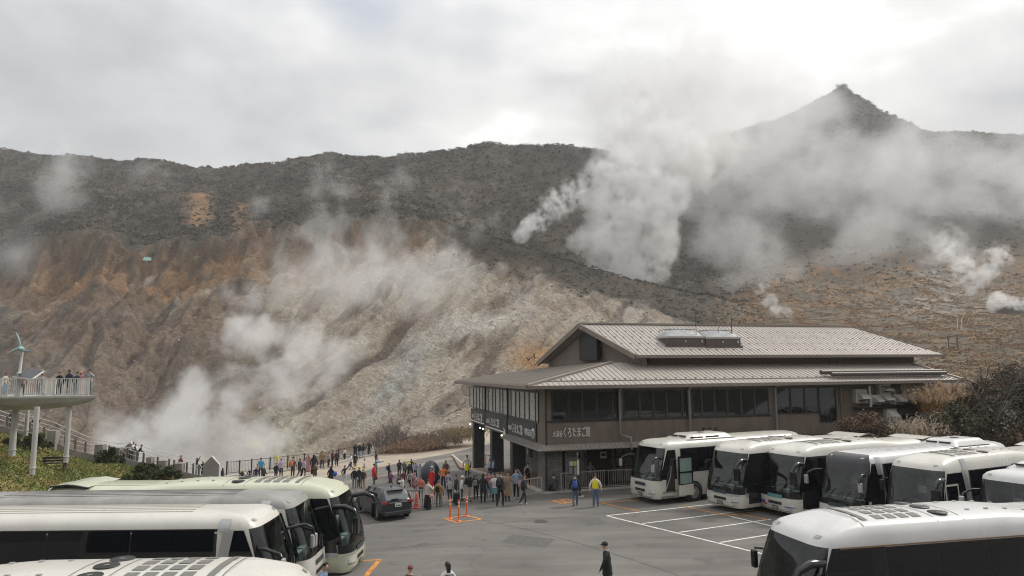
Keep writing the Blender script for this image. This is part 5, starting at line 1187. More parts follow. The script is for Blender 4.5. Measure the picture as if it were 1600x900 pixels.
for (bx, by, tx_, ty, r, dk) in ((51, 731, 57, 643, .15, 42.8), (103.5, 713, 107, 641, .14, 45.2), (19, 703, 23, 645, .20, 46.4), (41, 672, 44.5, 643, .13, 51.0)):
    b_ = atY(bx, by, dk); MB().cyl(DL((b_[0], dk, b_[2]-.4)), DL((b_[0], dk if dk < 48 else dk, DZ-.6)), r, r, 18).lathe([(r+.05, 0), (r+.05, .05), (r, .05)], DL((b_[0], dk, b_[2]-.02)), 18).build('column', COLM, deck)
# wind turbine lamp with a tilted solar panel
tb = atY(27, 622, 45.0); tp = empty('wind_turbine', (tb[0], 45.0, DZ)); tag(tp, 'small three bladed wind turbine on a pale pole above the deck', 'turbine')
ph = float(atY(31, 548, 45.0)[2])-DZ
TEALB = M('pale_teal_blade', (.25, .38, .38), .4, var=.1)
MB().tube([(0, 0, 0), (0, 0, ph*.52), (.02, 0, ph*.53), (.1, 0, ph)], [.17, .14, .085, .075], 12).build('pole', COLM, tp)
hub = MB().ball((.1, -.18, ph+.12), (.17, .3, .17), 12); hub.build('hub', TEALB, tp)
for (qx, qy) in ((26, 519), (10.7, 556.5), (52, 548.5)):
    e = atY(qx, qy, 44.8)-np.array([tb[0], 45.0, DZ]); c0 = Vector((.1, -.3, ph+.12)); e = Vector((e[0], -.3, e[2])); d = (e-c0).normalized(); n_ = Vector((0, 1, 0)).cross(d)
    pr = []; 
    for u, w_ in ((0, .05), (.15, .09), (.4, .075), (.8, .045), (1, .015)): c_ = c0.lerp(e, u)+n_*.10*sin(pi*u); pr.append([c_-n_*w_+Vector((0, .03, 0)), c_+Vector((0, -.03, 0)), c_+n_*w_+Vector((0, .03, 0)), c_+Vector((0, .05, 0)), c_-n_*w_+Vector((0, .03, 0))])
    MB().grid(pr).build('blade', TEALB, tp)
pa, pb_, pc_ = (float(atY(30, 583, 45)[0])-tb[0]), (float(atY(60, 589, 45)[0])-tb[0]), float(atY(45, 586, 45)[2])-DZ
MB().prism([(pa, -.6, pc_-.12), (pb_, -.6, pc_-.32), (pb_-.15, .7, pc_+.22), (pa+.1, .7, pc_+.40)], (0, 0, .05)).build('solar_panel', M('panel_dark', (.02, .022, .028), .25), tp)
m = MB()
for a, b in (((pa, -.6, pc_-.1), (pb_, -.6, pc_-.3)), ((pb_, -.6, pc_-.3), (pb_-.15, .7, pc_+.24))): m.bar(a, b, .07, .07)
m.build('panel_frame', WRAIL, tp)
# ------------------------------------------------------------------ hillside walkway: low wall, piers, rails
WALLC = M('walkway_wall', (.27, .25, .225), .9, var=.25, scale=1.2)
def wline(x): 
    ws_ = [(w[0], w[1], w[2]) for w in WALK]; xs_ = [w[0] for w in ws_]; return np.interp(x, xs_, [w[1] for w in ws_]), np.interp(x, xs_, [w[2] for w in ws_])
def wpt(x, dy=0.0): y, Y = wline(x); return atY(x, y+dy, Y)
ww = empty('walkway_wall', tuple(wpt(120))); tag(ww, 'low grey wall with piers and pale rails stepping down the grass bank', 'wall'); w0 = np.array(ww.location)
xs_ = list(np.linspace(-80, 318, 26)); m = MB()
for a, b in zip(xs_[:-1], xs_[1:]):
    A = wpt(a)-w0; B_ = wpt(b)-w0; m.bar(A+np.array([0, 0, .05]), B_+np.array([0, 0, .05]), .22, 1.0)
m.build('parapet', WALLC, ww)
for h_ in (.95, 1.3):
    MB().tube([tuple(wpt(x)-w0+np.array([0, .15, h_])) for x in xs_], .028, 6).build('rail', WRAIL, ww)
    MB().tube([tuple(wpt(x)-w0+np.array([0, 2.2, h_+.05])) for x in xs_], .028, 6).build('rail', WRAIL, ww)
for px in (82.5, 156, 182.5, 254.5, 279.5, 234): p_ = wpt(px)-w0; w_ = .34 if px != 234 else .22; MB().box(p_[0]-w_, p_[0]+w_, p_[1]-.3, p_[1]+.25, p_[2]-.6, p_[2]+(1.5 if px < 170 else 1.25)).build('pier', WALLC, ww)
for px in (8, 22, 44, 66, 99, 115, 131, 168, 197, 212, 222, 244, 262, 270, 290, 300, 309): p_ = wpt(px)-w0; MB().box(p_[0]-.06, p_[0]+.06, p_[1]+.06, p_[1]+.18, p_[2]+.3, p_[2]+1.4).build('rail_post', M('rail_post_brown', (.13, .105, .09), .6), ww)
def marker(px, pyb, Y, w, h, label, rz=.25):
    p_ = atY(px, pyb, Y); r_ = empty('concrete_marker', tuple(p_), rz); tag(r_, label, 'marker')
    MB().prism([(-w/2, 0, -.5), (w/2, 0, -.5), (w/2, 0, h*.68), (0, 0, h), (-w/2, 0, h*.68)], (0, .4, 0)).build('slab', WALLC, r_)
    MB().prism([(w/2+.002, -.03, h*.66), (w/2+.07, -.03, h*.66), (0.03, -.03, h+.05), (-.01, -.03, h+.0)], (0, .46, 0)).box(w/2+.002, w/2+.06, -.02, .42, -.5, h*.665).build('cap_stone', M('marker_cap', (.52, .51, .48), .8, var=.1), r_)
marker(328.5, 752, 58, 1.22, 2.0, 'tall grey gable topped slab at the foot of the walkway'); marker(201, 722, 60.5, 1.0, 1.7, 'pale slanted slab beside people leaning on the walkway rail')
# bench on the bank
bp = bank_at_px(83, 733); bn = empty('park_bench', tuple(bp), radians(14)); tag(bn, 'dark weathered bench standing alone on the grass bank', 'bench'); BW = M('dark_wood', (.035, .028, .024), .8)
MB().box(-.85, .85, -.22, .22, .38, .43).build('seat', BW, bn); MB().box(-.85, .85, .2, .25, .5, .62).box(-.85, .85, .22, .27, .68, .82).build('backrest', BW, bn)
for s_ in (-.7, .7): MB().box(s_-.04, s_+.04, -.2, .26, -.1, .38).box(s_-.04, s_+.04, .25, .30, .3, .84).build('leg', BW, bn)
# ------------------------------------------------------------------ fence along the promenade
DKM = M('dark_fence_paint', (.045, .042, .038), .5)
fpx = [(352, 745.5), (372, 743.5), (391, 741), (420, 737.8), (448, 734), (474, 731), (500, 728.5), (528, 722), (552, 716.5), (575, 712)]
FP = [onground(*p_)+np.array([0, .25, .15]) for p_ in fpx]
fe = empty('promenade_fence', tuple(FP[4])); tag(fe, 'dark metal bar fence along the beige promenade above the crater', 'fence'); f0 = FP[4]
for p_ in FP: q_ = p_-f0; MB().box(q_[0]-.05, q_[0]+.05, q_[1]-.05, q_[1]+.05, q_[2]-.2, q_[2]+1.2).build('post', DKM, fe)
for a, b in zip(FP[:-1], FP[1:]):
    m = MB(); A = Vector(a-f0); B_ = Vector(b-f0); n = int((B_-A).length/.16)
    for z in (.15, 1.1): m.bar(A+Vector((0, 0, z)), B_+Vector((0, 0, z)), .035, .04)
    for i in range(1, n): p_ = A.lerp(B_, i/n); m.bar(p_+Vector((0, 0, .15)), p_+Vector((0, 0, 1.1)), .016, .016)
    m.build('bar_panel', DKM, fe)
fp2 = [(590, 708), (625, 700), (660, 693), (690, 686.5), (720, 681), (752, 674.5)]
FP = [onground(*p_)+np.array([0, .9, -.05]) for p_ in fp2]; fe = empty('rope_fence', tuple(FP[3])); tag(fe, 'low brown post and rope fence beside the reeds near the hall', 'fence'); f0 = FP[3]
for p_ in FP: q_ = p_-f0; MB().box(q_[0]-.06, q_[0]+.06, q_[1]-.06, q_[1]+.06, q_[2]-.3, q_[2]+1.25).build('post', DKM, fe)
for h_ in (.6, 1.1): MB().tube([tuple(p_-f0+np.array([0, 0, h_])) for p_ in FP], .02, 5).build('rope', DKM, fe)
# ------------------------------------------------------------------ crowd barriers and hand rails
STEEL = M('galvanised_steel', (.36, .355, .34), .4, metal=.5, var=.2); TANR = M('tan_rail_paint', (.34, .31, .275), .5)
def barrier(a, b, label, h=1.0, mat=STEEL, name='crowd_barrier', sp=.13, cat='barrier', dz=0.0):
    A = np.array(onground(*a, dz)); B_ = np.array(onground(*b, dz)); r_ = empty(name, tuple(A)); tag(r_, label, cat); d = Vector(B_-A)
    m = MB(); n = max(3, int(d.length/sp))
    for i in range(1, n): p_ = d*(i/n); m.bar(p_+Vector((0, 0, .16)), p_+Vector((0, 0, h-.02)), .022, .022)
    m.build('bars', mat, r_)
    MB().bar((0, 0, h), d+Vector((0, 0, h)), .05, .05).build('rail', mat, r_); MB().bar((0, 0, .14), d+Vector((0, 0, .14)), .04, .04).build('rail', mat, r_)
    k = max(1, round(d.length/2.4))
    for i in range(k+1): p_ = d*(i/k); MB().box(p_.x-.03, p_.x+.03, p_.y-.03, p_.y+.03, p_.z-.02, p_.z+h+.02).build('post', mat, r_)
    return r_
barrier((628, 795), (660, 796), 'grey crowd barrier behind the hatchback near the traffic cone'); barrier((668, 793), (690, 789.5), 'short grey crowd barrier beside the woman in the long black skirt')
barrier((818, 778), (846, 773), 'grey hand rail at the corner of the brick terrace', 1.0, TANR, 'hand_rail', .25, 'railing')
barrier((877, 768.5), (948, 763), 'tan bar railing in front of the dark hall entrance, board end', 1.08, TANR, 'bar_railing', .14, 'railing'); barrier((948, 763), (990, 761.5), 'tan bar railing in front of the hall, nearest to the open coach', 1.08, TANR, 'bar_railing', .14, 'railing')
barrier((748, 726), (771, 731), 'thin dark hoop rail on the brick terrace', 1.0, M('rust_rail', (.12, .07, .055), .6), 'hoop_rail', .8, 'railing', .14)
kerb([onground(846, 772), onground(878, 769.5), onground(990, 762)], .2, .1)
kerb([onground(700, 785), onground(735, 779), onground(790, 772.5)], .22, .12)
# ------------------------------------------------------------------ cones, delineators, bins, board, egg
CORG = M('cone_red_orange', (.62, .075, .035), .5); CWH = M('cone_white', (.66, .65, .63), .5); DORG = M('delineator_orange', (.78, .13, .02), .45); RUBB = M('cone_base', (.03, .03, .03), .7)
def cone(px, py, label, mat=CORG, h=.72, dz=0.0, white=True):
    p_ = onground(px, py, dz); r_ = empty('traffic_cone', tuple(p_)); tag(r_, label, 'cone', 'traffic cones'); s_ = h/.72
    MB().box(-.19*s_, .19*s_, -.19*s_, .19*s_, 0, .04).build('base', mat if white else RUBB, r_, bevel=.01)
    MB().lathe([(.165*s_, .041), (.15*s_, .05), (.115*s_, .25*h), (.05*s_, h*.97), (.03*s_, h), (0, h)], (0, 0, 0), 16).build('cone', mat, r_)
    if white:
        for a, b in ((.34, .52), (.66, .82)): f = lambda u: .155*s_+( .045*s_-.155*s_)*u+.002; MB().lathe([(f(a)-.012*s_, a*h), (f(b)-.012*s_, b*h)], (0, 0, 0), 16).build('white_band', CWH, r_)
cone(650.5, 794, 'red and white traffic cone behind the grey hatchback', h=.78)
cone(742.5, 713.5, 'red traffic cone at the foot of the farthest hall post', dz=.14); cone(756, 722.5, 'red traffic cone inside the hoop rail on the terrace', dz=.14)
cone(700, 686.5, 'orange cone by the rope fence, next to the camera post', M('plain_orange', (.62, .17, .06), .6), .85, white=False); cone(686.5, 690.5, 'green cone by the reeds, next to the blue box', M('plain_green', (.03, .22, .12), .6), .85, white=False)
b_ = onground(679.5, 692); r_ = empty('litter_box', tuple(b_), .3); tag(r_, 'blue and white box standing at the promenade edge', 'bin'); MB().box(-.32, .32, -.3, .3, 0, .25).box(-.36, .36, -.34, .34, 0, .06).build('base', M('blue_plastic', (.05, .06, .22), .5), r_); MB().box(-.3, .3, -.28, .28, .25, .8).build('body', M('pale_box', (.40, .38, .40), .5), r_); MB().box(-.2, .1, -.29, -.281, .35, .7).build('panel', M('dark_red_panel', (.16, .05, .06), .5), r_)
b_ = onground(704, 688); r_ = empty('camera_post', tuple(b_)); tag(r_, 'slim pale post with a dark head by the promenade kerb', 'post'); MB().cyl((0, 0, 0), (0, 0, 1.1), .06, .06).build('post', WRAIL, r_); MB().box(-.1, .1, -.1, .1, 1.1, 1.35).build('head', DKM, r_)
for px, py, lb in ((805, 800+6.5, 'left orange delineator post on the yellow box'), (0, 0, ''),):
    pass
for px, py, lb in ((703.4, 810.6, 'orange delineator post on the left corner of the orange box'), (716.8, 814.2, 'orange delineator post on the near side of the orange box'), (729.3, 806.6, 'orange delineator post at the far right of the orange box')):
    p_ = onground(px, py); r_ = empty('delineator_post', tuple(p_)); tag(r_, lb, 'delineator', 'orange delineator posts'); MB().lathe([(.13, .006), (.12, .03), (.06, .05), (.045, .08)], (0, 0, 0), 16).build('base', DORG, r_)
    MB().lathe([(.045, .06), (.042, .95), (.035, 1.0), (0, 1.0)], (0, 0, 0), 14).build('post', DORG, r_)
    for z in (.68, .84): MB().lathe([(.047, z), (.047, z+.07)], (0, 0, 0), 14).build('white_band', CWH, r_)
p_ = onground(906, 776); r_ = empty('notice_board', tuple(p_), radians(-8)); tag(r_, 'notice board on a dark post in front of the hall entrance', 'sign')
MB().box(-.07, .07, -.07, .07, 0, 2.15).build('post', DKBR, r_); MB().box(-.25, .25, -.2, .2, 0, .05).build('foot', KERB, r_)
o = MB().box(-.62, .02+.0, -.13, -.075, 1.2, 2.15).build('board', M('board_dark', (.05, .05, .05), .5), r_)
for k, (x0, x1, z0, z1, c_) in enumerate(((-.56, -.34, 1.75, 2.0, (.32, .31, .29)), (-.32, -.14, 1.75, 2.0, (.36, .32, .06)), (-.56, -.40, 1.3, 1.68, (.16, .16, .15)), (-.38, -.30, 1.3, 1.68, (.03, .03, .03)), (-.28, -.14, 1.3, 1.68, (.2, .19, .17)), (-.11, 0.0, 1.25, 2.1, (.52, .51, .50)))):
    MB().box(x0, x1, -.142, -.132, z0, z1).build('notice', M('notice_%d' % k, c_, .6), o)
# the black egg statue
eb = onground(672.5, 758); eg = empty('egg_statue', tuple(eb), 0); tag(eg, 'large black egg statue with white vertical lettering on the promenade', 'statue')
prof_ = [(0.0, .02), (.30, .04), (.52, .2), (.64, .45), (.66, .68), (.62, .95), (.51, 1.22), (.33, 1.44), (.15, 1.56), (0, 1.6)]
MB().lathe(prof_, (0, 0, 0), 32).build('egg', M('black_stone', (.036, .043, .056), .42, var=.3, scale=8), eg)
for i, ch in enumerate('大涌谷'):
    me, c_ = text_mesh(ch, .34, .01); zc = 1.20-.34*i; a0 = -pi/2+.34; x = c_[:, 0]-c_[:, 0].mean(); z = c_[:, 1]-c_[:, 1].mean()+zc
    rr = np.interp(z, [p_[1] for p_ in prof_], [p_[0] for p_ in prof_])+.012+c_[:, 2]; aa = a0+x/np.maximum(rr, .2)
    me.vertices.foreach_set('co', np.stack([rr*np.cos(aa), rr*np.sin(aa), z], 1).astype(np.float32).ravel()); me.materials.clear(); me.materials.append(LETW); link(bpy.data.objects.new('lettering', me), eg)
# ------------------------------------------------------------------ far away things
hp = hill_px(1580, 489); r_ = empty('mountain_hut', tuple(hp), .2); tag(r_, 'small flat roofed hut on the far slope below a steam plume', 'hut')
MB().box(-5, 6, -3, 3, -1, 2.6).build('wall', M('hut_wall', (.10, .09, .085), .9), r_); MB().box(-5.6, 6.6, -3.6, 3.6, 2.6, 3.0).box(-2, 1, -1, 1, 3, 3.5).build('roof', M('hut_roof', (.075, .07, .07), .8), r_); MB().box(-3, -1.5, -3.06, -3.0, .6, 1.9).build('window', BGLASS, r_)
hp = hill_px(1490, 548); r_ = empty('steel_portal', tuple(hp), .1); tag(r_, 'dark steel portal frame on the brown slope behind the hall roof', 'frame'); s_ = hp[1]/F
for xx in (-8*s_, 7*s_): MB().box(xx-.1, xx+.1, -.1, .1, -1, 23*s_).build('post', DKM, r_)
MB().box(-8*s_, 7*s_, -.1, .1, 22*s_, 23*s_).build('beam', DKM, r_)
for k, px in enumerate((1497, 1502.5)):
    hp = hill_px(px, 515); r_ = MB().tube([(0, 0, -.5), (.9 if k else .6, 0, 4.2)], .12, 6).build('marker_pole', WRAIL, None, tuple(hp)); tag(r_, 'pale leaning pole on the far brown slope', 'pole', 'leaning marker poles')
hp = hill_px(229, 408); r_ = MB().prism([(-2, 0, .0), (2.1, 0, -.3), (1.7, 1, 1.3), (-1.7, 1, 1.7)], (0, .2, .1)).build('green_tarpaulin', M('mint_sheet', (.28, .46, .38), .6), None, tuple(hp+np.array([0, 0, .3]))); tag(r_, 'mint green sheet lying on the rim of the orange cliff', 'sheet')
hp = hill_px(832, 563); RUST = M('dark_red_steel', (.06, .02, .02), .6); r_ = empty('steel_gantry', tuple(hp)); tag(r_, 'dark red steel frame on the orange earth left of the hall gable', 'frame'); s_ = hp[1]/F
MB().bar((-6*s_, 0, 1.5*s_), (4*s_, 0, 6*s_), .3, .3).build('beam', RUST, r_)
for (x0, z0, x1, z1) in ((-9, 4, -5, 0), (3, 9, 5, 2), (-6, -1, -3, 3)): MB().bar((x0*s_, 0, z0*s_), (x1*s_, 0, z1*s_), .35, .35).build('leg', RUST, r_)
MB().box(2.0*s_, 4.6*s_, -.3, .3, 7.6*s_, 10*s_).build('head', RUST, r_)
# ------------------------------------------------------------------ planting near the hall and the promenade
BARK = M('grey_bark', (.13, .12, .11), .9, var=.3, scale=6); TWIG = M('brown_twig', (.075, .058, .048), .9)
def leaves(name, C, R, n, leaf, base, rng, par, jit=.4, sq=.8, shell=.2):
    V, T, c = clumps(np.array(C, float), np.array(R, float), n, leaf, np.array(base, float), rng, jit, sq, shell, True)
    return obj_np(name, V, T, [LEAF], attr=c, parent=par)
def branches(m, p, d, ln, r, depth, rng, tips, up=.25, mi=0):
    p = Vector(p); d = Vector(d).normalized(); pts = [p]; q_ = p.copy(); dd = d.copy(); k = 4
    for i in range(k):
        dd = (dd+Vector(rng.normal(size=3)*.16)+Vector((0, 0, up*.15))).normalized(); q_ = q_+dd*ln/k; pts.append(q_.copy())
    m.tube(pts, [r*(1-.55*i/k) for i in range(k+1)], 5 if r < .05 else 7, mi, caps=False)
    tips.append(q_.copy())
    if depth <= 0: return
    for j in range(3 if depth > 1 else 4):
        u = .35+.65*rng.random(); i = min(int(u*k), k-1); s_ = pts[i].lerp(pts[i+1], u*k-i); nd = (dd+Vector(rng.normal(size=3)*.75)).normalized()
        branches(m, s_, nd, ln*(.5+.25*rng.random()), max(r*.48, .008), depth-1, rng, tips, up)
def bare_tree(px, py, Y, h, label, name='bare_tree', depth=3, mat=BARK, lean=(0, 0, 1), stems=1, twigs=True):
    b = atY(px, py, Y); r_ = empty(name, tuple(b)); tag(r_, label, 'tree' if h > 3 else 'shrub'); rng = np.random.default_rng(int(px*7+py)); tips = []; m = MB()
    for s_ in range(stems): branches(m, (rng.normal()*.15*stems*.5, rng.normal()*.15*stems*.5, -.3), Vector(lean)+Vector(rng.normal(size=3)*.15*(stems > 1)), h*.62, h*.022, 1, rng, tips)
    m.build('trunk', mat, r_); c = MB(); tp = list(tips); t2 = []
    for t_ in tp: 
        for k in range(4): branches(c, t_-Vector((0, 0, h*.2*rng.random())), Vector(rng.normal(size=3)*.6)+Vector((0, 0, .7)), h*.26, h*.006, depth-2, rng, t2)
    c.build('crown', mat, r_)
    return r_, [Vector(b)+t_ for t_ in t2]
def bush(px, py, Y, w, h, label, cols, n=40, k=220, leaf=.05, name='shrub', twig=TWIG, cat='shrub', seed=0):
    b = atY(px, py, Y); r_ = empty(name, tuple(b)); tag(r_, label, cat); rng = np.random.default_rng(int(px*3+py)+seed)
    m = MB(); tips = []
    for s_ in range(9): branches(m, (rng.normal()*w*.12, rng.normal()*w*.12, -.2), (rng.normal()*.55, rng.normal()*.55, 1), h*.55, .02, 2, rng, tips)
    m.build('stems', twig, r_)
    C = []; R = []
    for i in range(n):
        a = rng.random()*2*pi; rr = sqrt(rng.random()); C.append((cos(a)*rr*w*.46, sin(a)*rr*w*.4, h*(.05+.78*rng.random()*(1-.5*rr*rr)))); R.append((.16+.2*rng.random())*min(w, h)*.8)
    cs = np.array(cols)[rng.integers(0, len(cols), n)]*(.7+.6*rng.random((n, 1)))
    leaves('foliage', C, R, k, leaf*1.45*max(1.0, Y/60)/np.mean(R), cs, rng, r_); return r_
def pampas(px, py, Y, w, h, label, n=260, col=(.30, .20, .11), plume=(.55, .46, .36)):
    b = atY(px, py, Y); r_ = empty('pampas_clump', tuple(b)); tag(r_, label, 'grass clump', kind='thing'); rng = np.random.default_rng(int(px+py*5)); V = []; Fq = []; C = []
    for i in range(n):
        a = rng.random()*2*pi; rr = sqrt(rng.random())*w*.42; x0 = cos(a)*rr; y0 = sin(a)*rr; hh = h*(.35+.65*rng.random()*(1-.9*(rr/w))); sp = (.1+.8*rng.random()**1.4)*w*.6; th = rng.random()*2*pi; c_ = np.array(col)*(.6+.8*rng.random())
        prev = None
        for s_ in range(5):
            u = s_/4; x = x0+cos(th)*sp*u**2; y = y0+sin(th)*sp*u**2; z = hh*(u-.18*u**3)-.35*(1-u)-.5*rr/w; wd = .011*(1-u*.8)*max(1, Y/45)
            V += [(x-wd*sin(th), y+wd*cos(th), z), (x+wd*sin(th), y-wd*cos(th), z)]; C += [c_, c_]
            k = len(V)
            if s_: Fq.append((k-4, k-3, k-1, k-2))
        if i % 2 == 0:
            pc_ = np.array(plume)*(.8+.4*rng.random()); x, y, z = V[-1]
            for j in range(9):
                o = rng.normal(size=3)*np.array([.03, .03, .02])+np.array([cos(th)*.02*j, sin(th)*.02*j, .035*j]); p_ = np.array([x, y, z])+o; d = rng.normal(size=3)*.03*max(1, Y/60); d2 = rng.normal(size=3)*.028*max(1, Y/60)
                V += [p_+d, p_-d, p_-d2+np.array([0, 0, .05]), p_+d2+np.array([0, 0, .05])]; C += [pc_]*4; k = len(V); Fq.append((k-4, k-3, k-2, k-1))
    obj_np('blades', np.array(V, float), Fq, [LEAF], attr=np.concatenate([np.clip(np.array(C), .01, .9), np.ones((len(C), 1))], 1), parent=r_); return r_
DG = [(.085, .086, .058), (.11, .104, .07), (.15, .118, .082)]; RU = [(.15, .105, .075), (.12, .088, .066), (.17, .115, .075)]; GRY = [(.16, .145, .125), (.19, .17, .14), (.11, .10, .085)]
# raised rocky verge the planting stands on
vb_ = MB(); VP_ = []
for i, px in enumerate(np.linspace(1300, 1760, 40)):
    r = []; w = float(sstep(1412, 1462, px))
    for j, (py, Y) in enumerate(((760, 42.5), (742, 43.4), (715, 44.1), (685, 44.7), (655, 45.4), (632, 46.6), (615, 50), (603, 58), (590, 75))):
        p_ = atY(px, 752-(752-py)*(.12+.88*w), Y); r.append((p_[0], p_[1], p_[2]+.45*float(pn(p_[0]/2, p_[1]/2+p_[2], 8))))
    VP_.append(r)
vg = vb_.grid(VP_, flip=True).build('verge', M('verge_soil', (.085, .068, .05), .95, var=.45, scale=1.2)); tag(vg, kind='structure')
bush(1355, 690, 43.6, 3.4, 2.35, 'russet rounded shrub under the ventilation hoods', RU, 46, 150, .045)
bush(1400, 694, 44.2, 2.6, 1.9, 'thin grey shrub between the russet shrub and the pampas', GRY, 22, 90, .04)
pampas(1428, 694, 43.4, 2.6, 2.1, 'pale plumed pampas clump behind the third coach', 500)
pampas(1476, 645, 46.5, 3.4, 2.6, 'golden pampas clump hiding the end of the lower roof', 900, (.33, .19, .08), (.60, .44, .30))
pampas(1555, 622, 47.6, 3.2, 1.8, 'tawny grass clump on top of the verge behind the bare trees', 500, (.36, .21, .10), (.55, .38, .24)); pampas(1592, 694, 43.6, 2.4, 1.4, 'rusty grass clump at the foot of the verge by the photo edge', 400, (.24, .14, .08), (.36, .24, .16))
for (px, py, Y, w, h, lb, cs, n) in ((1500, 690, 44.3, 3.6, 2.9, 'dark green shrub below the golden pampas', DG, 70), (1560, 694, 44.3, 3.8, 3.6, 'dark tangled shrub around the grey bare tree', DG+GRY, 80), (1612, 690, 44.3, 3.6, 4.2, 'tall dark shrub at the edge of the photo', DG, 80),
    (1455, 690, 44.4, 2.6, 2.2, 'grey twiggy shrub left of the rock', GRY, 40), (1590, 640, 45.8, 3.8, 3.4, 'dark shrub high on the verge behind the bare tree', DG+GRY, 60), (1535, 642, 45.8, 3.4, 2.5, 'olive shrub high on the verge beside the golden pampas', DG+RU, 50)):
    bush(px, py, Y, w, h, lb, cs, n, 150, .05)
bare_tree(1560, 692, 43.8, 5.6, 'grey bare tree with forked limbs in front of the dark shrubs', depth=3)
bare_tree(1596, 690, 44.3, 6.4, 'dark bare tree leaning in from the edge of the photo', depth=3, mat=TWIG, lean=(-.1, 0, 1))
bare_tree(1508, 640, 45.6, 2.8, 'thin dark bare tree rising through the golden pampas', depth=3, mat=TWIG)
rk = MB().ball((0, 0, 0), (.62, .55, .6), 14, 0, 10); rk.v = [tuple(np.array(v)*(1+.25*float(pn(v[0]*2+5, v[2]*2+v[1]*1.5, 4)))) for v in rk.v]
o = rk.build('boulder', M('grey_rock', (.10, .097, .088), .9, var=.4, scale=2), None, tuple(atY(1484, 655, 44.9))); tag(o, 'grey boulder among shrubs at the right of the hall', 'boulder')
# reeds and bare shrubs along the promenade kerb
for i, (px, py, Y, h, lb) in enumerate(((604, 704, 79, 3.4, 'leafless pale stemmed shrub at the promenade kerb, left of the reeds'), (618, 701, 80, 3.8, 'leafless pale stemmed shrub at the promenade kerb, touching the reeds'), (590, 708, 78, 2.6, 'low leafless shrub beside the people at the kerb'))):
    bare_tree(px, py, Y, h, lb, 'bare_shrub', 3, M('pale_twig', (.17, .14, .12), .9), stems=5)
for (px, py, Y, w, h, lb, c1, c2) in ((630, 701.5, 79, 5.5, .8, 'russet reed clump at the kerb, farthest from the hall', (.34, .22, .15), (.40, .29, .21)), (652, 697, 80, 5.5, 1.05, 'russet reed clump at the kerb beside the blue box', (.32, .20, .13), (.40, .28, .20)), (672, 692, 81, 4.5, 1.0, 'brown reed clump at the kerb behind the blue box', (.28, .20, .14), (.34, .26, .2)),
    (696, 686, 82, 5.0, 1.0, 'brown reed clump behind the cones at the kerb', (.25, .19, .14), (.30, .24, .18)), (724, 679.5, 83, 5.5, .9, 'olive reed clump at the kerb beside the hall sign', (.28, .23, .12), (.34, .27, .16))):
    pampas(px, py, Y, w, h, lb, 700, c1, c2)
# shrubs on the grass bank
for (px, py, Y, w, h, lb) in ((172, 723, 54, 2.2, 1.5, 'dark green bush against the walkway wall'), (232, 748, 53, 3.0, 1.5, 'dark olive bush on the lower end of the bank'), (262, 752, 53, 2.6, 1.4, 'green bush below the walkway piers'), (212, 756, 51, 2.4, .9, 'low grey-green bush at the foot of the bank'), (40, 700, 50, 3.6, 1.3, 'dark low bush under the deck columns')):
    p_ = bank_at_px(px, py); bush(px, py, float(p_[1]), w, h, lb, [(.045, .058, .022), (.06, .065, .028)], 34, 130, .05)
# ------------------------------------------------------------------ people
SKINC = {'l': M('skin_light', (.46, .29, .21), .6), 'm': M('skin_medium', (.33, .19, .125), .6), 'd': M('skin_dark', (.12, .065, .042), .6)}
PAL = dict(black=(.014, .014, .016), navy=(.02, .025, .06), dgrey=(.045, .046, .05), grey=(.15, .15, .155), lgrey=(.34, .34, .35), white=(.62, .61, .59), cream=(.52, .47, .38), beige=(.36, .29, .21), tan=(.27, .18, .105), brown=(.10, .058, .036), dbrown=(.045, .028, .022),
 red=(.50, .03, .03), maroon=(.13, .025, .035), pink=(.50, .23, .23), salmon=(.52, .16, .14), orange=(.66, .19, .06), yellow=(.72, .60, .03), ochre=(.34, .21, .07), green=(.20, .38, .05), olive=(.11, .10, .055), blue=(.05, .10, .35), lblue=(.26, .38, .50), sky=(.06, .30, .50), denim=(.085, .12, .20), ldenim=(.22, .28, .36), lilac=(.40, .34, .46), purple=(.12, .035, .13), dusty=(.36, .20, .20), teal=(.12, .26, .30), shirt=(.20, .27, .40), hair=(.012, .010, .009), rhair=(.16, .025, .025), bhair=(.05, .028, .018))
def cloth(n): return M('cloth_'+n, PAL[n], .85, var=.22, scale=7)
HAIRM = {k: M('hair_'+k, PAL[k], .55) for k in ('hair', 'rhair', 'bhair')}
EYE = M('eye_dark', (.02, .015, .012), .4); LIP = M('lip', (.32, .12, .10), .6); SHOEB = M('shoe_black', (.02, .02, .02), .6); SHOEW = M('shoe_white', (.60, .60, .58), .6)
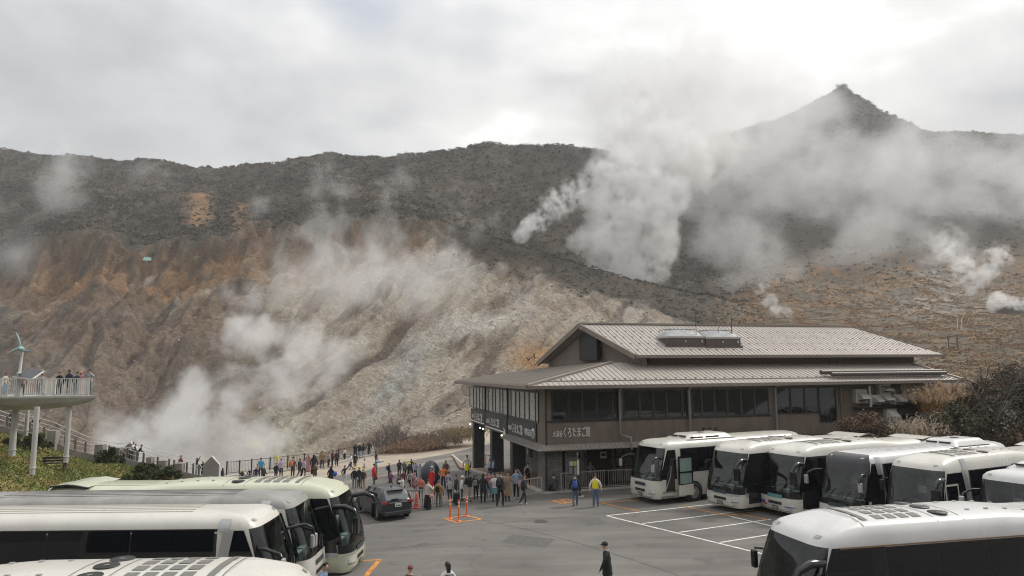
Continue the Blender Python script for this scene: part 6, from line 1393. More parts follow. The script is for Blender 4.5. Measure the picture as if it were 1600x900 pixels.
def pose_pts(pose, H, rng):
    """joint positions (x right, y forward, z up) in metres, radii and the piece each bone belongs to"""
    h = H; P = {}; lean = 0.0; pz = .53; j = lambda s: rng.normal()*s
    legs = {1: ((.06, 0, .285), (.062, -.01, .05)), -1: ((-.06, 0, .285), (-.062, -.01, .05))}
    arms = {s: ((s*.165, -.01, .635), (s*.175, .05, .49)) for s in (1, -1)}
    if pose == 'walk': legs = {1: ((.055, .075, .29), (.05, .05, .06)), -1: ((-.055, .01, .29), (-.05, -.13, .075))}; arms = {1: ((.16, -.07, .64), (.165, -.06, .50)), -1: ((-.16, .06, .64), (-.165, .13, .51))}; lean = .02
    if pose == 'photo': arms = {s: ((s*.17, .09, .70), (s*.05, .17, .86)) for s in (1, -1)}
    if pose == 'phone': arms[1] = ((.165, .06, .65), (.10, .16, .72)); arms[-1] = ((-.165, .06, .65), (-.08, .17, .71))
    if pose == 'ear': arms[-1] = ((-.19, .06, .70), (-.09, .05, .89))
    if pose == 'up': arms[1] = ((.18, .06, .90), (.20, .12, 1.03))
    if pose == 'reach': arms[1] = ((.16, .11, .72), (.14, .25, .74)); arms[-1] = ((-.16, .11, .71), (-.13, .25, .73))
    if pose == 'back': arms = {s: ((s*.19, -.06, .65), (s*.07, -.13, .55)) for s in (1, -1)}
    if pose == 'hips': arms = {s: ((s*.22, -.04, .66), (s*.12, .06, .56)) for s in (1, -1)}
    if pose == 'lean': lean = .14; arms = {s: ((s*.16, .14, .66), (s*.10, .24, .60)) for s in (1, -1)}
    if pose == 'sit': pz = .20; legs = {s: ((s*.08, .20, .26), (s*.07, .24, .045)) for s in (1, -1)}; arms = {s: ((s*.16, .06, .33), (s*.07, .19, .28)) for s in (1, -1)}; lean = .07
    if pose == 'squat': pz = .24; legs = {s: ((s*.09, .17, .28), (s*.07, .03, .045)) for s in (1, -1)}; arms = {s: ((s*.15, .12, .40), (s*.06, .22, .34)) for s in (1, -1)}; lean = .10
    off = pz-.53
    def tz(z): return z+off
    V = []; R = []; E = []; T = []
    def add(p, r, par, t):
        V.append((p[0]*h, p[1]*h, p[2]*h)); R.append(r); 
        if par is not None: E.append((par, len(V)-1)); T.append(t)
        return len(V)-1
    k = 0 if pose in ('sit', 'squat') else 1
    pel = add((0, 0, pz), (.082*h, .062*h), None, 'b'); sp = add((0, lean*.3, tz(.625)), (.074*h, .056*h), pel, 't'); ch = add((0, lean*.75, tz(.735)), (.088*h, .062*h), sp, 't'); ub = add((0, lean, tz(.80)), (.062*h, .048*h), ch, 't')
    hd = .02 if pose != 'back' else .05
    nk = add((0, lean*1.05+.005, tz(.848)), (.030*h, .032*h), ub, 's'); h1 = add((0, lean*1.1+hd, tz(.895)), (.044*h, .048*h), nk, 's'); h2 = add((0, lean*1.1+hd, tz(.955)), (.042*h, .048*h), h1, 's')
    for s in (1, -1):
        hp = add((s*.052, 0, pz-.025), (.052*h, .054*h), pel, 'b'); kn, an = legs[s]
        jk = (j(.006), j(.012))
        kn = (kn[0]+jk[0], kn[1]+jk[1], kn[2]); k1 = add(kn, (.038*h, .040*h), hp, 'b'); a1 = add(an, (.026*h, .028*h), k1, 'b'); add((an[0]+s*.012, an[1]+.075, .026), (.022*h, .018*h), a1, 'f')
        sh = add((s*.098, lean, tz(.792)), (.044*h, .042*h), ub, 't'); el, wr = arms[s]
        dz_ = 0 if pose in ('sit', 'squat') else 0
        ly = lean*.6 if pose not in ('lean', 'sit', 'squat') else 0
        e1 = add((el[0]+j(.006), el[1]+ly, el[2]), (.032*h, .032*h), sh, 't'); w1 = add((wr[0], wr[1]+ly, wr[2]), (.021*h, .021*h), e1, 't')
        d = np.array(wr)-np.array(el); d = d/np.linalg.norm(d); pw = np.array([wr[0], wr[1]+ly, wr[2]])
        pm = add(tuple(pw+d*.032), (.019*h, .015*h), w1, 's')
        sd_ = np.cross(d, (0, 1, .2)); sd_ = sd_/(np.linalg.norm(sd_)+1e-9); fw_ = np.cross(sd_, d)
        for q_, (o, ln) in enumerate(((-.016, .040), (-.006, .047), (.005, .045), (.015, .036))):
            f1 = add(tuple(pw+d*.056+sd_*o), (.0058*h, .0058*h), pm, 's'); add(tuple(pw+d*(.056+ln*.75)+sd_*o*1.15+fw_*.010), (.0048*h, .0048*h), f1, 's')
        add(tuple(pw+d*.045+sd_*(-s*.028)+fw_*.012), (.0062*h, .0062*h), pm, 's')
    return V, R, E, T, (0, lean*1.1+hd, tz(.925)), tz(0)
HUM = []
def person(x, y, hp_, face, pose, top, bot, label, skin='m', hair='hair', long=False, hat=None, extra=(), shoe='b', pos=None, height=None, dz=0.0, girth=1.0, ground=None):
    if pos is None: p_ = ground if ground is not None else onground(x, y, dz); 
    else: p_ = np.array(pos, float)
    dist = float((p_-CAM)@_fw)
    Hh = height or float(np.clip(hp_*dist/F, 1.05, 1.86))
    rng = np.random.default_rng(abs(hash((round(x*10), round(y*10), pose))) % 99991 if False else int(x*13+y*7) % 99991)
    V, R, E, T, head, oz = pose_pts(pose, Hh, rng)
    HUM.append(dict(p=p_, H=Hh, face=face, V=V, R=[(a*girth*1.10 if i < 4 else a*1.1 if a > .030*Hh and i > 6 else a, b*girth*1.10 if i < 4 else b*1.1 if a > .030*Hh and i > 6 else b) for i, (a, b) in enumerate(R)], E=E, T=T, head=head, oz=oz, top=top, bot=bot, label=label, skin=skin, hair=hair, long=long, hat=hat, extra=extra, shoe=shoe, pose=pose))
def loft(rings):
    m = MB(); n = len(rings[0]); m.add([p for r in rings for p in r], [(i*n+k, i*n+(k+1) % n, (i+1)*n+(k+1) % n, (i+1)*n+k) for i in range(len(rings)-1) for k in range(n)], 0, True); return m
def ell(cx, cy, cz, rx, ry, n=14, j=0.0): return [(cx+rx*cos(2*pi*k/n)*(1+j*sin(5*2*pi*k/n)), cy+ry*sin(2*pi*k/n)*(1+j*cos(4*2*pi*k/n)), cz) for k in range(n)]
def build_people():
    tmp = []
    for d in HUM:
        me = bpy.data.meshes.new('person'); me.from_pydata(d['V'], d['E'], []); o = bpy.data.objects.new('person', me); COL.objects.link(o)
        sk = o.modifiers.new('s', 'SKIN'); sk.use_smooth_shade = True; sk.branch_smoothing = .6
        for v, r in zip(me.skin_vertices[0].data, d['R']): v.radius = r; v.use_root = False
        me.skin_vertices[0].data[0].use_root = True
        sb = o.modifiers.new('u', 'SUBSURF'); sb.levels = 1; sb.render_levels = 1; tmp.append(o)
    dg = bpy.context.evaluated_depsgraph_get(); dg.update()
    done = [bpy.data.meshes.new_from_object(o.evaluated_get(dg)) for o in tmp]
    for o in tmp: me = o.data; bpy.data.objects.remove(o); bpy.data.meshes.remove(me)
    for d, me in zip(HUM, done):
        H = d['H']; S = SKINC[d['skin']]
        me.name = 'person'; me.materials.clear()
        for m_ in (cloth(d['top']), cloth(d['bot']), S, SHOEW if d['shoe'] == 'w' else SHOEB): me.materials.append(m_)
        n = len(me.polygons); cen = np.empty(n*3); me.polygons.foreach_get('center', cen); cen = cen.reshape(-1, 3)
        Vv = np.array(d['V']); best = np.full(n, 9e9); lab = np.zeros(n, int)
        mi = {'t': 0, 'b': 1, 's': 2, 'f': 3}
        for (a, b), t_ in zip(d['E'], d['T']):
            A = Vv[a]; B_ = Vv[b]; ab = B_-A; u = np.clip(((cen-A)@ab)/(ab@ab), 0, 1); q_ = np.linalg.norm(cen-A-u[:, None]*ab, axis=1)/max(d['R'][b][0], d['R'][a][0], .02)
            w = q_ < best; best[w] = q_[w]; lab[w] = mi[t_]
        me.polygons.foreach_set('material_index', lab.astype(np.int32)); me.polygons.foreach_set('use_smooth', np.ones(n, bool)); me.update()
        lo = np.empty(len(me.vertices)*3); me.vertices.foreach_get('co', lo); zmin = lo.reshape(-1, 3)[:, 2].min()
        o = link(bpy.data.objects.new('person', me)); o.location = (d['p'][0], d['p'][1], d['p'][2]-zmin); o.rotation_euler = (0, 0, -radians(d['face'])); tag(o, d['label'], 'person', 'visitors')
        hx, hy, hz_ = [c_*H for c_ in d['head']]; r = .056*H; oz = d['oz']*H
        # face
        f = MB()
        for s in (1, -1): f.ball((s*.020*H, hy+.044*H, hz_+.004*H), .0062*H, 6, 0, 4); f.box(s*.020*H-.010*H, s*.020*H+.010*H, hy+.044*H, hy+.049*H, hz_+.016*H, hz_+.0185*H); f.ball((s*.046*H, hy-.004*H, hz_-.004*H), (.006*H, .010*H, .016*H), 6, 2, 4)
        f.ball((0, hy+.052*H, hz_-.010*H), (.007*H, .012*H, .012*H), 6, 2, 4); f.box(-.014*H, .014*H, hy+.043*H, hy+.0485*H, hz_-.030*H, hz_-.025*H, 1); f.build('face', [EYE, LIP, S], o)
        hm = HAIRM[d['hair']]
        if d['hat'] != 'hood':
            hr = MB(); vs = []; 
            rings = []
            for i in range(7):
                t_ = i/6*1.75; rr = sin(min(t_, 1.57)); zc = hz_+.018*H+cos(t_)*.050*H; cut = .030 if t_ > .9 else .0
                rings.append([(hx+.052*H*rr*cos(a), min(hy-.006*H+.058*H*rr*sin(a), hy+.047*H-cut*H*(1.4 if sin(a) > .3 else 0)), zc) for a in np.linspace(0, 2*pi, 15)[:-1]])
            hr = loft(rings)
            if d['long']:
                b_ = [[(hx+x_*H, hy-.040*H-.012*H*sin(pi*u), hz_+.02*H-u*.19*H) for x_ in (-.044*(1-.3*u), -.02, 0, .02, .044*(1-.3*u))] for u in np.linspace(0, 1, 5)]; hr.grid(b_)
                b_ = [[(hx+x_*H, hy-.058*H-.010*H*sin(pi*u), hz_+.02*H-u*.185*H) for x_ in (-.044*(1-.3*u), -.02, 0, .02, .044*(1-.3*u))] for u in np.linspace(0, 1, 5)]; hr.grid(b_)
            elif d['long'] is None: pass
            hr.build('hair', hm, o)
        ht = d['hat']
        if ht == 'hood' or ht == 'hijab':
            loft([ell(hx, hy-.010*H, hz_+z_*H, rx*H, ry*H) for z_, rx, ry in ((.060, .008, .01), (.050, .036, .040), (.02, .053, .056), (-.02, .055, .055), (-.06, .062, .058), (-.10, .095, .07))]).build('headscarf', cloth(d['top']), o)
        elif ht:
            kind, cn = ht.split(':'); m = loft([ell(hx, hy-.004*H, hz_+z_*H, rx*H, rx*1.08*H) for z_, rx in ((.078, .004), (.074, .030), (.060, .050), (.035, .059), (.022, .060))])
            if kind == 'cap': m.add([(hx-.045*H, hy+.045*H, hz_+.026*H), (hx+.045*H, hy+.045*H, hz_+.026*H), (hx+.032*H, hy+.10*H, hz_+.018*H), (hx-.032*H, hy+.10*H, hz_+.018*H)], [(0, 1, 2, 3)])
            elif kind == 'brim': m.add([p_ for r_ in (ell(hx, hy, hz_+.024*H, .058*H, .062*H), ell(hx, hy, hz_+.016*H, .092*H, .096*H)) for p_ in r_], [(k, (k+1) % 14, 14+(k+1) % 14, 14+k) for k in range(14)])
            m.build('hat', cloth(cn), o)
        for ex in d['extra']:
            k, cn = ex.split(':')
            lean = d['V'][2][1]
            if k == 'skirt': loft([ell(0, .0, z_*H, rx*H, ry*H, 18, .05 if z_ < .3 else 0) for z_, rx, ry in ((.60, .080, .062), (.53, .098, .08), (.36, .118, .10), (.30, .122, .104))]).build('skirt', cloth(cn), o)
            if k == 'long': loft([ell(0, .0, z_*H, rx*H, ry*H, 18, .06 if z_ < .3 else 0) for z_, rx, ry in ((.60, .080, .062), (.53, .098, .08), (.30, .125, .11), (.07, .145, .13))]).build('skirt', cloth(cn), o)
            if k == 'coat': loft([ell(0, lean*u, z_*H, rx*H, ry*H, 18, .03 if z_ < .5 else 0) for z_, rx, ry, u in ((.815, .070, .055, 1), (.77, .108, .072, .9), (.66, .102, .074, .5), (.54, .112, .088, 0), (.42, .122, .098, 0), (.38, .124, .10, 0))]).build('coat', cloth(cn), o)
            if k == 'longcoat': loft([ell(0, lean*u, z_*H, rx*H, ry*H, 18, .03 if z_ < .5 else 0) for z_, rx, ry, u in ((.815, .070, .055, 1), (.77, .108, .072, .9), (.62, .100, .074, .4), (.50, .112, .09, 0), (.20, .135, .115, 0))]).build('coat', cloth(cn), o)
            if k == 'robe': loft([ell(0, lean*u, z_*H, rx*H, ry*H, 18, .05 if z_ < .4 else 0) for z_, rx, ry, u in ((.82, .062, .052, 1), (.77, .110, .075, .9), (.60, .112, .085, .4), (.35, .135, .115, 0), (.05, .155, .135, 0))]).build('robe', cloth(cn), o)
            if k == 'jacket': loft([ell(0, lean*u, oz+z_*H, rx*H, ry*H, 18) for z_, rx, ry, u in ((.815, .066, .055, 1), (.77, .106, .072, .9), (.66, .100, .074, .5), (.56, .106, .082, 0), (.50, .110, .084, 0))]).build('jacket', cloth(cn), o)
            if k == 'scarf': loft([ell(0, lean, oz+z_*H, rx*H, rx*H) for z_, rx in ((.865, .036), (.85, .055), (.825, .058), (.81, .04))]).build('scarf', cloth(cn), o)
            if k == 'vest': loft([ell(0, lean*u, z_*H, rx*H, ry*H, 18) for z_, rx, ry, u in ((.82, .060, .055, 1), (.77, .100, .074, .9), (.66, .098, .078, .5), (.56, .106, .086, 0))]).build('vest', cloth(cn), o)
            if k == 'stripes':
                for z_ in (.70, .735, .77): loft([ell(0, lean*.8, (z_+q_)*H, .098*H, .075*H) for q_ in (0, .010)]).build('shirt_stripe', cloth(cn), o)
            if k in ('pack', 'bag', 'frontbag', 'sidebag', 'balloon', 'paper', 'umbrella', 'phone'):
                Rz = Matrix.Rotation(-radians(d['face']), 4, 'Z'); base = Vector(o.location)
                if k == 'pack':
                    loc = base+Rz @ Vector((0, lean-.125*H, .68*H+oz)); g_ = loft([ell(0, 0, z_*H, rx*H, ry*H, 12) for z_, rx, ry in ((-.115, .02, .015), (-.105, .07, .045), (-.04, .082, .056), (.05, .076, .05), (.10, .055, .038), (.12, .01, .01))])
                    b_ = empty('backpack', tuple(loc), -radians(d['face'])); g_.build('bag_body', cloth(cn), b_); st = MB()
                    for s in (1, -1): st.tube([(s*.05*H, .03*H, .10*H), (s*.055*H, .09*H, .125*H), (s*.06*H, .19*H, .06*H), (s*.075*H, .15*H, -.06*H), (s*.06*H, .03*H, -.09*H)], .010*H, 5)
                    for s in (1, -1): MB().tube([(s*.05*H, .03*H, .10*H), (s*.055*H, .09*H, .135*H), (s*.062*H, .19*H, .06*H), (s*.09*H, .13*H, -.06*H), (s*.06*H, .03*H, -.09*H)], .009*H, 5).build('strap', cloth(cn), b_)
                    MB().box(-.045*H, .045*H, -.068*H, -.045*H, -.08*H, -.01*H).build('pocket', cloth(cn), b_)
                    tag(b_, d.get('baglab') or f"{cname(cn)} backpack worn by the "+' '.join(d['label'].split(',')[0].split()[:11]), 'backpack')
                elif k in ('bag', 'sidebag', 'frontbag'):
                    s = 1; off = Vector((.15*H, .02*H, .46*H)) if k != 'frontbag' else Vector((.02*H, .14*H, .56*H))
                    loc = base+Rz @ off; b_ = empty('shoulder_bag', tuple(loc), -radians(d['face'])+(pi/2 if k == 'frontbag' else 0)); g_ = loft([ell(0, 0, z_*H, rx*H, ry*H, 12) for z_, rx, ry in ((-.06, .02, .04), (-.055, .035, .075), (.0, .038, .08), (.05, .03, .07), (.06, .01, .05))]); g_.build('bag_body', cloth(cn), b_)
                    MB().tube([(0, .06*H, .05*H), (-.03*H, .03*H, .22*H), (-.05*H, 0, .33*H), (-.03*H, -.03*H, .22*H), (0, -.06*H, .05*H)] if k != 'frontbag' else [(0, .06*H, .05*H), (0, .0, .12*H), (0, -.06*H, .05*H)], .006*H, 5).build('strap', cloth(cn), b_)
                    tag(b_, f"{cname(cn)} bag carried by the "+' '.join(d['label'].split(',')[0].split()[:10]), 'bag')
                elif k == 'balloon':
                    loc = base+Rz @ Vector((.19*H, .05*H, .60*H)); b_ = MB().ball((0, 0, 0), .17, 12, 0, 8).build('blue_bag', cloth(cn), None, tuple(loc)); tag(b_, 'round bright blue bag held by the person in a dark cloak', 'bag')
                elif k == 'paper':
                    loc = base+Rz @ Vector((0, .20*H, .70*H)); b_ = MB().box(-.13, .13, -.01, .01, -.17, .17).build('paper_sheet', cloth(cn), None, tuple(loc)); b_.rotation_euler = (-.5, 0, -radians(d['face'])); tag(b_, 'white paper held open by the man in a grey jacket', 'paper')
                elif k == 'umbrella':
                    loc = base+Rz @ Vector((-.2*H, .12*H, .98*H)); b_ = loft([ell(0, 0, z_, r_, r_, 10) for z_, r_ in ((-.28, .015), (-.22, .05), (0, .12), (.22, .09), (.30, .02))]).build('folded_umbrella', cloth(cn), None, tuple(loc)); tag(b_, 'yellow folded umbrella raised by the person in a lilac jacket', 'umbrella')
def cname(n): return {'lgrey': 'light grey', 'dgrey': 'dark grey', 'lblue': 'light blue', 'ldenim': 'pale denim', 'dbrown': 'dark brown', 'dusty': 'dusty pink'}.get(n, n)
P_ = person
# on the car park
P_(950, 928, 92, 275, 'walk', 'black', 'black', 'woman in a black coat and black cap crossing the empty asphalt', 'l', hat='cap:black', extra=('coat:black', 'scarf:lgrey', 'sidebag:brown'), height=1.66)
P_(508, 0, 0, 100, 'back', 'shirt', 'black', 'man in a light blue shirt with hands behind his back beside the coaches', 'l', pos=(-5.72, 21.2, float(gz(-5.7, 21.2))), height=1.72)
P_(643, 0, 0, 20, 'phone', 'olive', 'black', 'red haired person in an olive jacket at the bottom of the photo', 'l', hair='rhair', pos=(-3.07, 20.8, float(gz(-3, 20.8))), height=1.63)
P_(700, 0, 0, 330, 'stand', 'white', 'black', 'woman in a striped white shirt with a ponytail at the bottom of the photo', 'l', long=True, extra=('stripes:navy', 'sidebag:orange'), pos=(-1.98, 21.0, 0.0), height=1.64)
P_(899, 790.5, 50, 5, 'walk', 'black', 'denim', 'person in black jacket and jeans facing the notice board', 'l', extra=('jacket:black', 'pack:blue'))
P_(931, 792, 52, 10, 'stand', 'white', 'denim', 'person in a bright yellow vest and jeans on the asphalt', 'l', extra=('vest:yellow',), shoe='w')
P_(868, 771, 25, 320, 'sit', 'dgrey', 'black', 'person in dark grey sitting on the kerb by the stone pier', 'l', extra=('jacket:dgrey',), height=1.7)
P_(911, 756, 40, 180, 'stand', 'grey', 'maroon', 'person in grey half hidden behind the notice board', 'm', pos=tuple(BC+EU*3.2+EV*.9+np.array([0, 0, 0])), height=1.65)
# queue along the kerb
P_(818, 788.3, 47, 85, 'walk', 'black', 'dgrey', 'woman in a black jacket striding along the lot, last on the right', 'l', hair='bhair', long=True, extra=('jacket:black', 'pack:dusty'), shoe='w')
P_(807, 779, 47, 175, 'ear', 'ldenim', 'black', 'woman in a pale denim jacket and white boots with one hand raised', 'l', hair='bhair', long=True, extra=('jacket:ldenim',), shoe='w')
P_(793, 783, 46, 150, 'phone', 'tan', 'dbrown', 'woman in a long tan coat beside the denim jacket', 'l', hair='bhair', long=True, extra=('longcoat:tan',))
P_(782, 791.3, 55, 30, 'walk', 'dgrey', 'black', 'tall man in a dark grey hoodie with white shoes', 'l', extra=('jacket:dgrey', 'pack:black'), shoe='w')
P_(773, 784, 44, 200, 'phone', 'white', 'black', 'woman in a white jacket and teal skirt with black leggings', 'l', long=True, extra=('jacket:white', 'skirt:teal'))
P_(764, 781.5, 45, 170, 'photo', 'pink', 'ldenim', 'woman in pale jeans with both hands at her face', 'l', long=True, shoe='w')
P_(755, 786, 46, 10, 'stand', 'black', 'black', 'woman in all black seen from behind with long black hair', 'l', long=True, extra=('coat:black',), shoe='w')
P_(743.5, 780.5, 39, 190, 'phone', 'dgrey', 'black', 'man in a dark grey jacket reading a paper', 'm', extra=('jacket:dgrey', 'paper:white'))
P_(734, 783.5, 46, 90, 'photo', 'black', 'beige', 'man in a black top and beige trousers facing right', 'm', extra=('jacket:black', 'pack:black'))
P_(722, 782.5, 39, 80, 'stand', 'white', 'olive', 'person in white with a white hat and olive trousers', 'm', hat='brim:white', extra=('jacket:white',))
P_(713, 788.5, 47, 95, 'stand', 'black', 'black', 'woman in a black cardigan and long black skirt with a pale bag', 'm', extra=('jacket:black', 'long:black', 'sidebag:lgrey'))
P_(703, 781, 34, 350, 'stand', 'lgrey', 'dgrey', 'person in a light grey jacket beside a green bag', 'm', extra=('jacket:lgrey', 'bag:green'))
P_(685, 792.5, 42, 10, 'stand', 'ochre', 'grey', 'person in a mustard jacket with grey trousers seen from behind', 'm', hair='bhair', extra=('jacket:ochre', 'pack:black'))
P_(668, 796, 47, 40, 'phone', 'cream', 'black', 'woman in a cream jumper and long black skirt by the cone', 'l', extra=('jacket:cream', 'long:black', 'sidebag:pink'))
# around the egg
P_(701, 770, 33, 20, 'stand', 'lilac', 'black', 'person in a lavender shirt seen from behind', 'm')
P_(693, 764, 37, 185, 'hips', 'orange', 'navy', 'man in an orange shirt right of the black egg', 'm', girth=1.12)
P_(696.5, 750, 31, 190, 'stand', 'brown', 'brown', 'person in brown standing behind the orange shirt', 'm', extra=('robe:brown',))
P_(674.5, 763, 31, 200, 'stand', 'red', 'red', 'woman in a long red dress in front of the black egg', 'm', extra=('robe:red',))
P_(666.5, 750, 27, 160, 'stand', 'lgrey', 'black', 'person peeking out behind the black egg', 'm')
P_(657.5, 778, 34, 170, 'phone', 'salmon', 'dgrey', 'person in a salmon pink top behind the crowd barrier', 'm', extra=('jacket:salmon',))
P_(651, 766, 26, 230, 'squat', 'dusty', 'dusty', 'person in dusty pink crouching left of the egg', 'm', hat='hood', extra=('jacket:dusty',), height=1.6)
P_(629.5, 772, 27, 270, 'reach', 'white', 'white', 'girl in a white jacket leaning with arms stretched out', 'm', extra=('jacket:white',), shoe='w')
P_(622.5, 769, 27, 120, 'stand', 'navy', 'black', 'child in a navy top facing the girl in white', 'm', extra=('jacket:navy',))
P_(630.5, 762, 27, 190, 'stand', 'maroon', 'black', 'person in a maroon top behind the girl in white', 'm', extra=('jacket:maroon',))
P_(610, 766, 30, 150, 'phone', 'purple', 'navy', 'person in a purple jacket with a pink bag', 'm', extra=('jacket:purple', 'bag:pink'))
P_(607.5, 748, 25, 60, 'stand', 'navy', 'black', 'child in navy with a yellow hat and navy backpack, left of the egg crowd', 'm', hat='cap:yellow', extra=('jacket:navy', 'pack:navy'))
P_(623.5, 745, 27, 150, 'phone', 'dgrey', 'black', 'tall person in dark grey with a phone among yellow hats', 'm', extra=('jacket:dgrey',))
P_(631.5, 744, 24, 190, 'stand', 'grey', 'black', 'child in a grey jacket and yellow hat beside the tall phone user', 'm', hat='cap:yellow', extra=('jacket:grey',))
P_(639.5, 754, 31, 170, 'stand', 'black', 'black', 'child in black with a yellow hat in the middle of the egg crowd', 'm', hat='cap:yellow', extra=('jacket:black',))
P_(642.5, 742, 25, 180, 'stand', 'dbrown', 'black', 'bareheaded adult behind the yellow hats', 'm')
P_(649, 748, 27, 170, 'phone', 'lilac', 'black', 'child in a lilac jacket with a yellow hat nearest to the egg', 'm', hat='cap:yellow', extra=('jacket:lilac',))
P_(656, 750, 26, 190, 'stand', 'lgrey', 'dgrey', 'woman in a pale patterned headscarf left of the egg', 'm', hat='hood', extra=('robe:lgrey',))
P_(644.5, 760, 22, 220, 'squat', 'lgrey', 'black', 'person in pale grey crouching in the egg crowd', 'm', extra=('jacket:lgrey',), height=1.6)
P_(584, 765, 41, 60, 'stand', 'red', 'grey', 'man in a red jacket and grey trousers seen from behind', 'm', extra=('jacket:red', 'bag:dgrey'))
P_(587.5, 746, 33, 90, 'reach', 'lblue', 'grey', 'man in a pale blue shirt holding both arms forward', 'm')
P_(587.5, 731, 27, 100, 'stand', 'dbrown', 'black', 'person in dark brown behind the pale blue shirt', 'm', hair='bhair', long=True)
P_(569, 741, 24, 100, 'stand', 'white', 'white', 'woman in white with a grey bag on the beige paving', 'm', extra=('jacket:white', 'bag:grey'))
P_(553.5, 763, 33, 10, 'stand', 'black', 'grey', 'child with a yellow hat and pale blue bag, nearest of three to the coach', 'm', hat='cap:yellow', extra=('jacket:black', 'bag:lblue'))
P_(560.5, 762, 33, 30, 'stand', 'navy', 'dgrey', 'child in navy with a yellow hat, middle of three', 'm', hat='cap:yellow', extra=('jacket:navy', 'bag:lblue'))
P_(566.8, 763.5, 31, 330, 'stand', 'dbrown', 'tan', 'child in dark brown with a yellow hat, right of three', 'm', hat='cap:yellow', extra=('jacket:dbrown',))
P_(538, 757, 30, 20, 'up', 'navy', 'white', 'person in white trousers raising a camera overhead', 'm')
P_(516.5, 759, 31, 10, 'stand', 'black', 'black', 'person in a dark cloak holding a bright blue bag', 'm', hat='hood', extra=('coat:black', 'balloon:blue'))
P_(548.5, 734.5, 26, 250, 'walk', 'white', 'navy', 'person in a white jacket beside a black coat', 'm', extra=('jacket:white',))
P_(554.5, 732, 24, 350, 'stand', 'black', 'black', 'person in a long black coat with a white collar', 'm', extra=('coat:black', 'scarf:white'))
P_(519, 729.5, 27, 60, 'stand', 'maroon', 'black', 'man in a maroon jacket between two dark figures', 'm', extra=('jacket:maroon',))
P_(526, 729.5, 26, 200, 'stand', 'dgrey', 'black', 'person in dark grey with white shoes, right of the maroon jacket', 'm', extra=('jacket:dgrey',), shoe='w')
P_(513.3, 730.5, 24, 40, 'stand', 'lgrey', 'black', 'person in light grey and black trousers, left of the maroon jacket', 'm')
P_(503, 732.3, 28, 350, 'stand', 'tan', 'navy', 'man in a tan jacket facing the fence', 'm', extra=('jacket:tan',))
P_(538.3, 719.5, 19, 300, 'stand', 'white', 'black', 'girl in a white top and black skirt at the kerb', 'm', extra=('skirt:black',))
P_(555.3, 717.5, 24, 340, 'photo', 'black', 'black', 'person in black taking a photo at the kerb, leftmost of four', 'm', long=True, extra=('jacket:black',))
P_(561, 716.3, 24, 10, 'stand', 'black', 'ldenim', 'person in a white hat and pale jeans at the kerb', 'm', hat='brim:white', extra=('jacket:black',))
P_(567.5, 715.5, 23, 10, 'stand', 'dgrey', 'ldenim', 'long haired person in dark grey and pale jeans at the kerb', 'm', long=True, extra=('jacket:dgrey',))
P_(576.5, 712.3, 24, 5, 'stand', 'dgrey', 'black', 'tall person in dark grey, rightmost of the four at the kerb', 'm', extra=('jacket:dgrey',))
P_(490, 741, 31, 350, 'stand', 'black', 'black', 'woman in a black robe and headscarf facing the crater', 'm', hat='hood', extra=('robe:black',))
P_(481.5, 737.5, 29, 10, 'hips', 'dusty', 'dusty', 'woman in a dusty pink robe with a hand at her waist', 'm', hat='hood', extra=('robe:dusty',))
P_(491.8, 752, 28, 180, 'phone', 'brown', 'brown', 'person in spotted brown in front of the black robe', 'm', hair='bhair', extra=('coat:brown',))
P_(474, 745.5, 29, 20, 'walk', 'lilac', 'black', 'person in a lilac grey jacket walking by the fence', 'm', extra=('jacket:lilac',))
P_(467.5, 745.5, 29, 30, 'walk', 'dgrey', 'dgrey', 'person in all dark grey walking by the fence', 'm', extra=('jacket:dgrey',))
P_(457, 746, 33, 10, 'stand', 'grey', 'dgrey', 'person in a grey jacket with an orange backpack', 'm', extra=('jacket:grey', 'pack:orange'))
P_(439, 745.5, 29, 330, 'up', 'lilac', 'black', 'person in a lilac jacket lifting a yellow umbrella', 'm', extra=('jacket:lilac', 'umbrella:yellow'))
P_(431, 749, 26, 20, 'stand', 'navy', 'navy', 'person in navy with a dark backpack by the fence', 'm', extra=('jacket:navy', 'pack:black'))
P_(407, 746, 31, 350, 'stand', 'sky', 'navy', 'man in a bright blue jacket at the promenade fence', 'm', extra=('jacket:sky',))
P_(412, 753, 25, 30, 'stand', 'dgrey', 'black', 'child in a yellow hat in front of the bright blue jacket', 'm', hat='cap:yellow', extra=('jacket:dgrey',))
P_(399.5, 753, 24, 0, 'stand', 'navy', 'black', 'child in navy and a yellow hat, just left of the bright blue jacket', 'm', hat='cap:yellow', extra=('jacket:navy',))
P_(389.5, 754, 22, 180, 'stand', 'black', 'black', 'child with white sleeves and a yellow hat by the fence', 'm', hat='cap:yellow', extra=('scarf:white',))
P_(377.5, 755, 21, 190, 'stand', 'dbrown', 'black', 'child in brown and a yellow hat, leftmost at the fence', 'm', hat='cap:yellow', extra=('jacket:dbrown',))
P_(347, 753, 22, 100, 'stand', 'navy', 'navy', 'hooded dark figure beside the tall grey slab', 'm', hat='hood', extra=('coat:navy',))
P_(730, 744.5, 34, 350, 'stand', 'white', 'black', 'woman in a white top with a yellow jacket round her waist', 'm', extra=('skirt:yellow', 'sidebag:black'))
P_(764.5, 744, 27, 60, 'walk', 'lgrey', 'navy', 'person in a pale jacket walking on the terrace, left of a pair', 'm', dz=.14, extra=('jacket:lgrey', 'bag:navy'))
P_(770.5, 744.5, 27, 60, 'walk', 'ldenim', 'navy', 'person in a pale denim jacket on the terrace, right of a pair', 'm', dz=.14, extra=('jacket:ldenim',))
P_(825, 758, 35, 20, 'stand', 'lgrey', 'black', 'man in a pale shirt with a black backpack by the hand rail', 'm', dz=.14, extra=('pack:black',))
P_(754.5, 702, 24, 200, 'walk', 'grey', 'denim', 'person in jeans seen between the hall posts', 'm', extra=('pack:black',))
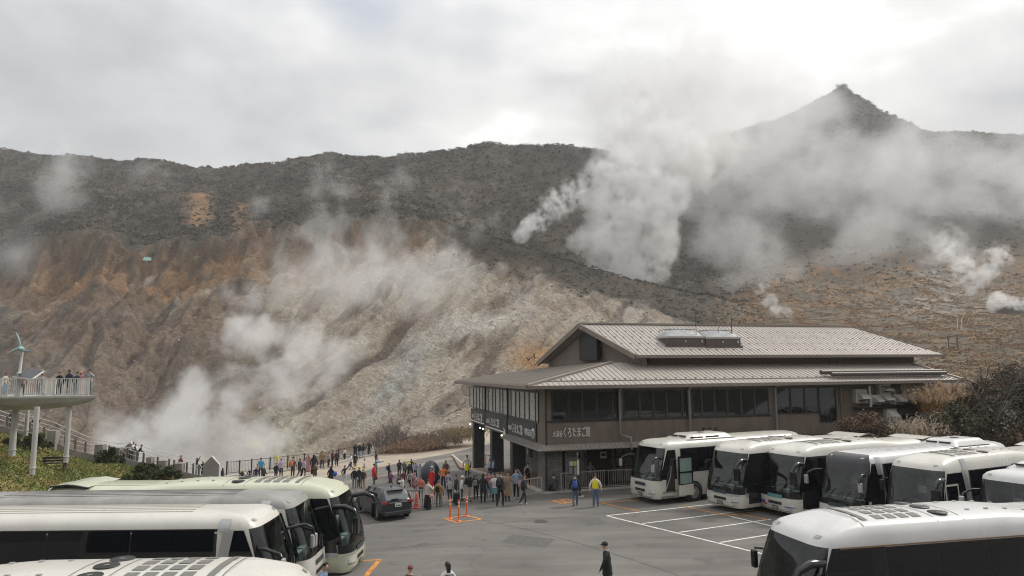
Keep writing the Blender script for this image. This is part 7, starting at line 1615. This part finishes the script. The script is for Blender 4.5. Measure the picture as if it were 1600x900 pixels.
P_(750.5, 703, 24, 20, 'stand', 'maroon', 'black', 'dark figure half hidden by the farthest hall post', 'm')
# deck and hillside walk
def on_deck(px, h, face, pose, top, bot, label, **k):
    p_ = atY(px, 600, YD+1.3); P_(px, 600, 0, face, pose, top, bot, label, pos=(p_[0], YD+1.3+(.7 if int(px) % 2 else 0), DZ), height=h, **k)
on_deck(8, 1.6, 90, 'stand', 'cream', 'ldenim', 'person in a cream jumper on the deck, left of the turbine pole', long=False)
on_deck(34.5, 1.5, 350, 'stand', 'dusty', 'black', 'person in dusty pink under the tilted solar panel'); on_deck(53.5, 1.5, 330, 'stand', 'lgrey', 'ldenim', 'person in pale grey right of the solar panel')
on_deck(81.5, 1.62, 180, 'stand', 'black', 'black', 'person in black on the deck beside the man in navy'); on_deck(97, 1.75, 190, 'stand', 'navy', 'navy', 'man in a navy jacket in the middle of the deck railing', skin='d', extra=('jacket:navy',))
on_deck(115.5, 1.62, 170, 'phone', 'pink', 'pink', 'woman in pink with a pink hat near the deck tip', hat='brim:pink', extra=('jacket:pink',)); on_deck(120, 1.6, 0, 'stand', 'dgrey', 'denim', 'dark haired person behind the pink hat on the deck'); on_deck(129.5, 1.76, 170, 'photo', 'lgrey', 'ldenim', 'man in a pale jacket taking photos at the deck tip', extra=('jacket:lgrey',))
def on_walk(px, dy, h, face, pose, top, bot, label, **k):
    p_ = wpt(px)+np.array([0, 1.0, .15]); P_(px, 700, 0, face, pose, top, bot, label, pos=tuple(p_), height=h, **k)
on_walk(40, 0, 1.68, 330, 'phone', 'black', 'black', 'person in a long black coat under the deck', hat='hood', extra=('longcoat:black',)); on_walk(9, 0, 1.6, 20, 'stand', 'black', 'dgrey', 'dark figure at the left edge under the deck'); on_walk(3, 0, 1.65, 350, 'stand', 'dbrown', 'black', 'brown clad figure cut by the left photo edge')
on_walk(191, 0, 1.6, 60, 'lean', 'white', 'black', 'person in white leaning on the walkway rail'); on_walk(195, 0, 1.5, 50, 'lean', 'dgrey', 'dgrey', 'person in grey behind the white top at the rail'); on_walk(204, 0, 1.6, 60, 'lean', 'black', 'black', 'person in black bending over the walkway rail')
on_walk(272, 0, 1.6, 100, 'stand', 'maroon', 'white', 'person in maroon and white between two walkway piers'); on_walk(298, 0, 1.65, 60, 'up', 'dgrey', 'lblue', 'woman with one arm raised on the lower walkway', hair='bhair', long=True); on_walk(308, 0, 1.5, 200, 'stand', 'black', 'black', 'person in black with a yellow cap on the lower walkway', hat='cap:yellow')
build_people()
